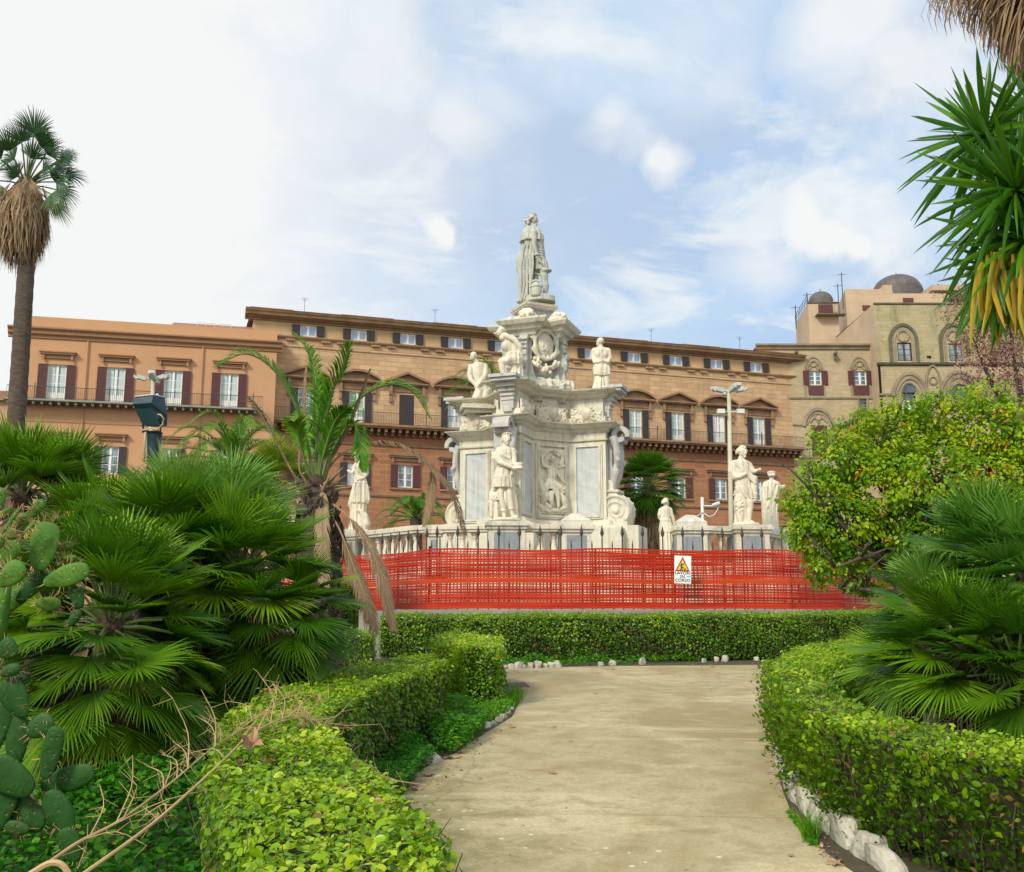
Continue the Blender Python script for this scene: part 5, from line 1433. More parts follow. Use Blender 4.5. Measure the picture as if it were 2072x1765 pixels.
def band(mb, pts, o0, o1, z0, z1_):
    """closed band along a plan line between two outward offsets"""
    A, B = offs(pts, o0), offs(pts, o1); n = len(pts); vs = []
    for a, b in zip(A, B): vs += [(a.x, a.y, z0), (b.x, b.y, z0), (b.x, b.y, z1_), (a.x, a.y, z1_)]
    fs = [(4 * i + j, 4 * i + (j + 1) % 4, 4 * i + 4 + (j + 1) % 4, 4 * i + 4 + j) for i in range(n - 1) for j in range(4)]
    fs += [(3, 2, 1, 0), tuple(4 * (n - 1) + j for j in range(4))]
    mb.add(vs, fs)


ZT = 2.95    # terrace level under the balustrade
st = MB()
for k in range(6):
    z = ZT - .19 * k
    band(st, RING, -.25, .30 + .36 * k, 1.2, z - .03); band(st, RING, -.25, .34 + .36 * k, z - .03, z)
tr = st.top('terrace_steps', M['marble'], 'pale marble steps rising behind the orange netting to the balustrade', 'steps')
te = MB(); pts = offs(RING, -.2); te.add([(p.x, p.y, ZT - .01) for p in pts] + [(pts[-1].x, 44, ZT - .01), (pts[0].x, 44, ZT - .01)], [tuple(range(len(pts) + 2))])
tag(te.build('terrace', M['concrete']), kind='structure', label='paved terrace round the monument')


def baluster(z0, z1_, r=.105):
    h = z1_ - z0
    prof = [(r * 1.05, 0), (r * 1.05, .07), (r * .6, .09), (r * .75, .13), (r * 1.12, .28), (r * 1.05, .38), (r * .62, .60), (r * .5, .72), (r * .62, .78), (r * .9, .82), (r * .62, .86), (r * 1.0, .92), (r * 1.0, 1.0)]
    return MB().lathe([(a, z * h) for a, z in prof], 12)


def balustrade(pts, peds, label, wide=None):
    root = empty('balustrade', (pts[0].x, pts[0].y, ZT), label, 'balustrade')
    u = MB(); band(u, pts, -.2, .2, RAILZ - .20, RAILZ - .13); band(u, pts, -.24, .24, RAILZ - .13, RAILZ - .04); band(u, pts, -.21, .21, RAILZ - .04, RAILZ)
    u.build('handrail', M['marble'], root)
    u = MB(); band(u, pts, -.2, .2, ZT, ZT + .16); u.build('base_rail', M['marble'], root)
    me = None
    for a, b in zip(pts, pts[1:]):
        L = (b - a).length; n = max(1, int(L / .33))
        for k in range(n):
            p = a + (b - a) * ((k + .5) / n)
            if any((p - q).length < w_ * .5 + .12 for q, w_, *_ in peds): continue
            if me is None:
                me = baluster(ZT + .16, RAILZ - .2).build('baluster', M['marble'], root, True, local=True); o = me
            else:
                o = me.copy(); SC.collection.objects.link(o)
            o.location = V((p.x, p.y, ZT + .16)) - WOFF[root.name]
    for q, w_, hh, an, top in peds:
        zt = RAILZ + hh; u = MB()
        def fn(p, q=q, an=an): return V((q.x + p.x * cos(an) - p.y * sin(an), q.y + p.x * sin(an) + p.y * cos(an), p.z))
        h = w_ / 2
        u.box(-h, h, -h, h, ZT - .2, zt - .20, fn); u.box(-h - .05, h + .05, -h - .05, h + .05, zt - .20, zt - .12, fn).box(-h - .10, h + .10, -h - .10, h + .10, zt - .12, zt - .04, fn).box(-h - .06, h + .06, -h - .06, h + .06, zt - .04, zt + .01, fn)
        u.box(-h - .04, h + .04, -h - .04, h + .04, ZT - .2, ZT + .15, fn)
        if top == 'pyramid':
            b0 = [(-h, -h), (h, -h), (h, h), (-h, h)]
            vs = [fn(V((x, y, zt + .01))) for x, y in b0] + [fn(V((x, y, zt + .12))) for x, y in b0] + [fn(V((x * .25, y * .25, zt + .32))) for x, y in b0]
            u.add(vs, [(0, 1, 5, 4), (1, 2, 6, 5), (2, 3, 7, 6), (3, 0, 4, 7), (4, 5, 9, 8), (5, 6, 10, 9), (6, 7, 11, 10), (7, 4, 8, 11), (8, 9, 10, 11)])
        elif top: u.box(-h * .95, h * .95, -h * .8, h * .8, zt + .01, zt + top, fn)
        pd = u.build('pedestal', M['marble'], root)
        u = MB()
        for qq in range(4):
            f2 = lambda p, qq=qq: fn(V((p.x * cos(qq * pi / 2) - p.y * sin(qq * pi / 2), p.x * sin(qq * pi / 2) + p.y * cos(qq * pi / 2), p.z)))
            u.box(-h * .68, h * .68, -h - .012, -h - .001, ZT + .2, zt - .28, f2)
        u.build('pedestal_inlay', M['marble_dark'], pd)
    return root


Q = lambda px, D: poly_at([(px, D)])[0]
pA = P(*q2(670, 1206), 27.0); pA = V((pA.x, 27.0, 0))
balustrade(BL, [(Q(718, 29.7), .72, -.02, rad(-35), .10), (pA, .95, .05, rad(3), 0), (Q(1162, 27.0), .78, -.03, rad(5), 'pyramid'), (Q(880, 27.25), .28, -.1, rad(-4), 0)],
           'pale marble balustrade left of and in front of the monument, with fat turned balusters')
p7 = P(*q3(1010, 1240), 27.8)
balustrade(BRt, [(Q(1394, 27.4), .80, -.03, rad(2), 'pyramid'), (V((p7.x, 27.8, 0)), .92, .02, rad(6), 0), (Q(1606, 33), .7, 0, rad(50), .1)],
           'pale marble balustrade curving round at the right of the monument')
# plinths that carry single statues
a = P(*q3(360, 1500), 27.6); u = MB(); u.box(a.x - .35, a.x + .35, a.y - .3, a.y + .3, ZT - .3, a.z); u.top('statue_plinth', M['marble'], 'low marble plinth under the small woman seen from behind', 'plinth')
a = P(*q3(1215, 1290), 29.6); u = MB(); u.box(a.x - .4, a.x + .4, a.y - .35, a.y + .35, ZT - .3, a.z + .01); u.top('statue_plinth', M['marble'], 'marble plinth under the robed figure at the edge of the tree', 'plinth')
a = LEFTST.loc; u = MB(); u.box(a.x - .34, a.x + .34, a.y - .32, a.y + .32, RAILZ - .1, a.z + .01)
u.top('statue_plinth', M['marble'], 'marble plinth under the robed woman with the lamb', 'plinth')

# ------------------------------------------------------------------ low wall, iron fence, netting
FL = [V((P(px, 1200, D).x, D, 0)) for px, D in [(560, 27.0), (752, 25.4), (868, 23.0), (1200, 22.9), (1600, 23.4), (1700, 24.2), (1850, 28), (1900, 33)]]
NZ0, NZ1 = 1.83, 3.13
WL_ = [V((P(px, 1200, D).x, D, 0)) for px, D in [(560, 26.5), (735, 23.4), (800, 22.4), (1200, 22.3), (1620, 22.7), (1740, 24.4), (1900, 32)]]
u = MB(); band(u, WL_, -.6, -.001, .2, 1.70); band(u, WL_, -.62, .06, 1.70, 1.80)
u.top('low_wall', M['concrete'], 'low grey concrete wall under the orange netting', 'wall')
u = MB(); a = P(752, 1300, 21.2); u.box(a.x - .24, a.x + .24, a.y - .24, a.y + .24, gz(a.y) - .2, zz(1236, 21.2))
u.top('wall_pillar', M['concrete'], 'rough grey pillar at the left end of the low wall', 'pillar')
FI = offs(FL, -.30)
fr = empty('iron_fence', (FI[2].x, FI[2].y, 1.8), 'dark iron railing of tall lance and short spikes behind the netting', 'fence')
u = MB()
for a, b in zip(FI, FI[1:]):
    for z in (1.95, 2.82): u.tube([V((a.x, a.y, z)), V((b.x, b.y, z))], .022, 6)
u.build('fence_rail', M['iron'], fr)
lm, sm = MB(), MB()
lm.tube([(0, 0, 0), (0, 0, 1.62)], .017, 6)
lm.add([(-.045, 0, 1.72), (0, -.02, 1.72), (.045, 0, 1.72), (0, .02, 1.72), (0, 0, 1.60), (0, 0, 1.92)], [(0, 1, 4), (1, 2, 4), (2, 3, 4), (3, 0, 4), (1, 0, 5), (2, 1, 5), (3, 2, 5), (0, 3, 5)])
sm.tube([(0, 0, 0), (0, 0, 1.42)], .014, 6); sm.tube([(0, 0, 1.42), (0, 0, 1.58)], [.022, .002], 6)
lo = so = None; run = 0.0; step = .235; nxt = 0.0; kk = 0; nl = ns = 0
for a, b in zip(FI[1:], FI[2:]):
    L = (b - a).length; e = (b - a) / L
    while nxt <= run + L:
        p = a + e * (nxt - run); px = 1036 + p.x / p.y * 2094
        if 640 < px < 1640 and nl + ns < 400:
            tall = kk % 2 == 0
            if tall:
                if nl < 100:
                    if lo is None: lo = lm.build('lance_picket', M['iron'], fr, local=True); o = lo
                    else: o = lo.copy(); SC.collection.objects.link(o)
                    nl += 1
            else:
                if ns < 100:
                    if so is None: so = sm.build('short_picket', M['iron'], fr, local=True); o = so
                    else: o = so.copy(); SC.collection.objects.link(o)
                    ns += 1
            o.location = V((p.x, p.y, 1.8)) - WOFF[fr.name]
        kk += 1; nxt += step
    run += L
print('pickets', nl, ns)


def netmat(name, c1, c2, tr=.35):
    m, t, b, o = new_mat(name); tc = t.new('ShaderNodeTexCoord'); n = t.noise(t.mapping(tc.outputs['Object'], (.4, .4, 5)), 1.3, 4, .6)
    c = t.mix(t.ramp(n, [(.35, 0.0), (.65, 1.0)]), c1, c2); t.put(b.inputs['Base Color'], c); b.inputs['Roughness'].default_value = .4
    tl = t.new('ShaderNodeBsdfTranslucent'); t.put(tl.inputs[0], c); ms = t.new('ShaderNodeMixShader'); ms.inputs[0].default_value = tr
    t.l.new(b.outputs[0], ms.inputs[1]); t.l.new(tl.outputs[0], ms.inputs[2]); t.l.new(ms.outputs[0], o.inputs[0]); return m


M['net'] = netmat('orange_plastic_net', (.72, .060, .010), (.54, .026, .008))
M['net_band'] = netmat('orange_plastic_band', (.72, .085, .012), (.62, .05, .010), .3)


def along(pts, d):
    for a, b in zip(pts, pts[1:]):
        L = (b - a).length
        if d <= L: return a + (b - a) * (d / L), (b - a).normalized()
        d -= L
    return pts[-1], (pts[-1] - pts[-2]).normalized()


def net(pts, z0, z1_, nr, cw, th, seed, wav=.02):
    """mesh of flat plastic strands: rows and columns of thin ribbons"""
    LL = sum((b - a).length for a, b in zip(pts, pts[1:])); nc = int(LL / cw); rr = random.Random(seed)
    ph = [rr.uniform(0, 6.3) for _ in range(8)]
    def pt(d, f):
        p, e = along(pts, d)
        sag = .018 * sin(d * .9 + ph[0]) * (1 - f) * f * 4 + .005 * sin(d * 2.1 + ph[1])
        o_ = wav * sin(f * 8 + d * .5 + ph[2]) + wav * .5 * sin(d * 1.6 + ph[3])
        z = z0 + (z1_ - z0) * f + sag + (.02 * sin(d * 1.7 + ph[4]) if f > .98 else 0)
        return V((p.x + e.y * (.03 + o_), p.y - e.x * (.03 + o_), z))
    mb = MB(); bd = MB(); bands = {int(nr * .44), int(nr * .44) + 1}
    seg = max(2, int(LL / .30))
    for r in range(nr + 1):
        f = r / nr; f = f + .004 * sin(r * 2.1)
        t_ = th * (1.4 if r in (0, nr) else 1) * (1.6 if rr.random() < .2 else 1)
        tgt = mb; 
        if r in bands: t_ = (z1_ - z0) / nr * .55; tgt = bd
        base = len(tgt.v); vs = []; fs = []
        for s_ in range(seg + 1):
            p = pt(LL * s_ / seg, min(max(f, 0), 1)); vs += [p + V((0, 0, -t_)), p + V((0, 0, t_)), p + V((0, -.006, t_)), p + V((0, -.006, -t_))]
        for s_ in range(seg):
            b = 4 * s_; fs += [(b, b + 4, b + 5, b + 1), (b + 3, b + 2, b + 6, b + 7), (b + 1, b + 5, b + 6, b + 2), (b, b + 3, b + 7, b + 4)]
        tgt.add(vs, fs)
    for c in range(nc + 1):
        d = c * cw; w_ = th * .9; vs = []; fs = []
        for k in range(11):
            p, e = along(pts, d); q = pt(d, k / 10); ex = V((e.x, e.y, 0)) * w_; vs += [q - ex, q + ex]
        for k in range(10): fs.append((2 * k, 2 * k + 1, 2 * k + 3, 2 * k + 2))
        mb.add(vs, fs)
    return mb, bd


FN = FL[:]
nb = empty('safety_netting', (FN[2].x, FN[2].y, NZ0), 'orange plastic construction netting tied along the iron railing', 'netting')
n1_, b1_ = net(FN, NZ0 + .02, NZ1, 23, .074, .0135, 1)
n1_.build('net', M['net'], nb); b1_.build('net_band', M['net_band'], nb)
n2_, b2_ = net(offs(FN, -.12), NZ0 + .05, NZ1 - .08, 19, .088, .0110, 5, .03)
n2_.build('net', M['net'], nb)
u = MB()
for k in range(14):
    p, e = along(FN, 1.0 + 1.75 * k); u.tube([(p.x, p.y + .05, 1.8), (p.x, p.y + .05, NZ1 + .02)], .014, 6)
p = FN[2]; u.tube([(p.x, p.y + .05, 1.8), (p.x, p.y + .05, NZ1 + .08)], .03, 6)
u.build('net_post', M['darkmetal'], nb)
# works sign
sx0 = P(1399, 1150, 22.75); cx, cz = P(1381, 1153, 22.75).x, P(1381, 1153, 22.75).z
SG = empty('works_sign', (cx, 22.72, cz), 'white LAVORI IN CORSO works sign with a yellow warning triangle on the netting', 'sign', rz=0)
SG.rotation_euler = (0, rad(2.2), 0)


def flatm(name, c): return plain(name, c, tuple(x * .9 for x in c), 4, .45, .0)


M['sgw'] = flatm('sign_white', (.78, .84, .82)); M['sgy'] = flatm('sign_yellow', (.78, .52, .04)); M['sgr'] = flatm('sign_red', (.30, .02, .015)); M['sgk'] = flatm('sign_black', (.02, .02, .02)); M['sgt'] = flatm('sign_tape', (.10, .55, .52))
w_, h_ = .185, .305
MB().box(-w_, w_, -.004, .004, -h_, h_).build('board', M['sgw'], SG, local=True)
def pr(mb, poly, y0, y1): return mb.prism(poly, y0, y1, fn=lambda p: V((p.x, p.z, p.y)))
tcx, tz0, tz1 = -.005, -.035, .285
pr(MB(), [(tcx - .16, tz0), (tcx + .16, tz0), (tcx, tz1)], -.008, -.0045).build('triangle_border', M['sgr'], SG, local=True)
pr(MB(), [(tcx - .122, tz0 + .025), (tcx + .122, tz0 + .025), (tcx, tz1 - .06)], -.011, -.0085).build('triangle', M['sgy'], SG, local=True)
pc = MB()


def st_(pts, r):
    for (x0, z0), (x1, z1_) in zip(pts, pts[1:]): 
        d = V((x1 - x0, z1_ - z0)); L = d.length or 1; n_ = V((-d.y, d.x)) / L * r; e = d / L * r * .6
        pr(pc, [(x0 + n_.x - e.x, z0 + n_.y - e.y), (x0 - n_.x - e.x, z0 - n_.y - e.y), (x1 - n_.x + e.x, z1_ - n_.y + e.y), (x1 + n_.x + e.x, z1_ + n_.y + e.y)], -.014 - rnd.uniform(0, .0008), -.0115)


st_([(-.030, .125), (-.042, .085)], .013); st_([(-.042, .085), (-.036, .045), (-.046, -.002)], .009); st_([(-.036, .080), (-.010, .045), (-.020, -.002)], .009)
st_([(-.030, .128), (.004, .120), (.002, .085)], .009); st_([(-.016, .065), (.050, .012)], .004)
pr(pc, [(.018, .126), (.030, .122), (.036, .132), (.030, .143), (.019, .141), (.013, .133)], -.0135, -.0115); pr(pc, [(.014, .0), (.082, .0), (.048, .028)], -.0135, -.0115)
pc.build('digging_worker_symbol', M['sgk'], SG, local=True)
MB().box(.085, .168, -.009, -.0045, -.155, -.132).build('tape', M['sgt'], SG, local=True)
for txt, z in (('LAVORI', -.105), ('IN', -.185), ('CORSO', -.265)):
    cu = bpy.data.curves.new('text', 'FONT'); cu.body = txt; cu.size = .094; cu.align_x = 'CENTER'; cu.extrude = .0008; cu.offset = .0018; cu.space_character = 1.08
    ob = bpy.data.objects.new('text', cu); SC.collection.objects.link(ob)
    me = bpy.data.meshes.new_from_object(ob.evaluated_get(bpy.context.evaluated_depsgraph_get())); bpy.data.objects.remove(ob)
    me.materials.clear(); o = link('lettering', me, M['sgk'], SG); o.location = (-.003, -.006, z); o.rotation_euler = (pi / 2, 0, 0)

# ------------------------------------------------------------------ lamps, floodlight, camera
def lamp(px, py, D, py0, label, second=None):
    a = P(px, py, D); b = P(px, py0, D); rt = empty('street_lamp', (a.x, D, gz(D)), label, 'street lamp', 'tall street lamps')
    u = MB(); u.tube([(b.x, D, gz(D)), (a.x, D, a.z + .05)], [.11, .07], 10); u.build('pole', M['pole'], rt, True)
    def head(dx, dy, z, L=.55):
        h = MB(); n = V((dx, dy, 0)).normalized(); s_ = V((-n.y, n.x, 0))
        for (t0, t1, ww, hh) in ((.05, .25, .05, .04), (.25, L, .13, .07), (L, L + .12, .10, .05)):
            c0 = V((a.x, D, z)) + n * t0; c1 = V((a.x, D, z)) + n * t1; up = V((0, 0, .12 * t1))
            vs = [c0 + s_ * ww + V((0, 0, hh)), c0 - s_ * ww + V((0, 0, hh)), c1 - s_ * ww + V((0, 0, hh)) + up, c1 + s_ * ww + V((0, 0, hh)) + up, c0 + s_ * ww * .8 - V((0, 0, hh)), c0 - s_ * ww * .8 - V((0, 0, hh)), c1 - s_ * ww * .8 - V((0, 0, hh)) + up, c1 + s_ * ww * .8 - V((0, 0, hh)) + up]
            h.add(vs, [(0, 1, 2, 3), (7, 6, 5, 4), (0, 4, 5, 1), (1, 5, 6, 2), (2, 6, 7, 3), (3, 7, 4, 0)])
        h.build('lamp_head', M['lamp'], rt)
    head(-1, -.25, a.z); head(1, -.35, a.z); head(.25, -1, a.z, .7); head(-.1, 1, a.z)
    if second: 
        z = P(px, second, D).z; x = P(px, second, D).x - a.x
        for sg in (-1, 1):
            h = MB(); c = V((a.x + sg * .22, D - .1, z)); h.tube([V((a.x, D, z)), c], .025, 6); h.box(c.x - .0 if sg > 0 else c.x - .26, c.x + .26 if sg > 0 else c.x, D - .25, D - .02, z - .09, z + .07); h.build('floodlight_head', M['lamp'], rt)
    return rt


lamp(310, 768, 36, 960, 'pale street lamp with three flat heads rising behind the dark floodlight')
lamp(1475, 792, 36, 1066, 'pale street lamp with two tiers of heads in front of the palace', 834)
DF = 13.0
fx = P(311, 840, DF); FB = empty('floodlight', (fx.x, DF, gz(DF)), 'dark teal floodlight with cable on a thick post above the fan palms', 'floodlight')
k_ = DF / F
u = MB(); u.lathe([(.075, gz(DF)), (.075, P(0, 920, DF).z), (.10, P(0, 877, DF).z), (.104, P(0, 875, DF).z)], 18, (P(311, 900, DF).x, DF, 0)); u.build('post', M['teal'], FB, True)
def fp(x, y, d): p = P(x, y, DF); return (p.x, DF + d, p.z)
u = MB()
F0 = [(284, 808, -.22), (329, 800, -.22), (335, 838, -.30), (284, 826, -.33)]
pf = lambda x, y, d: fp(127.4 + x * .1289 + 126, 0, 0)
def fz(x, y): return (252.9 + x * .12895, 733.4 + y * .12895)
def fq(x, y, d): a_ = fz(x, y); return fp(a_[0], a_[1], d)
rim = [fq(238, 590, -.14), fq(615, 545, -.14), fq(655, 800, .12), fq(260, 770, .12)]
front = [fq(232, 720, -.22), fq(530, 700, -.22), fq(560, 860, -.18), fq(300, 860, -.18)]
vs = [fq(245, 595, -.20), fq(530, 565, -.20), fq(615, 548, .02), fq(330, 575, .02),
      fq(235, 720, -.26), fq(520, 700, -.26), fq(665, 835, .0), fq(300, 740, .04),
      fq(250, 780, -.22), fq(510, 775, -.22), fq(345, 1020, -.16), fq(590, 1015, -.16), fq(650, 1000, .02), fq(400, 1010, .02), fq(650, 850, .02)]
u.add(vs, [(0, 1, 5, 4), (1, 2, 6, 5), (0, 3, 2, 1), (4, 5, 9, 8), (8, 9, 11, 10), (5, 6, 14, 12, 11, 9), (10, 11, 12, 13), (2, 3, 7, 6), (0, 4, 8, 7, 3), (7, 8, 10, 13), (6, 7, 13, 12, 14)])
u.build('lamp_housing', M['teal'], FB)
u = MB()
u.tube([fq(330, 965, -.1), fq(322, 1110, -.1), fq(600, 1105, -.1), fq(610, 900, -.1)], .016, 6); u.build('yoke', M['darkmetal'], FB)
u = MB(); u.tube([fq(590, 860, -.18), fq(640, 870, -.2), fq(690, 930, -.2), fq(670, 1020, -.2), fq(590, 1100, -.2), fq(500, 1075, -.2), fq(430, 1100, -.2), fq(370, 1110, -.2), fq(330, 1075, -.2)], .010, 6, cap=False)
u.tube([fq(375, 1120, -.12), fq(360, 1250, -.12), fq(355, 1600, -.12)], .012, 6); u.build('cable', M['cable'], FB, True)
u = MB()
for x, y in ((320, 560), (548, 538), (232, 610)): u.ell(fq(x, y, -.1), .02, 8, 6)
u.tube([fq(240, 592, -.21), fq(530, 562, -.21), fq(612, 545, .0)], .008, 5); u.build('clip', M['lamp'], FB)
# cctv on its post
DC = 30.0; a = P(*q3(640, 1245), DC); b = P(*q3(640, 1015), DC)
CT = empty('security_camera', (a.x, DC, a.z - 1), 'grey post with a small security camera and looping cables beside the palm', 'security camera')
u = MB(); u.tube([(a.x, DC, a.z - 1.2), (b.x, DC, b.z)], .05, 8); u.build('post', M['lamp'], CT, True)
def cq(x, y, d=-.06): p = P(*q3(x, y), DC); return (p.x, DC + d, p.z)
u = MB(); u.tube([cq(645, 1088), cq(735, 1090), cq(738, 1075)], .022, 6); u.build('arm', M['lamp'], CT, True)
u = MB(); u.tube([cq(720, 1085, -.1), cq(778, 1066, -.1)], [.05, .06], 8); u.build('camera_housing', M['lamp'], CT)
u = MB(); u.tube([cq(775, 1075), cq(765, 1120), cq(735, 1165), cq(695, 1178), cq(655, 1150)], .016, 6); u.tube([cq(645, 1140), cq(600, 1170), cq(550, 1178)], .014, 6); u.build('cable', M['lamp'], CT, True)

# ------------------------------------------------------------------ manhole, kerb stones, litter
c = [H(1000, 1384), H(1062, 1381.5), H(1072, 1391), H(1003, 1393)]
u = MB(); u.add([(p.x, p.y, gz(p.y) + .012) for p in c] + [(p.x, p.y, gz(p.y) + .002) for p in c], [(0, 1, 2, 3), (0, 4, 5, 1), (1, 5, 6, 2), (2, 6, 7, 3), (3, 7, 4, 0)])
u.top('drain_cover', plain('rusty_iron', (.13, .085, .065), (.09, .06, .05), 6, .8, .3), 'brown metal drain cover set in the path by the cut hedge', 'drain cover')
M['whitestone'] = marble('whitewashed_stone', (.50, .47, .38), (.36, .30, .20), (.20, .22, .15), .9, .8)


def stone(p, sx, sy, sz_, rz, seed, label, group, name='border_stone'):
    bm = bmesh.new(); bmesh.ops.create_cube(bm, size=2); bmesh.ops.subdivide_edges(bm, edges=bm.edges[:], cuts=4, use_grid_fill=True)
    r = random.Random(seed); q = [V((r.uniform(-1, 1), r.uniform(-1, 1), r.uniform(-1, 1))).normalized() for _ in range(9)]; w_ = [r.uniform(.78, 1.05) for _ in q]
    for v in bm.verts:
        c = v.co.copy(); n = c.normalized(); c = c * .90 + n * .12
        for a_, b_ in zip(q, w_):
            d = c.dot(a_)
            if d > b_: c -= a_ * (d - b_) * .9
        c += n * (.06 * sin(c.x * 5 + seed) * cos(c.y * 4 + c.z * 5) + .03 * sin(c.x * 13 + c.z * 11 + seed))
        v.co = (c.x * sx, c.y * sy, c.z * sz_ + sz_ * .7)
    me = bpy.data.meshes.new(name); bm.to_mesh(me); bm.free(); o = link(name, me, M['whitestone']); o.location = p; o.rotation_euler = (0, 0, rz); return tag(o, label, 'stone', group)


ordn = ['nearest', 'second nearest', 'third', 'fourth', 'fifth', 'sixth', 'seventh', 'eighth', 'ninth', 'tenth', 'eleventh', 'twelfth', 'thirteenth', 'fourteenth', 'fifteenth', 'sixteenth']
RS = [H(*p) for p in [(1800, 1775), (1762, 1748), (1722, 1722), (1690, 1697), (1658, 1674), (1640, 1655), (1620, 1637), (1601, 1612), (1592, 1590), (1583, 1568), (1576, 1545), (1571, 1522), (1568, 1500)]]
for i, p in enumerate(RS):
    nx_ = RS[i + 1] if i + 1 < len(RS) else p + (p - RS[i - 1]); dv = nx_ - p; L = dv.length
    p = p + V((.045, .02, 0)); big = i < 3
    stone((p.x + dv.x / 2, p.y + dv.y / 2, gz(p.y) - .03), max(L * .52, .10), .070, .090 + .012 * (i % 3), math.atan2(dv.y, dv.x), 40 + i,
          f'whitewashed border stone under the right hedge, {ordn[i]} from the camera', 'whitewashed stones along the right edge of the path')
for i, (x, y, s_) in enumerate([(770, 1605, .08), (800, 1585, .075), (826, 1562, .06), (876, 1538, .085), (985, 1466, .06), (998, 1461, .055), (1010, 1454, .06), (1020, 1447, .055), (1029, 1438, .055), (1033, 1430, .05)]):
    p = H(x, y + 6); stone((p.x, p.y, gz(p.y) - .03), s_, s_ * .6, s_ * .85, rad(50 + 10 * (i % 3)), 70 + i, f'mossy pale border stone at the left edge of the path, {ordn[i]} from the camera', 'pale stones along the left edge of the path')
for i, x in enumerate([1021, 1035, 1048, 1062, 1074, 1088, 1103, 1115, 1127, 1216, 1238, 1300, 1425, 1450, 1468, 1530]):
    p = H(x, 1354 - .034 * (x - 1021)); s_ = .055 + .014 * ((i * 7) % 3)
    stone((p.x, p.y, gz(p.y) - .02), s_, s_ * .7, s_ * 1.0, rad(20 * i), 90 + i, f'small pale stone below the long far hedge, {["leftmost", "second from the left", "third from the left"][i] if i < 3 else ordn[i] + " from the left"}', 'small stones in front of the far hedge')
# ------------------------------------------------------------------ foliage machinery
T_SIMPLE = (np.array([[0, 0, 0], [.5, -.27, .05], [1, 0, -.05], [.5, .27, .05]], float), np.array([[0, 1, 2], [0, 2, 3]]))
T_OVATE = (np.array([[0, 0, 0], [.22, -.22, .05], [.55, -.30, .07], [.85, -.15, .0], [1.0, 0, -.08], [.85, .15, .0], [.55, .30, .07], [.22, .22, .05], [.25, 0, -.02], [.55, 0, -.01], [.85, 0, -.05]], float),
           np.array([[0, 1, 8], [1, 2, 9], [1, 9, 8], [2, 3, 10], [2, 10, 9], [3, 4, 10], [0, 8, 7], [8, 9, 6], [8, 6, 7], [9, 10, 5], [9, 5, 6], [10, 4, 5]]))


def unit(a): return a / np.maximum(np.linalg.norm(a, axis=1, keepdims=True), 1e-9)


class LB:
    """many leaves in one mesh, each with its own random value 'var'"""
    def __init__(s): s.V = []; s.Fc = []; s.A = []; s.n = 0

    def leaves(s, pos, nrm, size, var, tpl=T_SIMPLE, axis=None, width=1.0):
        N = len(pos)
        if N == 0: return s
        nrm = unit(nrm + NR.normal(0, .45, (N, 3)))
        ax = NR.normal(0, 1, (N, 3)) if axis is None else axis + NR.normal(0, .35, (N, 3))
        ax = unit(ax - nrm * np.sum(ax * nrm, 1, keepdims=True)); sd = np.cross(nrm, ax)
        tv, tf = tpl; sz = np.asarray(size).reshape(-1, 1, 1) * np.ones((N, 1, 1))
        P_ = pos[:, None, :] + sz * (ax[:, None, :] * tv[None, :, 0:1] + width * sd[:, None, :] * tv[None, :, 1:2] + nrm[:, None, :] * tv[None, :, 2:3])
        k = len(tv); s.V.append(P_.reshape(-1, 3)); s.Fc.append((tf[None] + (np.arange(N) * k)[:, None, None] + s.n).reshape(-1, 3))
        s.A.append(np.repeat(var, k)); s.n += N * k; return s

    def raw(s, vs, fs, var):
        """triangles"""
        s.V.append(np.asarray(vs, float)); s.Fc.append(np.asarray(fs, int) + s.n); s.A.append(np.full(len(vs), var) if np.isscalar(var) else np.asarray(var)); s.n += len(vs); return s

    def build(s, name, mat, parent=None, off=(0, 0, 0), smooth=True, world=True):
        v = np.concatenate(s.V); f = np.concatenate(s.Fc); a = np.clip(np.concatenate(s.A), 0, 1)
        if world and parent is not None: off = WOFF[parent.name]
        v = v - np.array(off)[None]
        me = bpy.data.meshes.new(name); me.vertices.add(len(v)); me.vertices.foreach_set('co', v.ravel().astype(np.float32))
        me.loops.add(f.size); me.loops.foreach_set('vertex_index', f.ravel().astype(np.int32))
        me.polygons.add(len(f)); me.polygons.foreach_set('loop_start', np.arange(0, f.size, 3, dtype=np.int32)); me.polygons.foreach_set('loop_total', np.full(len(f), 3, np.int32))
        me.polygons.foreach_set('use_smooth', np.full(len(f), smooth)); me.update(calc_edges=True)
        at = me.attributes.new('var', 'FLOAT', 'POINT'); at.data.foreach_set('value', a.astype(np.float32))
        o = link(name, me, mat, parent, loc=(0, 0, 0) if parent is not None else off); WOFF[o.name] = V(off); return o


def ribbon(lb, pts, widths, side, var, fold=0.0, tipvar=None):
    """blade along pts with a V fold; side = unit vectors"""
    vs = []; fs = []; vv = []
    n = len(pts)
    for i in range(n):
        p = pts[i]; w_ = widths[i]; sd = side[i] if isinstance(side, list) else side
        d = (pts[min(i + 1, n - 1)] - pts[max(i - 1, 0)]).normalized(); up = d.cross(sd)
        vs += [p - sd * w_ + up * (fold * w_), p, p + sd * w_ + up * (fold * w_)]
        q = var if tipvar is None else var + (tipvar - var) * (i / (n - 1)) ** 3
        vv += [q] * 3
    for i in range(n - 1):
        b = 3 * i
        for j in (0, 1): fs += [(b + j, b + j + 1, b + j + 4), (b + j, b + j + 4, b + j + 3)]
    lb.raw([tuple(v) for v in vs], fs, vv)


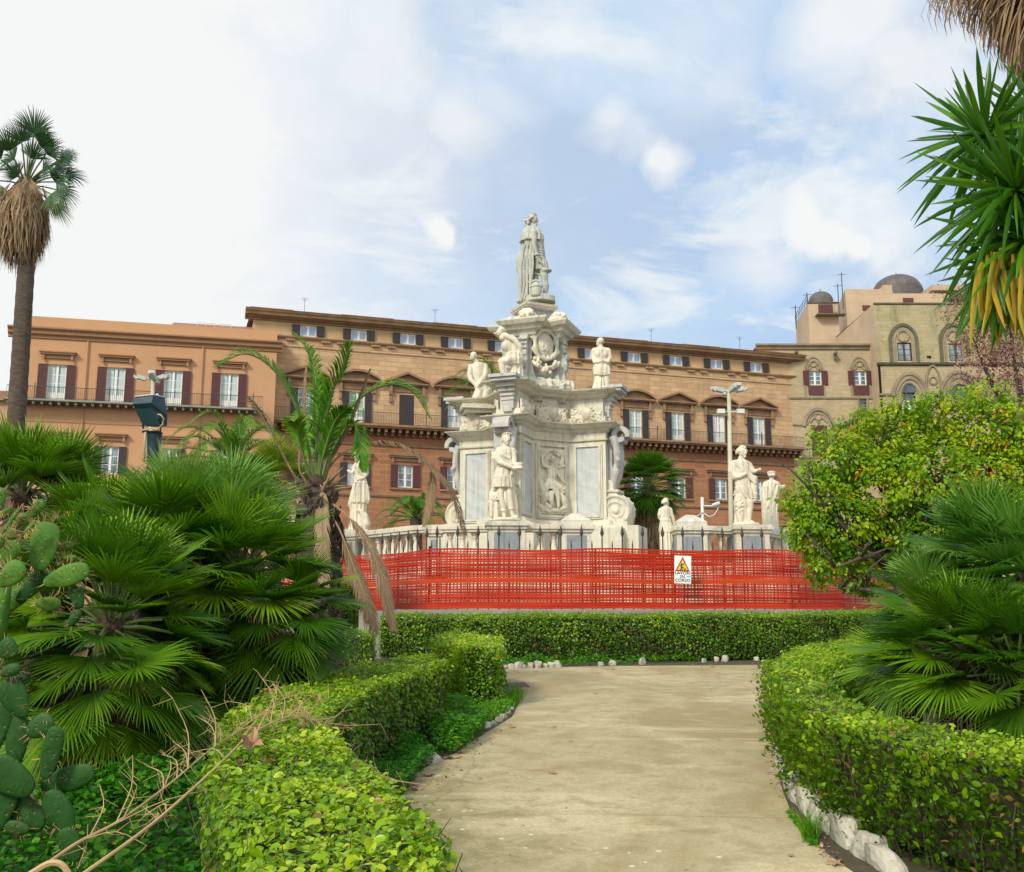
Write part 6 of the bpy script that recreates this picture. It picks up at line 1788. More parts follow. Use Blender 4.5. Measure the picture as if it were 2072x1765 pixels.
M['hedge'] = leafmat('hedge_leaf', [(0, (.020, .070, .002)), (.35, (.055, .15, .003)), (.62, (.15, .30, .004)), (.85, (.27, .44, .006)), (.96, (.46, .56, .03)), (1, (.28, .16, .05))], .30, .34, .30, (.30, .50, .01))
M['hedge_core'] = plain('hedge_twigs_mass', (.035, .030, .012), (.015, .024, .006), 14, .95, .8)
M['twig'] = plain('hedge_twig', (.12, .09, .055), (.08, .06, .035), 6, .8, .2)
M['fan'] = leafmat('fan_palm_leaf', [(0, (.012, .055, .004)), (.4, (.050, .135, .006)), (.7, (.125, .25, .008)), (.9, (.26, .42, .02)), (1, (.42, .34, .05))], .38, .24, .22, (.12, .40, .01))
M['fan_blue'] = leafmat('fan_palm_leaf_bluish', [(0, (.020, .08, .010)), (.5, (.075, .20, .018)), (.8, (.20, .36, .06)), (.95, (.34, .48, .14)), (1, (.42, .40, .10))], .36, .24, .30, (.12, .42, .02))
M['fan_yellow'] = leafmat('fan_palm_leaf_yellowish', [(0, (.04, .10, .005)), (.4, (.11, .22, .008)), (.75, (.25, .34, .02)), (.9, (.36, .30, .06)), (1, (.40, .22, .08))], .45, .25, .3)
M['frond'] = leafmat('date_palm_leaf', [(0, (.020, .09, .003)), (.4, (.060, .21, .005)), (.75, (.19, .40, .010)), (1, (.36, .52, .04))], .40, .28, .22, (.25, .48, .01))
M['deadleaf'] = leafmat('dead_palm_leaf', [(0, (.15, .095, .05)), (.5, (.31, .215, .125)), (1, (.58, .46, .29))], .8, .15, .15, (.3, .2, .1))
M['tallpalm'] = leafmat('tall_palm_leaf', [(0, (.010, .045, .022)), (.5, (.022, .085, .030)), (.8, (.08, .15, .03)), (1, (.24, .24, .04))], .4, .15, .4)
M['bark'] = plain('palm_bark', (.15, .11, .08), (.055, .042, .03), 5, .95, .8, dist=.05, stretch=(1, 1, 3))
M['fibre'] = plain('palm_fibre', (.09, .055, .035), (.04, .025, .018), 9, .95, .8, dist=.04)
M['treeleaf'] = leafmat('tree_leaf', [(0, (.020, .09, .002)), (.35, (.09, .22, .003)), (.65, (.24, .40, .004)), (.86, (.42, .55, .010)), (.95, (.55, .44, .02)), (1, (.55, .20, .01))], .33, .38, .25, (.42, .60, .01))
M['dryleaf'] = leafmat('dry_leaf', [(0, (.15, .075, .05)), (.5, (.30, .165, .115)), (1, (.52, .34, .25))], .7, .2, .3, (.35, .2, .12))
M['yucca'] = leafmat('yucca_leaf', [(0, (.008, .055, .003)), (.5, (.036, .135, .005)), (.78, (.12, .27, .010)), (.86, (.38, .32, .02)), (1, (.56, .34, .03))], .34, .22, .28, (.2, .45, .01))
M['weed'] = leafmat('weed_leaf', [(0, (.008, .060, .003)), (.5, (.030, .155, .004)), (.85, (.12, .31, .008)), (1, (.30, .40, .03))], .5, .32, .18, (.06, .45, .01))
M['bark2'] = plain('tree_bark', (.10, .08, .055), (.05, .04, .03), 7, .9, .6)

# ------------------------------------------------------------------ hedges


def hedge(label, L, R, hfun, leaf, dens, name='hedge', gap=.30, seedv=.62, tpl=T_OVATE, twigs=260, base=0.0, closed_ends=True, topvar=.76):
    """L, R: matching plan polylines (left and right top edges)"""
    L = [V((p[0], p[1], 0)) for p in L]; R = [V((p[0], p[1], 0)) for p in R]
    c = (L[0] + R[0] + L[-1] + R[-1]) / 4; root = empty(name, (c.x, c.y, gz(c.y)), label, 'hedge')
    z0 = lambda p: gz(p.y); h = hfun
    # core
    k = MB(); n = len(L); vs = []
    for a, b in zip(L, R):
        m = (a + b) / 2; a2, b2 = m + (a - m) * .62, m + (b - m) * .62
        hh = h(m); vs += [(a2.x, a2.y, z0(a2) + .10), (b2.x, b2.y, z0(b2) + .10), (b2.x, b2.y, z0(b2) + hh - .07), (a2.x, a2.y, z0(a2) + hh - .07)]
    fs = [(4 * i + j, 4 * i + (j + 1) % 4, 4 * i + 4 + (j + 1) % 4, 4 * i + 4 + j) for i in range(n - 1) for j in range(4)] + [(3, 2, 1, 0), tuple(4 * (n - 1) + j for j in range(4))]
    k.add(vs, fs)
    k.build('twig_mass', M['hedge_core'], root)
    lb = LB(); tw = MB()
    def patch(a, b, c_, d, up, out, isside, dn):
        """quad a-b (bottom) c_-d (top) sampled with leaves"""
        A_, B_, C_, D_ = map(np.array, (a, b, c_, d)); area = (np.linalg.norm(B_ - A_) + np.linalg.norm(D_ - C_)) / 2 * (np.linalg.norm(C_ - A_) + np.linalg.norm(D_ - B_)) / 2
        N = NR.poisson(area * dn * (1.7 if isside else 1))
        if N == 0: return
        u_, v_ = NR.rand(N), NR.rand(N)
        if isside:
            keep = NR.rand(N) < np.clip(.55 + v_ * 1.1, 0, 1); u_, v_ = u_[keep], v_[keep]; N = len(u_)
        p = (A_ * (1 - u_)[:, None] + B_ * u_[:, None]) * (1 - v_)[:, None] + (C_ * (1 - u_)[:, None] + D_ * u_[:, None]) * v_[:, None]
        lump = np.sin(p[:, 0] * 5.1 + p[:, 2] * 7) * np.sin(p[:, 1] * 4.3 + 1.7) * .025 + np.sin(p[:, 0] * 13 + p[:, 1] * 11 + p[:, 2] * 9) * .012
        o_ = np.array(out)[None]
        pn = np.sin(p[:, 0] * 3.3 + 1.1 * np.sin(p[:, 1] * 2.9 + p[:, 2] * 4)) + np.sin(p[:, 1] * 5.3 + p[:, 0] * 2.1 + 2 + p[:, 2] * 6) + .7 * np.sin(p[:, 0] * 9.1 - p[:, 1] * 7.7 + p[:, 2] * 11)
        kp = NR.rand(N) < np.clip(1.15 - .28 * np.abs(pn), .35, 1); p, v_, lump, pn = p[kp], v_[kp], lump[kp], pn[kp]; N = len(p)
        p = p + o_ * (lump + (-np.abs(NR.normal(0, .065, N)) + .01 if isside else NR.normal(-.014, .024, N)) + (NR.rand(N) < .03) * NR.rand(N) * .07)[:, None]
        if isside: var = np.clip(.24 + .36 * v_ ** 1.3 + NR.normal(0, .19, N), 0, .92)  # lit look of the sides put into leaf colour, paler upward
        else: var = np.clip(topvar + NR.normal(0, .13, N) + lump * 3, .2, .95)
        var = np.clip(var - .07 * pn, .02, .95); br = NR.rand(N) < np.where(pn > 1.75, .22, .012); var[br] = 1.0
        nn = o_ * (1.0 if not isside else .8) + np.array([[0, 0, .0 if not isside else .55]]) + np.array([[SUND.x, SUND.y, SUND.z]]) * .2
        lb.leaves(p, np.repeat(nn, N, 0), leaf * (.45 + 1.1 * NR.rand(N) ** 1.4), var, tpl)
    for i in range(n - 1):
        a, b, a2, b2 = L[i], R[i], L[i + 1], R[i + 1]; h1, h2 = h((a + b) / 2), h((a2 + b2) / 2)
        T = lambda p, hh: (p.x, p.y, z0(p) + hh)
        e = (a2 - a); e = e.normalized(); nl = V((-e.y, e.x, 0)); e2 = (b2 - b).normalized(); nr = V((e2.y, -e2.x, 0))
        dist = max(1.0, (a + b).length / 2); 
        patch(T(a, h1), T(b, h1), T(a2, h2), T(b2, h2), None, (0, 0, 1), False, dens)
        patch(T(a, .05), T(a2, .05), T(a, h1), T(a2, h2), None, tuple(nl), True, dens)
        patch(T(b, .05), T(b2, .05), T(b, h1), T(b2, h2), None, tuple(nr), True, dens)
    if closed_ends:
        for (a, b, ia, ib) in ((L[0], R[0], L[1], R[1]), (L[-1], R[-1], L[-2], R[-2])):
            hh = h((a + b) / 2); out = ((a + b) - (ia + ib)).normalized()
            patch((a.x, a.y, z0(a) + .12), (b.x, b.y, z0(b) + .12), (a.x, a.y, z0(a) + hh), (b.x, b.y, z0(b) + hh), None, tuple(out), True, dens)
    for q in range(int(260 * sum((L[i + 1] - L[i]).length for i in range(n - 1)) / 6)):   # clipped ends and stray shoots on top
        i = NR.randint(0, n - 1); f, g_ = NR.rand(), NR.rand(); a = L[i] + (L[i + 1] - L[i]) * f; b = R[i] + (R[i + 1] - R[i]) * f; p = a + (b - a) * g_; hh = h(p); e = V((NR.normal(0, .03), NR.normal(0, .03), NR.uniform(.02, .06)))
        tw.tube([(p.x, p.y, z0(p) + hh - .05), (p.x + e.x, p.y + e.y, z0(p) + hh + e.z)], [.003, .0015], 3, cap=False)
    lb.build('foliage', M['hedge'], root)
    for q in range(twigs):
        i = NR.randint(0, n - 1); f = NR.rand(); sd = NR.rand() < .5; A_, B_ = (L, R) if sd else (R, L)
        p = A_[i] + (A_[i + 1] - A_[i]) * f; m = (p + B_[i] + (B_[i + 1] - B_[i]) * f) / 2; hh = h(m)
        s0 = m + (p - m) * NR.uniform(.4, .8); s1 = m + (p - m) * NR.uniform(.80, .97); s2 = s1 + V((NR.normal(0, .08), NR.normal(0, .08), 0))
        tw.tube([(s0.x, s0.y, z0(s0)), (s1.x, s1.y, z0(s1) + hh * NR.uniform(.2, .5)), (s2.x, s2.y, z0(s2) + hh * NR.uniform(.6, .97))], [.009, .005, .002], 4, cap=False)
    tw.build('twigs', M['twig'], root)
    return root


def resample(pts, n):
    pts = [V(p) for p in pts]; ls = [0]
    for a, b in zip(pts, pts[1:]): ls.append(ls[-1] + (b - a).length)
    out = []
    for k in range(n):
        d = ls[-1] * k / (n - 1); i = 0
        while i < len(pts) - 2 and ls[i + 1] < d: i += 1
        f = (d - ls[i]) / max(ls[i + 1] - ls[i], 1e-6); out.append(pts[i] + (pts[i + 1] - pts[i]) * min(f, 1))
    return out


HL = .70
top = lambda x, y, h=HL: H(x, y, h)
# foreground hedge on the left: outer edge and path-side edge of its top
Lo = [top(*p) for p in [(575, 2050), (530, 1800), (470, 1690), (437, 1610), (425, 1560), (430, 1510), (455, 1455), (500, 1425), (560, 1397), (640, 1366), (720, 1348), (800, 1336), (868, 1327)]]
Ri = [top(*p) for p in [(960, 2050), (905, 1800), (885, 1690), (868, 1650), (820, 1612), (760, 1565), (705, 1525), (672, 1490), (655, 1462), (668, 1432), (745, 1398), (830, 1366), (908, 1346)]]
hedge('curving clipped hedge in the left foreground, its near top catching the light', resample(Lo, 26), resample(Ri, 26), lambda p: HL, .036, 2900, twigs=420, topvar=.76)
# cut block with an arm, beside the drain cover
a = [top(*p, .72) for p in [(885, 1296), (905, 1300), (945, 1311), (955, 1313)]]; b = [top(*p, .72) for p in [(895, 1284), (950, 1286), (1005, 1290), (1016, 1303)]]
hedge('short square cut hedge stump by the drain cover', [top(880, 1290, .72), top(945, 1312, .72)], [top(920, 1281, .72), top(990, 1290, .72)], lambda p: .72, .038, 2300, twigs=60)
hedge('tall square hedge end standing nearest the path bend', [top(943, 1311, .72), top(1016, 1313, .72)][::-1], [top(955, 1290, .72), top(1014, 1291, .72)][::-1], lambda p: .74, .038, 2600, twigs=60)
# right hedge
Ro = [H(*p) for p in [(2700, 2000), (2300, 1890), (2060, 1825), (1900, 1780), (1765, 1727), (1688, 1686), (1634, 1630), (1603, 1582), (1582, 1530), (1571, 1495), (1568, 1468), (1598, 1442), (1648, 1412), (1720, 1392), (1790, 1380)]]
Rb = [top(*p, .68) for p in [(2500, 1560), (2250, 1532), (2072, 1510), (1950, 1488), (1850, 1465), (1735, 1436), (1700, 1424), (1680, 1412), (1672, 1402), (1662, 1386), (1656, 1372), (1652, 1360), (1680, 1345), (1715, 1332), (1760, 1318), (1810, 1305)]]
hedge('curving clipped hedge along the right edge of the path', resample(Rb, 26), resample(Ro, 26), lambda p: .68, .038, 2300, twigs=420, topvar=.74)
# long far hedge in front of the low wall
yf = 20.1
fa = [V((P(x, 1300, y_).x, y_, 0)) for x, y_ in ((768, 19.9), (900, 19.9), (1200, 20.0), (1500, 20.3), (1700, 20.8), (1850, 22.5))]; fb = [p + V((0, .9, 0)) for p in fa]
hedge('long dark hedge running in front of the low wall and netting', resample(fb, 16), resample(fa, 16), lambda p: .885 + .012 * sin(p.x * 2), .050, 1300, twigs=160, tpl=T_SIMPLE, topvar=.66)
# pieces of hedge on the left behind the palms
a = P(640, 1300, 17.5); b = P(746, 1300, 17.0)
hedge('low dry hedge piece left of the grey pillar', [V((a.x, 18.2, 0)), V((b.x, 17.8, 0))], [V((a.x, 17.5, 0)), V((b.x, 17.0, 0))], lambda p: zz(1281, 17.3) - gz(17.3), .05, 1200, twigs=140, tpl=T_SIMPLE, topvar=.72)
a = P(640, 1200, 22.5); b = P(727, 1200, 22.5)
hedge('taller clipped hedge behind the dead palm fronds', [V((a.x, 23.3, 0)), V((b.x, 23.3, 0))], [V((a.x, 22.4, 0)), V((b.x, 22.4, 0))], lambda p: zz(1180, 22.4) - gz(22.4), .055, 1000, twigs=40, tpl=T_SIMPLE, topvar=.78)


# ------------------------------------------------------------------ palms
def fan_leaf(lb, hub, d, nrm, R, nseg=26, spread=2.9, var=.5, droop=.25, tipdry=0.1, wide=1.0, cup=.25):
    """palmate leaf: pleated segments radiating from hub in the plane of d and side"""
    d = d.normalized(); side = d.cross(nrm).normalized(); nrm = side.cross(d).normalized()
    for k in range(nseg):
        f = (k + .5) / nseg * 2 - 1; a = f * spread / 2 + rnd.uniform(-.02, .02)
        dr = (d * cos(a) + side * sin(a)); L = R * (1 - .22 * abs(f) ** 1.5) * rnd.uniform(.90, 1.05)
        dr = (dr + nrm * cup * (abs(f) ** 1.5)).normalized()
        w_ = R * .56 * (spread / nseg) * .46 * wide
        sd = dr.cross(nrm).normalized()
        dz = droop * rnd.uniform(.6, 1.4)
        pts = [hub + dr * (L * t_) + V((0, 0, -1)) * (dz * L * t_ ** 3 * .55) for t_ in (.03, .35, .62, .85, 1.0)]
        ribbon(lb, pts, [w_ * .14, w_ * .80, w_ * .85, w_ * .40, w_ * .03], sd, min(1, max(0, var + rnd.uniform(-.15, .15))), .7, tipvar=min(1, var + tipdry + rnd.uniform(0, .2)))


def petiole(mb, a, b, r0, r1):
    m = (a + b) / 2 + V((0, 0, (b - a).length * .05)); mb.tube([a, m, b], [r0, (r0 + r1) / 2, r1], 5, cap=False)


def fan_palm(label, base, heads, mat='fan', name='fan_palm', trunk_mat='fibre', cat='palm', group=None, nseg=34):
    """heads: list of (centre, n leaves, stalk length, leaf radius, elevation range, azimuth range, variation)"""
    root = empty(name, base, label, cat, group)
    lb = LB(); pt = MB(); tr = MB()
    for (c, n, L, R, el, az, vr) in heads:
        c = V(c); b = V(base); tr.tube([b, b + (c - b) * .5 + V((rnd.uniform(-.05, .05), 0, 0)), c], [.13, .11, .09], 8)
        tr.ell(c, (.12, .12, .14), 8, 6)
        for k in range(n):
            q = (k + .5) / n; e_ = el[0] + (el[1] - el[0]) * (1 - q) + rnd.uniform(-.12, .12)
            a = az[0] + (az[1] - az[0]) * ((k * .618034) % 1.0) + rnd.uniform(-.15, .15)
            d = V((cos(a) * cos(e_), sin(a) * cos(e_), sin(e_))); l_ = L * rnd.uniform(.75, 1.15)
            hub = c + d * l_ + V((0, 0, -.12 * l_ * (1 - sin(max(e_, 0)))))
            petiole(pt, c + d * .05, hub, .013, .008)
            up = V((-cos(a) * sin(e_), -sin(a) * sin(e_), cos(e_)))
            up = (up + V((rnd.uniform(-.35, .35), rnd.uniform(-.35, .35), 0))).normalized()
            fan_leaf(lb, hub, (d + V((0, 0, -.12))).normalized(), up, R * rnd.uniform(.80, 1.15), nseg, rnd.uniform(2.3, 3.4), vr + .05 + rnd.uniform(-.22, .24), rnd.uniform(.12, .42))
    dl = LB()
    for (c, n, L, R, el, az, vr) in heads:
        c = V(c)
        for k in range(max(3, n // 5)):
            a = rnd.uniform(0, 2 * pi); e_ = rnd.uniform(-1.3, -.5); d = V((cos(a) * cos(e_), sin(a) * cos(e_), sin(e_))); hub = c + d * L * rnd.uniform(.3, .8)
            up = V((-cos(a) * sin(e_), -sin(a) * sin(e_), cos(e_))); fan_leaf(dl, hub, d, up, R * rnd.uniform(.6, .9), 16, rnd.uniform(.8, 1.8), rnd.uniform(.1, .8), .7, .1)
    lb.build('fan_leaves', M[mat], root); dl.build('dead_leaves', M['deadleaf'], root); pt.build('leaf_stalks', M['frond_stalk'], root); tr.build('trunk', M[trunk_mat], root)
    return root


M['frond_stalk'] = plain('leaf_stalk', (.13, .19, .05), (.09, .14, .03), 4, .5, .1)
FULL = (0, 2 * pi)
def gnd(px, Y): p = P(px, 1200, Y); return V((p.x, Y, gz(Y)))
fan_palm('broad dwarf fan palm with a brown fibrous heart in the left foreground', gnd(222, 8.0),
         [(P(222, 1270, 8.0), 60, .52, .50, (-.45, 1.45), FULL, .42), (P(215, 1330, 7.9), 36, .60, .50, (-1.0, .1), FULL, .52), (P(130, 1180, 8.8), 20, .42, .50, (.0, 1.4), FULL, .40), (P(60, 1330, 8.6), 30, .45, .5, (-.9, 1.2), FULL, .36)])
fan_palm('dark dwarf fan palm between the fibrous heart and the bare date palm trunk', gnd(520, 9.6),
         [(P(485, 1180, 9.6), 50, .50, .56, (-.6, 1.4), FULL, .45), (P(555, 1240, 9.4), 34, .40, .52, (-.9, .9), FULL, .36), (P(490, 1320, 9.6), 44, .45, .50, (-1.1, .6), FULL, .25), (P(400, 1330, 9.3), 30, .4, .5, (-1.0, .8), FULL, .22)])
fan_palm('tall dwarf fan palm whose leaves stand in front of the floodlight post', gnd(390, 11.5),
         [(P(375, 1065, 11.6), 28, .38, .66, (.0, 1.45), FULL, .58), (P(455, 1065, 11.3), 28, .38, .68, (-.1, 1.4), FULL, .58)], 'fan_blue')
fan_palm('dwarf fan palm with upright leaves below the tall palm trunk', gnd(60, 11.0),
         [(P(45, 1010, 11.0), 24, .40, .70, (.2, 1.45), FULL, .42), (P(110, 1030, 11.3), 14, .4, .62, (.3, 1.45), FULL, .5)])
fan_palm('dwarf fan palm with leaves spread to the right in the middle of the left thicket', gnd(330, 9.4),
         [(P(330, 1130, 9.4), 34, .40, .62, (-.2, 1.4), FULL, .48), (P(205, 1080, 9.9), 16, .35, .55, (.2, 1.3), FULL, .6)], 'fan')
fan_palm('bushy dwarf fan palm at the right edge with a bluish top', gnd(1960, 8.6),
         [(P(2000, 1150, 8.4), 34, .32, .50, (-.3, 1.45), FULL, .42), (P(2085, 1190, 8.0), 26, .36, .5, (-.4, 1.4), FULL, .40), (P(1890, 1225, 8.4), 14, .26, .42, (-.3, 1.1), FULL, .40)], 'fan_blue')
fan_palm('dark dwarf fan palm leaning over the right hedge', gnd(1930, 7.6),
         [(P(1955, 1330, 7.6), 44, .36, .46, (-.5, 1.3), FULL, .38), (P(2060, 1370, 7.2), 30, .38, .46, (-.6, 1.3), FULL, .34)])
fan_palm('paler dwarf fan palm just behind the bend of the right hedge', gnd(1800, 9.0),
         [(P(1845, 1350, 9.0), 36, .22, .46, (-.5, 1.4), FULL, .55)])
# yellowing fan palm behind
fan_palm('yellowish fan palm with dead lower leaves behind the bare date palm', gnd(556, 21),
         [(P(556, 985, 21), 46, .55, .65, (-.9, 1.45), FULL, .55), (P(560, 1050, 21), 26, .3, .5, (-1.3, -.5), FULL, .92), (P(500, 1030, 21.5), 14, .4, .6, (-.2, 1.2), FULL, .5)], 'fan_yellow')


def skirt(lb, c, r0, r1, z0, z1_, n, var=.4, L=.9, mess=.25):
    """dead leaves hanging round a trunk"""
    for k in range(n):
        a = rnd.uniform(0, 2 * pi); f = rnd.random(); z = z1_ + (z0 - z1_) * f; r = r0 + (r1 - r0) * sin(pi * min(1, f * .75 + .1))
        p = V((c[0] + cos(a) * r * .35, c[1] + sin(a) * r * .35, z)); q = V((c[0] + cos(a) * r, c[1] + sin(a) * r, z - L * .35)); e = q + V((rnd.uniform(-mess, mess) * .4, rnd.uniform(-mess, mess) * .4, -L * rnd.uniform(.4, .9)))
        sd = V((-sin(a), cos(a), rnd.uniform(-.2, .2))).normalized(); w_ = rnd.uniform(.008, .03) * (L / .9)
        ribbon(lb, [p, q, (q + e) / 2 + V((cos(a), sin(a), 0)) * .03, e], [w_ * .6, w_, w_ * .8, .002], sd, min(1, max(0, var + rnd.uniform(-.35, .35))), .4)


# tall washingtonia at the left
DT = 30.0; ct = P(52, 385, DT)
TP = empty('tall_fan_palm', gnd(28, DT), 'tall fan palm with a brown skirt of dead leaves at the left edge', 'palm')
b0 = P(30, 900, DT); u = MB(); zs = []; rs = []
g0 = gnd(28, DT); n = 60
for k in range(n + 1):
    f = k / n; p = g0 + (V((b0.x, DT, b0.z)) - g0) * min(1, f / .42) if f < .42 else V((b0.x, DT, b0.z)) + (V((P(50, 530, DT).x, DT, ct.z)) - V((b0.x, DT, b0.z))) * ((f - .42) / .58)
    zs.append(p); rs.append((.285 - .05 * f) * (1 + .045 * (k % 2)))
u.tube(zs, rs, 14); u.build('trunk', M['bark'], TP, True)
lb = LB(); skirt(lb, (ct.x, ct.y), .16, .70, P(52, 475, DT).z, P(52, 355, DT).z, 1500, .35, 1.1, .5)
for k in range(36):
    a = rnd.uniform(0, 2 * pi); d = V((cos(a) * .35, sin(a) * .35, -1)); fan_leaf(lb, V((ct.x + cos(a) * .45, ct.y + sin(a) * .45, P(52, rnd.uniform(370, 460), DT).z)), d, V((cos(a), sin(a), .3)), .75, 16, 1.3, rnd.uniform(.2, .6), .1, 0)
lb.build('dead_skirt', M['deadleaf'], TP)
lb = LB(); pt = MB()
tips = [(95, 265, .8, .3), (20, 300, .8, .4), (120, 345, .75, .5), (150, 300, .8, .4), (165, 345, .75, .45), (160, 300, .7, .3), (150, 390, .7, .5), (135, 430, .7, .8), (75, 225, .95, .35), (40, 250, .9, .2), (5, 275, .9, .5), (110, 285, .9, .4), (135, 330, .8, .5), (140, 365, .75, .45), (125, 400, .7, .55), (105, 420, .75, .85), (15, 330, .8, .4), (-20, 300, .9, .4), (0, 390, .7, .85), (70, 300, .8, .3), (30, 350, .7, .3), (90, 250, .85, .2), (-40, 360, .8, .5), (60, 240, .9, .1), (100, 330, .7, .4)]
for k, (x, y, R, vr) in enumerate(tips):
    hub0 = P(x, y, DT + rnd.uniform(-1.2, 1.2)); c = ct + V((0, 0, .15)); d = hub0 - c; hub = c + d * .70
    petiole(pt, c, hub, .03, .02); dn = d.normalized(); up = dn.cross(V((0, 1, 0)).cross(dn)).normalized()
    if rnd.random() < .7: up = (V((0, -1, .0)) + V((rnd.uniform(-.5, .5), 0, rnd.uniform(-.3, .8)))).normalized()
    fan_leaf(lb, hub, (dn + V((0, 0, -.25 if abs(d.x) > .6 else 0))).normalized(), up, R, 26, 2.5, vr, .55 if abs(d.x) > .6 else .2, .15)
lb.build('fan_leaves', M['tallpalm'], TP); pt.build('leaf_stalks', M['frond_stalk'], TP)


def bez(pts, n):
    """smooth curve through points (Catmull-Rom)"""
    pts = [V(p) for p in pts]; P0 = [pts[0] * 2 - pts[1]] + pts + [pts[-1] * 2 - pts[-2]]; out = []
    m = len(pts) - 1
    for k in range(n + 1):
        t_ = k / n * m; i = min(int(t_), m - 1); f = t_ - i; a, b, c, d = P0[i:i + 4]
        out.append(.5 * ((2 * b) + (c - a) * f + (2 * a - 5 * b + 4 * c - d) * f * f + (3 * b - a - 3 * c + d) * f ** 3))
    return out


def frond(lb, st_mb, pts, L=.34, npair=60, var=.5, w_=.014, bare=.18, lift=.35, r0=.022, closed=.0, view=V((0, -1, 0)), droop=.25, roll=0.0):
    """pinnate frond: leaflets on both sides of a curved midrib"""
    c = bez(pts, npair); st_mb.tube([c[i] for i in range(0, npair + 1, 3)], [r0 * (1 - .85 * i / npair) for i in range(0, npair + 1, 3)], 5, cap=False)
    for k in range(int(npair * bare), npair):
        t_ = k / npair; p = c[k]; d = (c[min(k + 1, npair)] - c[k - 1]).normalized()
        up = d.cross(view).cross(d) if False else V((0, 0, 1)) - d * d.z
        if up.length < .2: up = view - d * d.dot(view)
        up.normalize(); s0 = d.cross(up).normalized(); u0 = up
        if roll: s0, u0 = s0 * cos(roll) + u0 * sin(roll), u0 * cos(roll) - s0 * sin(roll)
        l_ = L * (sin(pi * min(1, (t_ - bare) / (1 - bare) * .82 + .16)) ** .6) * rnd.uniform(.88, 1.08)
        for sg in (-1, 1):
            ang = .75 + rnd.uniform(-.16, .16) - closed
            dr = (d * cos(ang) + s0 * sg * sin(ang) + u0 * lift * rnd.uniform(.6, 1.3)).normalized()
            e = p + dr * l_ + V((0, 0, -1)) * (droop * l_); m = p + dr * l_ * .55
            sd = dr.cross(u0).normalized()
            ribbon(lb, [p, m, e], [w_ * .7, w_, .001], sd, min(1, max(0, var + rnd.uniform(-.16, .16))), .5)


# bare-trunked date palm with dead fronds
DD = 14.0


def d8(x, y, d=0.0): return P(*q8(x, y), DD + d)


DP = empty('date_palm', gnd(650, DD), 'sparse date palm with a few green fronds and many hanging dead ones', 'palm')
tb = gnd(655, DD); tt = d8(655, 1000)
u = MB(); n = 44; u.tube([tb + (tt - tb) * (k / n) for k in range(n + 1)], [(.255 + .03 * (k % 2) + .03 * sin(k * .3)) * (1 if k < n - 3 else .8) for k in range(n + 1)], 16)
for k in range(230):
    f = rnd.uniform(.15, 1.0); a = rnd.uniform(0, 6.28); p = tb + (tt - tb) * f + V((cos(a) * .255, sin(a) * .255, 0)); o_ = V((cos(a), sin(a), 0))
    u.tube([p, p + o_ * .06 + V((0, 0, .07)), p + o_ * .075 + V((0, 0, .13))], [.045, .03, .01], 4)
u.build('trunk', M['bark'], DP)
lb = LB(); stm = MB()
G_ = [([(640, 960), (605, 720), (510, 460), (390, 300), (250, 235), (95, 305)], .40, .5, 0, .2), ([(650, 960), (660, 650), (655, 400), (615, 220), (510, 100)], .24, .55, .4, .1),
      ([(665, 960), (690, 700), (740, 470), (800, 330), (850, 170)], .40, .35, -.3, -.1), ([(680, 960), (760, 700), (890, 500), (1060, 410), (1200, 450), (1300, 600)], .34, .6, .3, -.2),
      ([(700, 960), (760, 760), (850, 630), (895, 690), (905, 790), (925, 900)], .26, .45, -.6, .1), ([(655, 960), (670, 760), (690, 560), (700, 380)], .38, .30, .2, .3),
      ([(630, 960), (570, 760), (545, 650), (535, 620)], .30, .62, -.4, -.3), ([(690, 960), (760, 780), (800, 680), (840, 560)], .34, .62, .5, .4), ([(645, 960), (620, 800), (590, 650), (560, 560)], .32, .6, .7, .5), ([(675, 960), (700, 800), (760, 620), (830, 540)], .30, .4, -.6, .3)]
for pts, L, vr, dd, roll in G_: frond(lb, stm, [d8(x, y, dd * (i / (len(pts) - 1))) for i, (x, y) in enumerate(pts)], L, 66, vr - .06, .0120, .26, .3, .026, .15, roll=roll)
lb.build('green_fronds', M['frond'], DP); stm.build('frond_ribs', M['frond_stalk'], DP)
lb = LB(); stm = MB()
D_ = [([(610, 1040), (520, 900), (420, 700), (350, 580), (285, 485)], .32, .90, .45, -.3), ([(600, 960), (560, 860), (585, 600), (600, 300)], .16, .55, .55, -.2), ([(680, 960), (760, 800), (860, 590), (960, 320)], .20, .6, .5, -.35),
      ([(690, 930), (800, 800), (960, 740), (1130, 750), (1300, 860), (1420, 1010), (1500, 1250)], .34, .35, .1, -.5), ([(700, 1060), (810, 1130), (930, 1270), (1020, 1480), (1095, 1790)], .34, .45, .35, -.8),
      ([(690, 1060), (790, 1230), (870, 1440), (930, 1600), (985, 1800)], .32, .4, .35, -.9), ([(670, 960), (690, 1020), (690, 1300), (705, 1560)], .26, .6, .35, -.6), ([(610, 1040), (560, 1060), (520, 1150), (485, 1250)], .26, .9, .3, -.2),
      ([(1260, 830), (1310, 900), (1300, 1050), (1265, 1200)], .16, .3, .3, -.3), ([(600, 1000), (540, 1080), (500, 1160), (478, 1200)], .2, .35, .3, .2), ([(700, 1060), (760, 1120), (790, 1240), (830, 1420)], .2, .3, .3, .3)]
for pts, L, vr, cl, dd in D_: frond(lb, stm, [d8(x, y, dd * (i / (len(pts) - 1))) for i, (x, y) in enumerate(pts)], L, 100, vr, .0125, .30, .05, .018, cl, droop=.35)
for k in range(26):
    a = rnd.uniform(0, 6.28); p = tt + V((cos(a) * .2, sin(a) * .2, rnd.uniform(-.25, .1))); e = p + V((cos(a) * .28, sin(a) * .25, rnd.uniform(-.1, .35))); stm.tube([p, e], [.035, .006], 5)
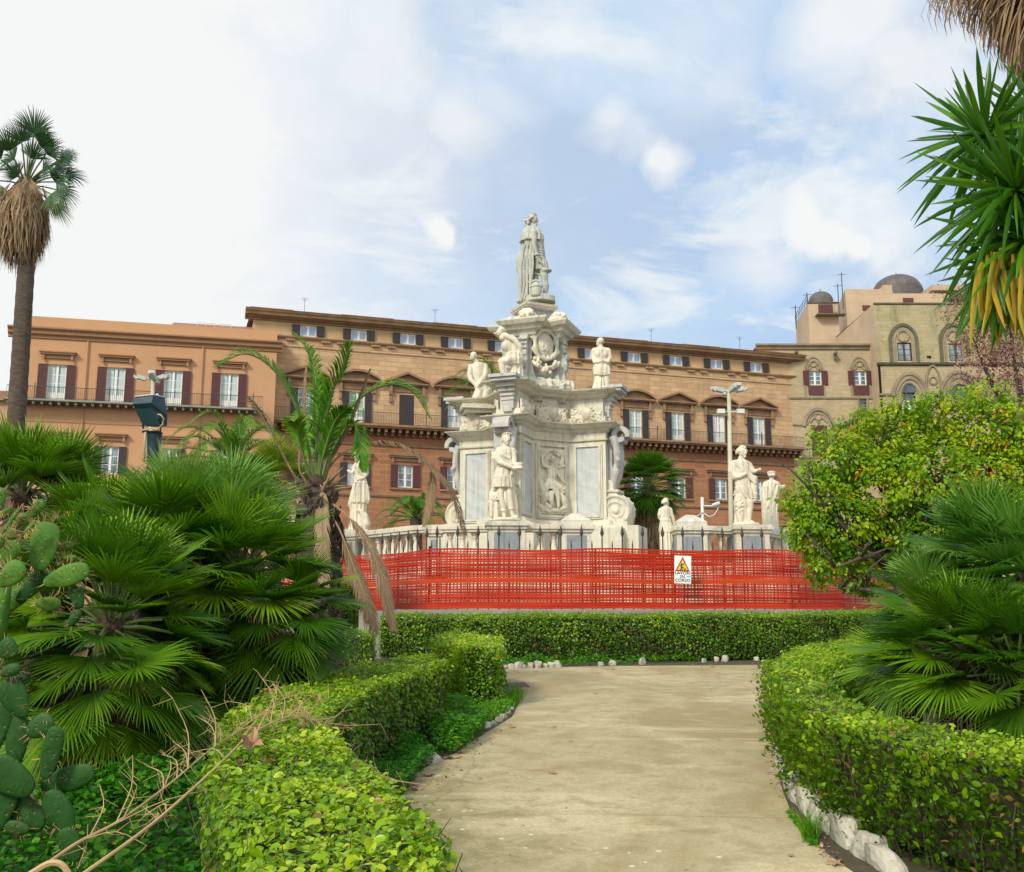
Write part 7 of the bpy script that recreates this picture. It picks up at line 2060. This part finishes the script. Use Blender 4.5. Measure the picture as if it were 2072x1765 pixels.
lb.build('dead_fronds', M['deadleaf'], DP); stm.build('dead_ribs', M['twigpale'] if 'twigpale' in M else plain('dead_rib', (.34, .25, .15), (.22, .15, .09), 5, .8, .2), DP)
u = MB(); u.ell(tt + V((0, 0, .0)), (.15, .15, .22), 12, 9); u.build('crown_fibre', M['fibre'], DP, True)


def date_palm(label, base, c, n, L, Lf, var, el=(-.2, 1.4), trunk=.22, group=None, dead=0, name='date_palm', npair=44, w_=.022, az=FULL):
    rt = empty(name, base, label, 'palm', group); lb = LB(); sm_ = MB(); c = V(c); b = V(base)
    for k in range(n):
        q = (k + .5) / n; e_ = el[1] + (el[0] - el[1]) * q; a = az[0] + (az[1] - az[0]) * ((k * .618) % 1) + rnd.uniform(-.1, .1); l_ = L * rnd.uniform(.85, 1.1)
        h_ = V((cos(a), sin(a), 0)); p1 = c + h_ * l_ * .35 * cos(e_) + V((0, 0, l_ * .35 * sin(e_))); p2 = c + h_ * l_ * .72 * cos(e_ * .85) + V((0, 0, l_ * .62 * sin(e_) - .06 * l_)); p3 = c + h_ * l_ * (1.0 * cos(e_ * .7)) + V((0, 0, l_ * (.66 * sin(e_) - .30)))
        frond(lb, sm_, [c, p1, p2, p3], Lf, npair, var + rnd.uniform(-.15, .15), w_ * .55, .15, .2, .03)
    lb.build('fronds', M['frond'], rt); sm_.build('frond_ribs', M['frond_stalk'], rt)
    u = MB(); m = 30; u.tube([b + (c - b) * (k / m) for k in range(m + 1)], [trunk * (1 + .08 * (k % 2)) for k in range(m + 1)], 12); u.build('trunk', M['bark'], rt)
    return rt


date_palm('arching green date palm in front of the orange palace wing', gnd(470, 26), P(470, 935, 26), 26, 2.1, .34, .42, (-.1, 1.45))
date_palm('small date palm behind the left balustrade', gnd(842, 38), P(842, 1050, 38), 26, 1.6, .30, .35, (-.1, 1.45))
date_palm('date palm half hidden directly behind the monument', gnd(985, 44), P(1005, 800, 44), 24, 2.6, .42, .30, (-.2, 1.45))
date_palm('low palm crown behind the right balustrade', gnd(1640, 40), P(1625, 1090, 40), 18, 1.6, .3, .3, (-.1, 1.3))
# fan palm right of the monument, with a skirt
DB = 38.0; cb = P(1312, 985, DB)
FP_ = empty('fan_palm', gnd(1312, DB), 'fan palm with a thick skirt of dead leaves right of the monument', 'palm')
u = MB(); u.tube([gnd(1312, DB), cb], [.32, .28], 12); u.build('trunk', M['bark'], FP_)
lb = LB(); skirt(lb, (cb.x, cb.y), .3, .72, P(1312, 1230, DB).z, P(1312, 1010, DB).z, 1700, .22, 1.3, .4); lb.build('dead_skirt', M['deadleaf'], FP_)
lb = LB(); pt = MB()
for k in range(60):
    q = (k + .5) / 60; e_ = 1.45 - 2.4 * q; a = k * 2.39996; d = V((cos(a) * cos(e_), sin(a) * cos(e_), sin(e_))); hub = cb + d * .85; petiole(pt, cb, hub, .02, .012)
    up = V((-cos(a) * sin(e_), -sin(a) * sin(e_), cos(e_))); fan_leaf(lb, hub, d, up, .82, 24, 3.0, .5 - .22 * q + rnd.uniform(-.12, .12), .5, .2, cup=.1)
lb.build('fan_leaves', M['fan'], FP_); pt.build('leaf_stalks', M['frond_stalk'], FP_)
# ------------------------------------------------------------------ broadleaf trees
def crown_leaves(lb, blobs, Y, n, size, var, spread=.45, tpl=T_OVATE):
    tot = sum(b[2] * b[3] for b in blobs)
    for b in blobs:
        px, py, rx, ry = b[:4]; dy = b[4] if len(b) > 4 else 0; vv = b[5] if len(b) > 5 else 0
        c = P(px, py, Y + dy); k = (Y + dy) / F; rx, ry = rx * k, ry * k
        m = int(n * b[2] * b[3] / tot); cl = max(4, m // 26)
        d = unit(NR.normal(0, 1, (cl, 3))); r = NR.uniform(.55, 1.0, cl) ** .6
        cc = np.array(c)[None] + d * r[:, None] * np.array([[rx, min(rx, 1.2), ry]])
        p = np.repeat(cc, 26, 0) + NR.normal(0, 1, (cl * 26, 3)) * np.array([[.13, .13, .10]]) * spread * 1.25
        cv = np.repeat(NR.normal(0, .16, cl), 26)
        hot = np.repeat((NR.rand(cl) < .03) * .45, 26)
        nn = np.repeat(d, 26, 0) * .7 + np.array([[-.1, -.3, .7]])
        ax = np.repeat(d, 26, 0) * .8 + np.array([[0, 0, -.25]])
        lb.leaves(p, nn, size * NR.uniform(.55, 1.25, len(p)), np.clip(var + vv + cv + hot + NR.normal(0, .10, len(p)), 0, 1), tpl, ax)


def branches(mb, root, tips, r0, seed=1):
    rr = random.Random(seed); root = V(root)
    for t_ in tips:
        t_ = V(t_); m = root + (t_ - root) * .5 + V((rr.uniform(-.2, .2), rr.uniform(-.2, .2), rr.uniform(-.05, .25)))
        c = bez([root, m, t_], 6); mb.tube(c, [r0 * (1 - .8 * i / 6) for i in range(7)], 6)
        for k in range(6):
            b = c[rr.randint(2, 6)]; e = b + V((rr.uniform(-.5, .5), rr.uniform(-.4, .4), rr.uniform(-.1, .6))); mb.tube([b, (b + e) / 2 + V((0, 0, .05)), e], [r0 * .28, r0 * .2, .004], 5)


YT = 14.5
TR = empty('green_tree', gnd(1835, YT), 'leafy yellow green tree with a few orange leaves standing right of the monument', 'tree')
u = MB(); fork = P(1790, 1140, YT); g0 = gnd(1835, YT); kn = P(1830, 1215, YT)
u.tube(bez([g0, kn, fork], 8), [.13, .125, .12, .115, .11, .10, .095, .09, .085], 10)
branches(u, fork, [P(x, y, YT + d) for x, y, d in [(1640, 990, -.4), (1700, 900, .3), (1620, 1080, 0), (1800, 880, .4), (1690, 1150, -.5)]], .07, 3)
branches(u, kn, [P(x, y, YT + d) for x, y, d in [(1900, 870, .5), (1980, 900, -.2), (2060, 850, .3), (2000, 1030, 0), (1880, 1030, -.6), (1700, 1190, -.3)]], .08, 5)
u.build('trunk', M['bark2'], TR, True)
lb = LB()
crown_leaves(lb, [(1655, 1000, 62, 62), (1700, 930, 62, 56), (1655, 1075, 56, 56), (1700, 1060, 80, 76), (1760, 900, 76, 62, .3), (1830, 880, 70, 60, .5, .08), (1900, 860, 76, 56, .5, .1), (1980, 870, 86, 60, .3, .1), (2060, 870, 80, 70, 0, .08),
                  (1790, 990, 90, 86, 0, -.02), (1880, 970, 96, 86, -.2, .05), (1980, 970, 100, 90, .2, .08), (2070, 980, 90, 110), (1690, 1140, 60, 42, 0, -.2), (1760, 1110, 80, 56, .3, -.24), (1850, 1080, 80, 70, 0, -.26), (1950, 1080, 90, 70, 0, -.2), (1740, 1178, 50, 18, 0, -.2),
                  (1605, 1010, 22, 20), (1645, 945, 22, 16), (1670, 885, 30, 14), (1745, 845, 34, 18), (1830, 822, 40, 18), (1910, 808, 46, 16), (2000, 800, 50, 22)], YT, 44000, .068, .55)
lb.build('crown', M['treeleaf'], TR)
YB = 36.0
BT = empty('brown_leaved_tree', gnd(2085, YB), 'tree covered with dry brown leaves in front of the medieval palace', 'tree')
u = MB(); g0 = gnd(2090, YB); tp = P(2060, 760, YB); u.tube(bez([g0, P(2085, 950, YB), tp], 6), [.3, .28, .25, .2, .16, .12, .08], 8)
branches(u, P(2080, 900, YB), [P(x, y, YB) for x, y in [(1960, 660), (1990, 740), (2040, 640), (1960, 850), (2030, 800)]], .12, 8)
for k in range(60):
    a = P(rnd.uniform(1960, 2080), rnd.uniform(640, 880), YB); e = a + V((rnd.uniform(-1, .3), rnd.uniform(-.5, .5), rnd.uniform(-.1, .9))); u.tube([a, e], [.025, .006], 4)
u.build('trunk', M['bark2'], BT)
lb = LB(); crown_leaves(lb, [(1965, 640, 44, 60), (2010, 600, 60, 50), (2010, 690, 60, 46), (1970, 750, 40, 26), (2050, 740, 60, 56), (2000, 800, 46, 30), (2060, 820, 50, 60), (1960, 700, 30, 30), (2050, 660, 60, 70), (1930, 610, 20, 40)], YB, 9000, .11, .5, 1.6, T_SIMPLE)
lb.build('crown', M['dryleaf'], BT)

# ------------------------------------------------------------------ yucca, hanging palm skirt
YY = 7.0


def q7(x, y): return (x * .4298 + 1669, y * .4298)


YU = empty('yucca', gnd(2230, YY), 'large yucca with sword leaves and a yellow skirt reaching in from the right edge', 'yucca')
u = MB(); g0 = gnd(2230, YY); crs = [(q7(755, 640), .0), (q7(905, 900), -.2), (q7(960, 1130), -.1), (q7(960, 760), .3), (q7(1010, 560), .4), (q7(860, 1260), .1)]
for (c, d) in crs: cc = P(c[0], c[1], YY + d); u.tube(bez([g0, V((g0.x + .05, YY, 1.8)), (V((g0.x, YY, cc.z - .25)) * .6 + cc * .4), cc], 8), [.11, .10, .09, .085, .08, .07, .065, .06, .05], 8)
u.build('stem', M['bark2'], YU)
lb = LB()


def sword(c, d, L, w_, var, droop=.1, tip=.0):
    d = d.normalized(); s_ = d.cross(V((rnd.uniform(-.6, .6), -1, rnd.uniform(-.2, .6)))).normalized()
    pts = [c + d * (L * t_) + V((0, 0, -1)) * (droop * L * t_ * t_) for t_ in (.02, .25, .5, .75, .92, 1)]
    ribbon(lb, pts, [w_ * .55, w_ * .85, w_, w_ * .75, w_ * .32, .001], s_, var, .45, tipvar=min(1, var + tip))


for (c, d), L, n, bias in zip(crs, (.64, .74, .70, .6, .6, .5), (84, 120, 104, 70, 60, 50), (.45, .1, -.15, .3, .5, -.3)):
    cc = P(c[0], c[1], YY + d)
    for k in range(n):
        q = (k + .5) / n; z_ = 1 - 2 * q * .92; a = k * 2.39996; r_ = math.sqrt(max(0, 1 - z_ * z_)); dd = V((cos(a) * r_, sin(a) * r_, z_ + bias * .4))
        sword(cc, dd, L * rnd.uniform(.70, 1.10), .023 * rnd.uniform(.75, 1.15), rnd.uniform(.12, .70), .08 if z_ > 0 else .3)
for k in range(150):
    x, y = q7(rnd.uniform(720, 1000), rnd.uniform(1150, 1290)); cc = P(x, y, YY + rnd.uniform(-.3, .3)); sword(cc, V((rnd.uniform(-.45, .25), rnd.uniform(-.3, .3), -1)), rnd.uniform(.34, .56), .021, rnd.choice([.5, .65, .86, .93, 1.0]), .1)
lb.build('sword_leaves', M['yucca'], YU)
YS = 9.0
HP = empty('palm', gnd(2170, YS), 'brown dead palm fronds hanging into the top right corner', 'palm')
u = MB(); g0 = gnd(2190, YS); cc = P(2180, -260, YS); u.tube([g0, V((g0.x, YS, cc.z * .5)), cc], [.28, .24, .22], 12); u.build('trunk', M['bark'], HP)
lb = LB()
for k in range(560):
    t_ = rnd.random(); a = P(2150 + rnd.uniform(-30, 60), -120 + rnd.uniform(-160, 60), YS + rnd.uniform(-.4, .4)); x1 = 1875 + 225 * t_ ** .62 + rnd.uniform(-12, 12); y1 = -20 + 215 * t_ ** 1.3 + rnd.uniform(-36, 30)
    e = P(x1, y1, YS + rnd.uniform(-.5, .5)); m = a * .45 + e * .55 + V((-.05, 0, .12)); w_ = rnd.uniform(.006, .02); f = P(x1 + rnd.uniform(-6, 6), y1 + rnd.uniform(20, 60), e.y)
    ribbon(lb, bez([a, m, e, f], 6), [w_, w_, w_, w_, w_ * .7, w_ * .5, .001], V((rnd.uniform(-.5, .5), -.4, 1)).normalized().cross((e - a).normalized()), rnd.uniform(0, .55), .4)
lb.build('dead_fronds', M['deadleaf'], HP)

# ------------------------------------------------------------------ prickly pear


def cactus_mat(name, c1, c2, scar):
    m, t, b, o = new_mat(name); tc = t.new('ShaderNodeTexCoord'); v = tc.outputs['Object']
    n = t.noise(v, 6, 7, .65, .6); c = t.mix(t.ramp(n, [(.35, 0.0), (.65, 1.0)]), c1, c2)
    vo = t.vor(v, 26); c = t.mix(t.ramp(vo, [(.10, .9), (.20, 0.0)]), c, scar)
    c = t.mix(t.math('MULTIPLY', t.ramp(t.noise(v, 3.1, 8, .7), [(.60, 0.0), (.68, 1.0)]), .55), c, scar)
    t.put(b.inputs['Base Color'], c); b.inputs['Roughness'].default_value = .55; b.inputs['Specular IOR Level'].default_value = .2
    bump(t, b, t.math('SUBTRACT', t.noise(v, 18, 6), t.ramp(vo, [(.08, 1.0), (.25, 0.0)])), .5, .01); return m


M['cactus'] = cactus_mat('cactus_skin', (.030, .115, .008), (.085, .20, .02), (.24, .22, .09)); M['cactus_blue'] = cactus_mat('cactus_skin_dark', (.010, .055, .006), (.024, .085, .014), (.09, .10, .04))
M['spine'] = plain('cactus_spine', (.50, .30, .12), (.38, .22, .10), 5, .6, 0)
CY = 5.4
CA = empty('prickly_pear', gnd(-60, CY), 'spiny prickly pear cactus with oval pads at the left edge', 'cactus')


def qk(x, y): return (x * .1863, y * .1863 + 986.3)


def pad(px, py, ln, wd, ang, dy=0.0, yaw=0.0, blue=False, seed=0, edge=False):
    c = P(px, py, CY + dy); k = (CY + dy) / F; L = ln * k / 2; W_ = wd * k / 2; T = .014; rr = random.Random(seed); u = MB(); n, m = 22, 12; vs = []; fs = []
    R_ = Matrix.Rotation(rad(ang), 3, 'Y') @ Matrix.Rotation(yaw, 3, 'Z')
    for i in range(1, m):
        ph = pi * i / m; z = cos(ph); prof = sin(ph) ** .8 * (1.0 + .22 * z)
        for j in range(n):
            th = 2 * pi * j / n; x = cos(th); y = sin(th)
            wob = 1 + .05 * sin(3 * th + seed) + .05 * sin(3 * ph + seed * 1.7) + .02 * sin(7 * th)
            vs.append(c + R_ @ V((W_ * prof * x * wob, (T * (prof * .9 + .1)) * y + .03 * sin(z * 1.5 + seed) * L, L * z)))
    vs += [c + R_ @ V((0, 0, L)), c + R_ @ V((0, 0, -L))]
    for i in range(m - 2):
        for j in range(n): j2 = (j + 1) % n; fs.append((i * n + j, (i + 1) * n + j, (i + 1) * n + j2, i * n + j2))
    a, b = len(vs) - 2, len(vs) - 1
    for j in range(n): j2 = (j + 1) % n; fs += [(a, j, j2), (b, (m - 2) * n + j2, (m - 2) * n + j)]
    u.add(vs, fs); p = u.build('pad', M['cactus_blue' if blue else 'cactus'], CA, True)
    s_ = MB()
    for q in range(46 if not blue else 16):
        if q % 2: th = rr.uniform(0, 6.3); x, z = cos(th), sin(th); o_ = V((x, rr.uniform(-.5, .5), z))
        else: x, z = rr.uniform(-.7, .7), rr.uniform(-.8, .8); o_ = V((rr.uniform(-.4, .4), -1, rr.uniform(-.3, .4)))
        b0 = c + R_ @ V((W_ * x * .97 * (1 + .2 * z), -T * (0 if q % 2 else .9), L * z * .97)); e = b0 + (R_ @ o_.normalized()) * rr.uniform(.018, .050)
        s_.tube([b0, e], [.0018, .0006], 3, cap=False)
    if s_.v: s_.build('spines', M['spine'], p)


PD = [(470, 640, 540, 310, 5, 0, 0), (390, 235, 250, 125, 40, .1, 0), (225, 365, 200, 150, 50, .05, 0), (115, 370, 330, 40, 30, .0, 1.2), (310, 450, 220, 45, 38, -.1, 1.1), (125, 510, 130, 120, 60, -.1, 0), (110, 690, 250, 220, 10, -.1, 0),
      (700, 645, 180, 105, 75, .1, 0), (710, 775, 260, 80, 85, .05, .4), (720, 960, 520, 225, 72, -.15, 0), (120, 950, 350, 240, 50, -.2, 0), (840, 1190, 260, 155, -22, -.1, 0, 1), (810, 1420, 200, 110, 30, -.1, 0, 1), (520, 1265, 280, 150, 96, 0, 0),
      (330, 1080, 420, 190, 38, .05, 0, 1), (5, 130, 260, 120, 0, 0, 0), (10, 590, 150, 90, 0, -.2, 0), (50, 300, 210, 90, 50, .1, .5), (590, 360, 130, 70, 60, .15, 0), (150, 1220, 400, 200, 50, .1, 0)]
for k, d in enumerate(PD):
    x, y = qk(d[0], d[1]); pad(x, y, d[2] * .1863, d[3] * .1863, d[4], d[5], d[6], len(d) > 7, k)
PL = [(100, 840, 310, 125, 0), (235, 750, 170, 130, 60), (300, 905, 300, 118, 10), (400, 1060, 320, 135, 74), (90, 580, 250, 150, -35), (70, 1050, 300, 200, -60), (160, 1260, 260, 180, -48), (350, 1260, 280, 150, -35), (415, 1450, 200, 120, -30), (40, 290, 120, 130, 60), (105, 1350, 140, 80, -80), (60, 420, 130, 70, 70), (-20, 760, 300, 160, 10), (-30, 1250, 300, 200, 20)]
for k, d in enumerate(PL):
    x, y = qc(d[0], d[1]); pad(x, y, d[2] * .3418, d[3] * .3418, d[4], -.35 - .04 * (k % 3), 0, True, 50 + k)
u = MB()
for a, b in [((-80, 1800), (-30, 1500)), ((-30, 1500), (-10, 1300)), ((-10, 1300), (10, 1180))]: u.tube([P(*a, CY - .1), P(*b, CY)], [.05, .035], 8)
u.build('cactus_stem', M['cactus'], CA, True)

# ------------------------------------------------------------------ dry stalks lying over the hedge
M['straw'] = plain('dry_stalk', (.50, .36, .17), (.36, .23, .10), 6, .75, .3)


def stalk(label, pts, r0, seed, nb=26):
    rr = random.Random(seed); c = bez([P(x, y, d) for x, y, d in pts], 40); mb = MB(); mb.tube(c, [r0 * (1 - .8 * i / 40) for i in range(41)], 7)
    for k in range(nb):
        i = rr.randint(6, 39); b = c[i]; d = (c[min(i + 1, 40)] - c[i - 1]).normalized(); L = rr.uniform(.12, .45)
        s_ = V((rr.uniform(-1, 1), rr.uniform(-.5, .5), rr.uniform(-.7, .9))).normalized(); e = b + (d * .8 + s_ * .8) * L; m = b + (d * .5 + s_ * .3) * L + V((0, 0, .02))
        cc = bez([b, m, e], 6); mb.tube(cc, [.0032, .003, .0028, .0025, .002, .002, .001], 5)
        for q in range(7):
            j = rr.randint(1, 6); g_ = cc[j] + V((rr.uniform(-1, 1), rr.uniform(-.6, .6), rr.uniform(-.8, 1))).normalized() * rr.uniform(.03, .11); mb.tube([cc[j], g_], [.0016, .0008], 4)
    mb.top('dry_stalk', M['straw'], label, 'dry stalk', 'dry branching stalks on the left hedge', off=tuple(c[0]))


stalk('long dry branching stalk rising from the bottom left corner, upper of two', [(40, 1790, 4.1), (150, 1710, 4.3), (240, 1662, 4.5), (345, 1585, 4.9), (420, 1522, 5.4), (500, 1465, 6.0), (600, 1395, 6.6)], .0085, 3)
stalk('long dry branching stalk whose tip hooks over the hedge, lower of two', [(160, 1775, 4.0), (305, 1670, 4.3), (430, 1560, 4.9), (510, 1485, 5.6), (580, 1452, 6.0), (625, 1455, 6.2), (650, 1500, 6.2), (672, 1535, 6.2)], .0085, 9, 30)
stalk('dry twig cluster dropping down the path side of the left hedge', [(560, 1462, 6.0), (625, 1452, 6.3), (660, 1480, 6.35), (700, 1530, 6.3), (745, 1570, 6.2)], .004, 15, 12)
c = bez([P(x, y, 3.95) for x, y in [(60, 1770), (100, 1747), (128, 1752), (150, 1790)]], 10); MB().tube(c, [.012] * 11, 6).top('dry_stalk', M['straw'], 'short thick dry stem bent at the bottom left edge', 'dry stalk', 'dry branching stalks on the left hedge', off=tuple(c[0]))

# ------------------------------------------------------------------ ground cover
LoA = np.array([[p.x, p.y] for p in resample(Lo, 60)]); RiA = np.array([[p.x, p.y] for p in resample(Ri, 60)])


def in_hedge(x, y):
    i = np.argmin(np.abs((LoA[:, 1] + RiA[:, 1])[None] / 2 - y[:, None]), 1)
    return (x > np.minimum(LoA[i, 0], RiA[i, 0]) - .02) & (x < np.maximum(LoA[i, 0], RiA[i, 0]) + .02)


lb = LB(); N = 46000
y = 3.4 + 5.8 * NR.rand(N) ** 1.2; x = -5.0 + 4.9 * NR.rand(N)
i = np.argmin(np.abs(LoA[None, :, 1] - y[:, None]), 1); k = (x < LoA[i, 0] + .05) & (x > -.62 * y - .3); x, y = x[k], y[k]
hh = .10 + .16 * (np.sin(x * 2.3 + 1) * np.sin(y * 1.9) * .5 + .5) + .22 * np.exp(-((x + 2.3) ** 2 + (y - 6.8) ** 2) / .5)
z = GS * y + hh * NR.rand(len(x)) ** .55
lb.leaves(np.stack([x, y, z], 1), np.tile([[0, -.1, 1.0]], (len(x), 1)), .046 * NR.uniform(.5, 1.4, len(x)), np.clip(NR.normal(.42, .2, len(x)), 0, .95), T_OVATE, width=1.3)
tag(lb.build('ground_cover', M['weed'], None, (-2.5, 6, .2)), 'dense dark green weeds covering the bed at the bottom left', 'weeds', kind='stuff')


def weed_patch(label, poly, n, size, hmin, hmax, var, off=None, tpl=T_OVATE):
    lb = LB(); pts = [H(*p) for p in poly]; xs = []; tri = []
    for k in range(1, len(pts) - 1): a = (pts[k] - pts[0]).cross(pts[k + 1] - pts[0]).length; tri.append(a)
    tot = sum(tri)
    for k, a in enumerate(tri):
        m = int(n * a / tot); u_, v_ = NR.rand(m), NR.rand(m); f = u_ + v_ > 1; u_[f], v_[f] = 1 - u_[f], 1 - v_[f]
        A_, B_, C_ = (np.array(pts[0]), np.array(pts[k + 1]), np.array(pts[k + 2])); xs.append(A_ + u_[:, None] * (B_ - A_) + v_[:, None] * (C_ - A_))
    p = np.concatenate(xs); hh = hmin + (hmax - hmin) * np.clip(np.sin(p[:, 0] * 6 + 2) * np.sin(p[:, 1] * 4.1) * .5 + .5, 0, 1); p[:, 2] += hh * NR.rand(len(p)) ** .5
    lb.leaves(p, np.tile([[0, -.2, 1.0]], (len(p), 1)), size * NR.uniform(.6, 1.4, len(p)), np.clip(NR.normal(var, .16, len(p)), 0, .97), tpl, width=1.3)
    c = np.mean(p, 0); tag(lb.build('weeds', M['weed'], None, tuple(c)), label, 'weeds', kind='stuff')


weed_patch('bright green clover mound between the left hedge and the path', [(890, 1440), (930, 1450), (985, 1480), (962, 1506), (925, 1530), (880, 1528), (862, 1500)], 5200, .030, .10, .30, .62)
weed_patch('fern like weeds around the mossy stones at the foot of the left hedge', [(745, 1560), (850, 1515), (885, 1540), (850, 1575), (815, 1612), (770, 1622), (720, 1600)], 4800, .026, .08, .22, .45)
weed_patch('weeds at the foot of the tall cut hedge block', [(905, 1395), (1015, 1412), (1040, 1425), (1030, 1450), (980, 1462), (930, 1440), (895, 1420)], 3200, .030, .03, .14, .66)
weed_patch('low weeds along the front of the long far hedge', [(1010, 1330), (1200, 1326), (1400, 1322), (1600, 1318), (1600, 1334), (1400, 1340), (1200, 1348), (1010, 1352)], 9000, .045, .04, .20, .6, tpl=T_SIMPLE)
weed_patch('small green bush in front of the far hedge by the right hedge', [(1585, 1300), (1640, 1300), (1640, 1325), (1580, 1325)], 1500, .05, .15, .35, .62, tpl=T_SIMPLE)
weed_patch('weed tufts between the path and the right border stones', [(1600, 1640), (1640, 1690), (1660, 1720), (1640, 1712), (1610, 1670), (1592, 1645)], 600, .020, .005, .04, .7)
weed_patch('weeds under the right hedge behind the border stones', [(1600, 1590), (1680, 1670), (1760, 1720), (1800, 1735), (1820, 1720), (1700, 1640), (1620, 1570)], 1800, .03, .02, .10, .55)
weed_patch('weeds in the bed behind the right hedge', [(1700, 1440), (2100, 1510), (2400, 1500), (2100, 1400), (1760, 1360)], 4000, .045, .05, .25, .3, tpl=T_SIMPLE)
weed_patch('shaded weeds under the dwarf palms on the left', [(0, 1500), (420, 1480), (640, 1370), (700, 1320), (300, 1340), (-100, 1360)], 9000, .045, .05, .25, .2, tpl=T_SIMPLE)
# grass
lb = LB()
for k in range(1500):
    f = rnd.random(); px, py = (1056 - 110 * f ** 1.0 + rnd.uniform(-14, 12), 1412 + 78 * f + rnd.uniform(-14, 6)) if k % 3 else (rnd.uniform(985, 1050), rnd.uniform(1395, 1430))
    if k % 10 == 0: px, py = 1640 + rnd.uniform(-14, 14), 1700 + rnd.uniform(-8, 8)
    b = H(px, py); a = rnd.uniform(0, 6.28); L = rnd.uniform(.06, .20); d = V((cos(a) * .5, sin(a) * .5, 1)).normalized(); e = b + d * L + V((cos(a), sin(a), 0)) * L * .3
    ribbon(lb, [b, b + d * L * .55, e], [.003, .0028, .0005], V((-sin(a), cos(a), 0)), rnd.uniform(.5, 1.0))
tag(lb.build('grass', M['weed'], None, tuple(H(1010, 1440))), 'tufts of thin grass along the stones at the path bend', 'grass', kind='stuff')

lb = LB(); pp = []
for k in range(420):
    q = k % 4
    if q == 0: f = rnd.random(); px, py = 800 + 230 * f + rnd.uniform(-10, 30), 1625 - 165 * f + rnd.uniform(-10, 14)
    elif q == 1: f = rnd.random(); px, py = 1562 + 150 * f ** 1.5 - rnd.uniform(-4, 30), 1500 + 255 * f
    elif q == 2: px, py = rnd.uniform(1015, 1560), rnd.uniform(1335, 1362)
    else: px, py = rnd.uniform(880, 1650), rnd.uniform(1380, 1760)
    p = H(px, py); pp.append((p.x, p.y, p.z + .008)); 
pp = np.array(pp); lb.leaves(pp, np.tile([[0, 0, 1.0]], (len(pp), 1)), NR.uniform(.008, .035, len(pp)) * np.where(np.arange(len(pp)) % 4 == 3, .45, 1), NR.rand(len(pp)), T_OVATE, width=1.5)
tag(lb.build('leaf_litter', M['dryleaf'], None, tuple(H(1000, 1500))), 'scattered fine brown leaf litter on the path', 'leaf litter', kind='stuff')
# fallen leaves, each a thing; yellow flowers; leaf litter too fine to count
M['litter'] = plain('fallen_leaf', (.28, .13, .07), (.42, .27, .15), 8, .8, .2)


def maple(p, s_, rz, label, tilt=.15, mat='litter'):
    vs = [(0, 0, .012)]; n = 15
    for k in range(n): th = 2 * pi * k / n; r = s_ * (1.0 if k % 3 == 0 else .42 if k % 3 == 1 else .55); vs.append((r * cos(th), r * sin(th), .004 + .03 * s_ / .06 * abs(sin(th * 1.5)) * tilt * 3))
    mb = MB(); mb.add(vs, [(0, 1 + k, 1 + (k + 1) % n) for k in range(n)]); o = mb.build('fallen_leaf', M[mat], None, off=(0, 0, 0)); o.location = p; o.rotation_euler = (tilt, 0, rz)
    tag(o, label, 'fallen leaf', 'dry leaves fallen on and beside the path')


FLV = [(830, 1591, .075, 'by the mossy stones'), (842, 1600, .06, 'lowest by the mossy stones'), (866, 1572, .07, 'below the single boulder stone'), (908, 1537, .085, 'right of the boulder stone'), (935, 1525, .06, 'at the tip of the clover mound'),
       (1118, 1567, .055, 'pinkish, alone in the middle of the path'), (1036, 1474, .05, 'at the grassy bend'), (1121, 1473, .035, 'small and yellowish in mid path'), (1442, 1351, .06, 'red, on the far cross walk'), (1155, 1502, .03, 'dark, small, in mid path'),
       (972, 1578, .025, 'tiny and dark on the near left path'), (1204, 1405, .045, 'pale, beyond the crack in the path'), (860, 1631, .03, 'dark, close to the near hedge'), (1600, 1735, .03, 'dark, near the right border stones'), (1690, 1752, .06, 'straw coloured by the nearest border stones'), (1085, 1361, .05, 'by the far stones')]
for k, (x, y_, s_, w_) in enumerate(FLV): p = H(x, y_); maple((p.x, p.y, p.z + .006), s_, k * 1.3, 'dry fallen leaf ' + w_)
p = H(508, 1532, HL); maple((p.x, p.y, p.z + .05), .085, .6, 'large rust brown leaf lying on top of the left hedge', .5)
M['petal'] = plain('yellow_petal', (.75, .62, .02), (.65, .5, .02), 5, .5, 0)
for (x, y_, w_) in ((228, 1572, 'in the weeds right of the cactus'), (215, 1660, 'among the weeds by the lower dry stalk'), (892, 1468, 'on the clover mound beside the path')):
    b = H(x, y_ + 12, .16); mb = MB()
    for k in range(5): th = k * 1.2566; mb.add([(b.x, b.y, b.z), (b.x + .022 * cos(th - .5), b.y + .02 * sin(th - .5), b.z + .018), (b.x + .03 * cos(th), b.y + .03 * sin(th), b.z + .022), (b.x + .022 * cos(th + .5), b.y + .02 * sin(th + .5), b.z + .018)], [(0, 1, 2, 3)])
    mb.top('yellow_flower', M['petal'], 'yellow flower ' + w_, 'flower', 'small yellow flowers', off=tuple(b))
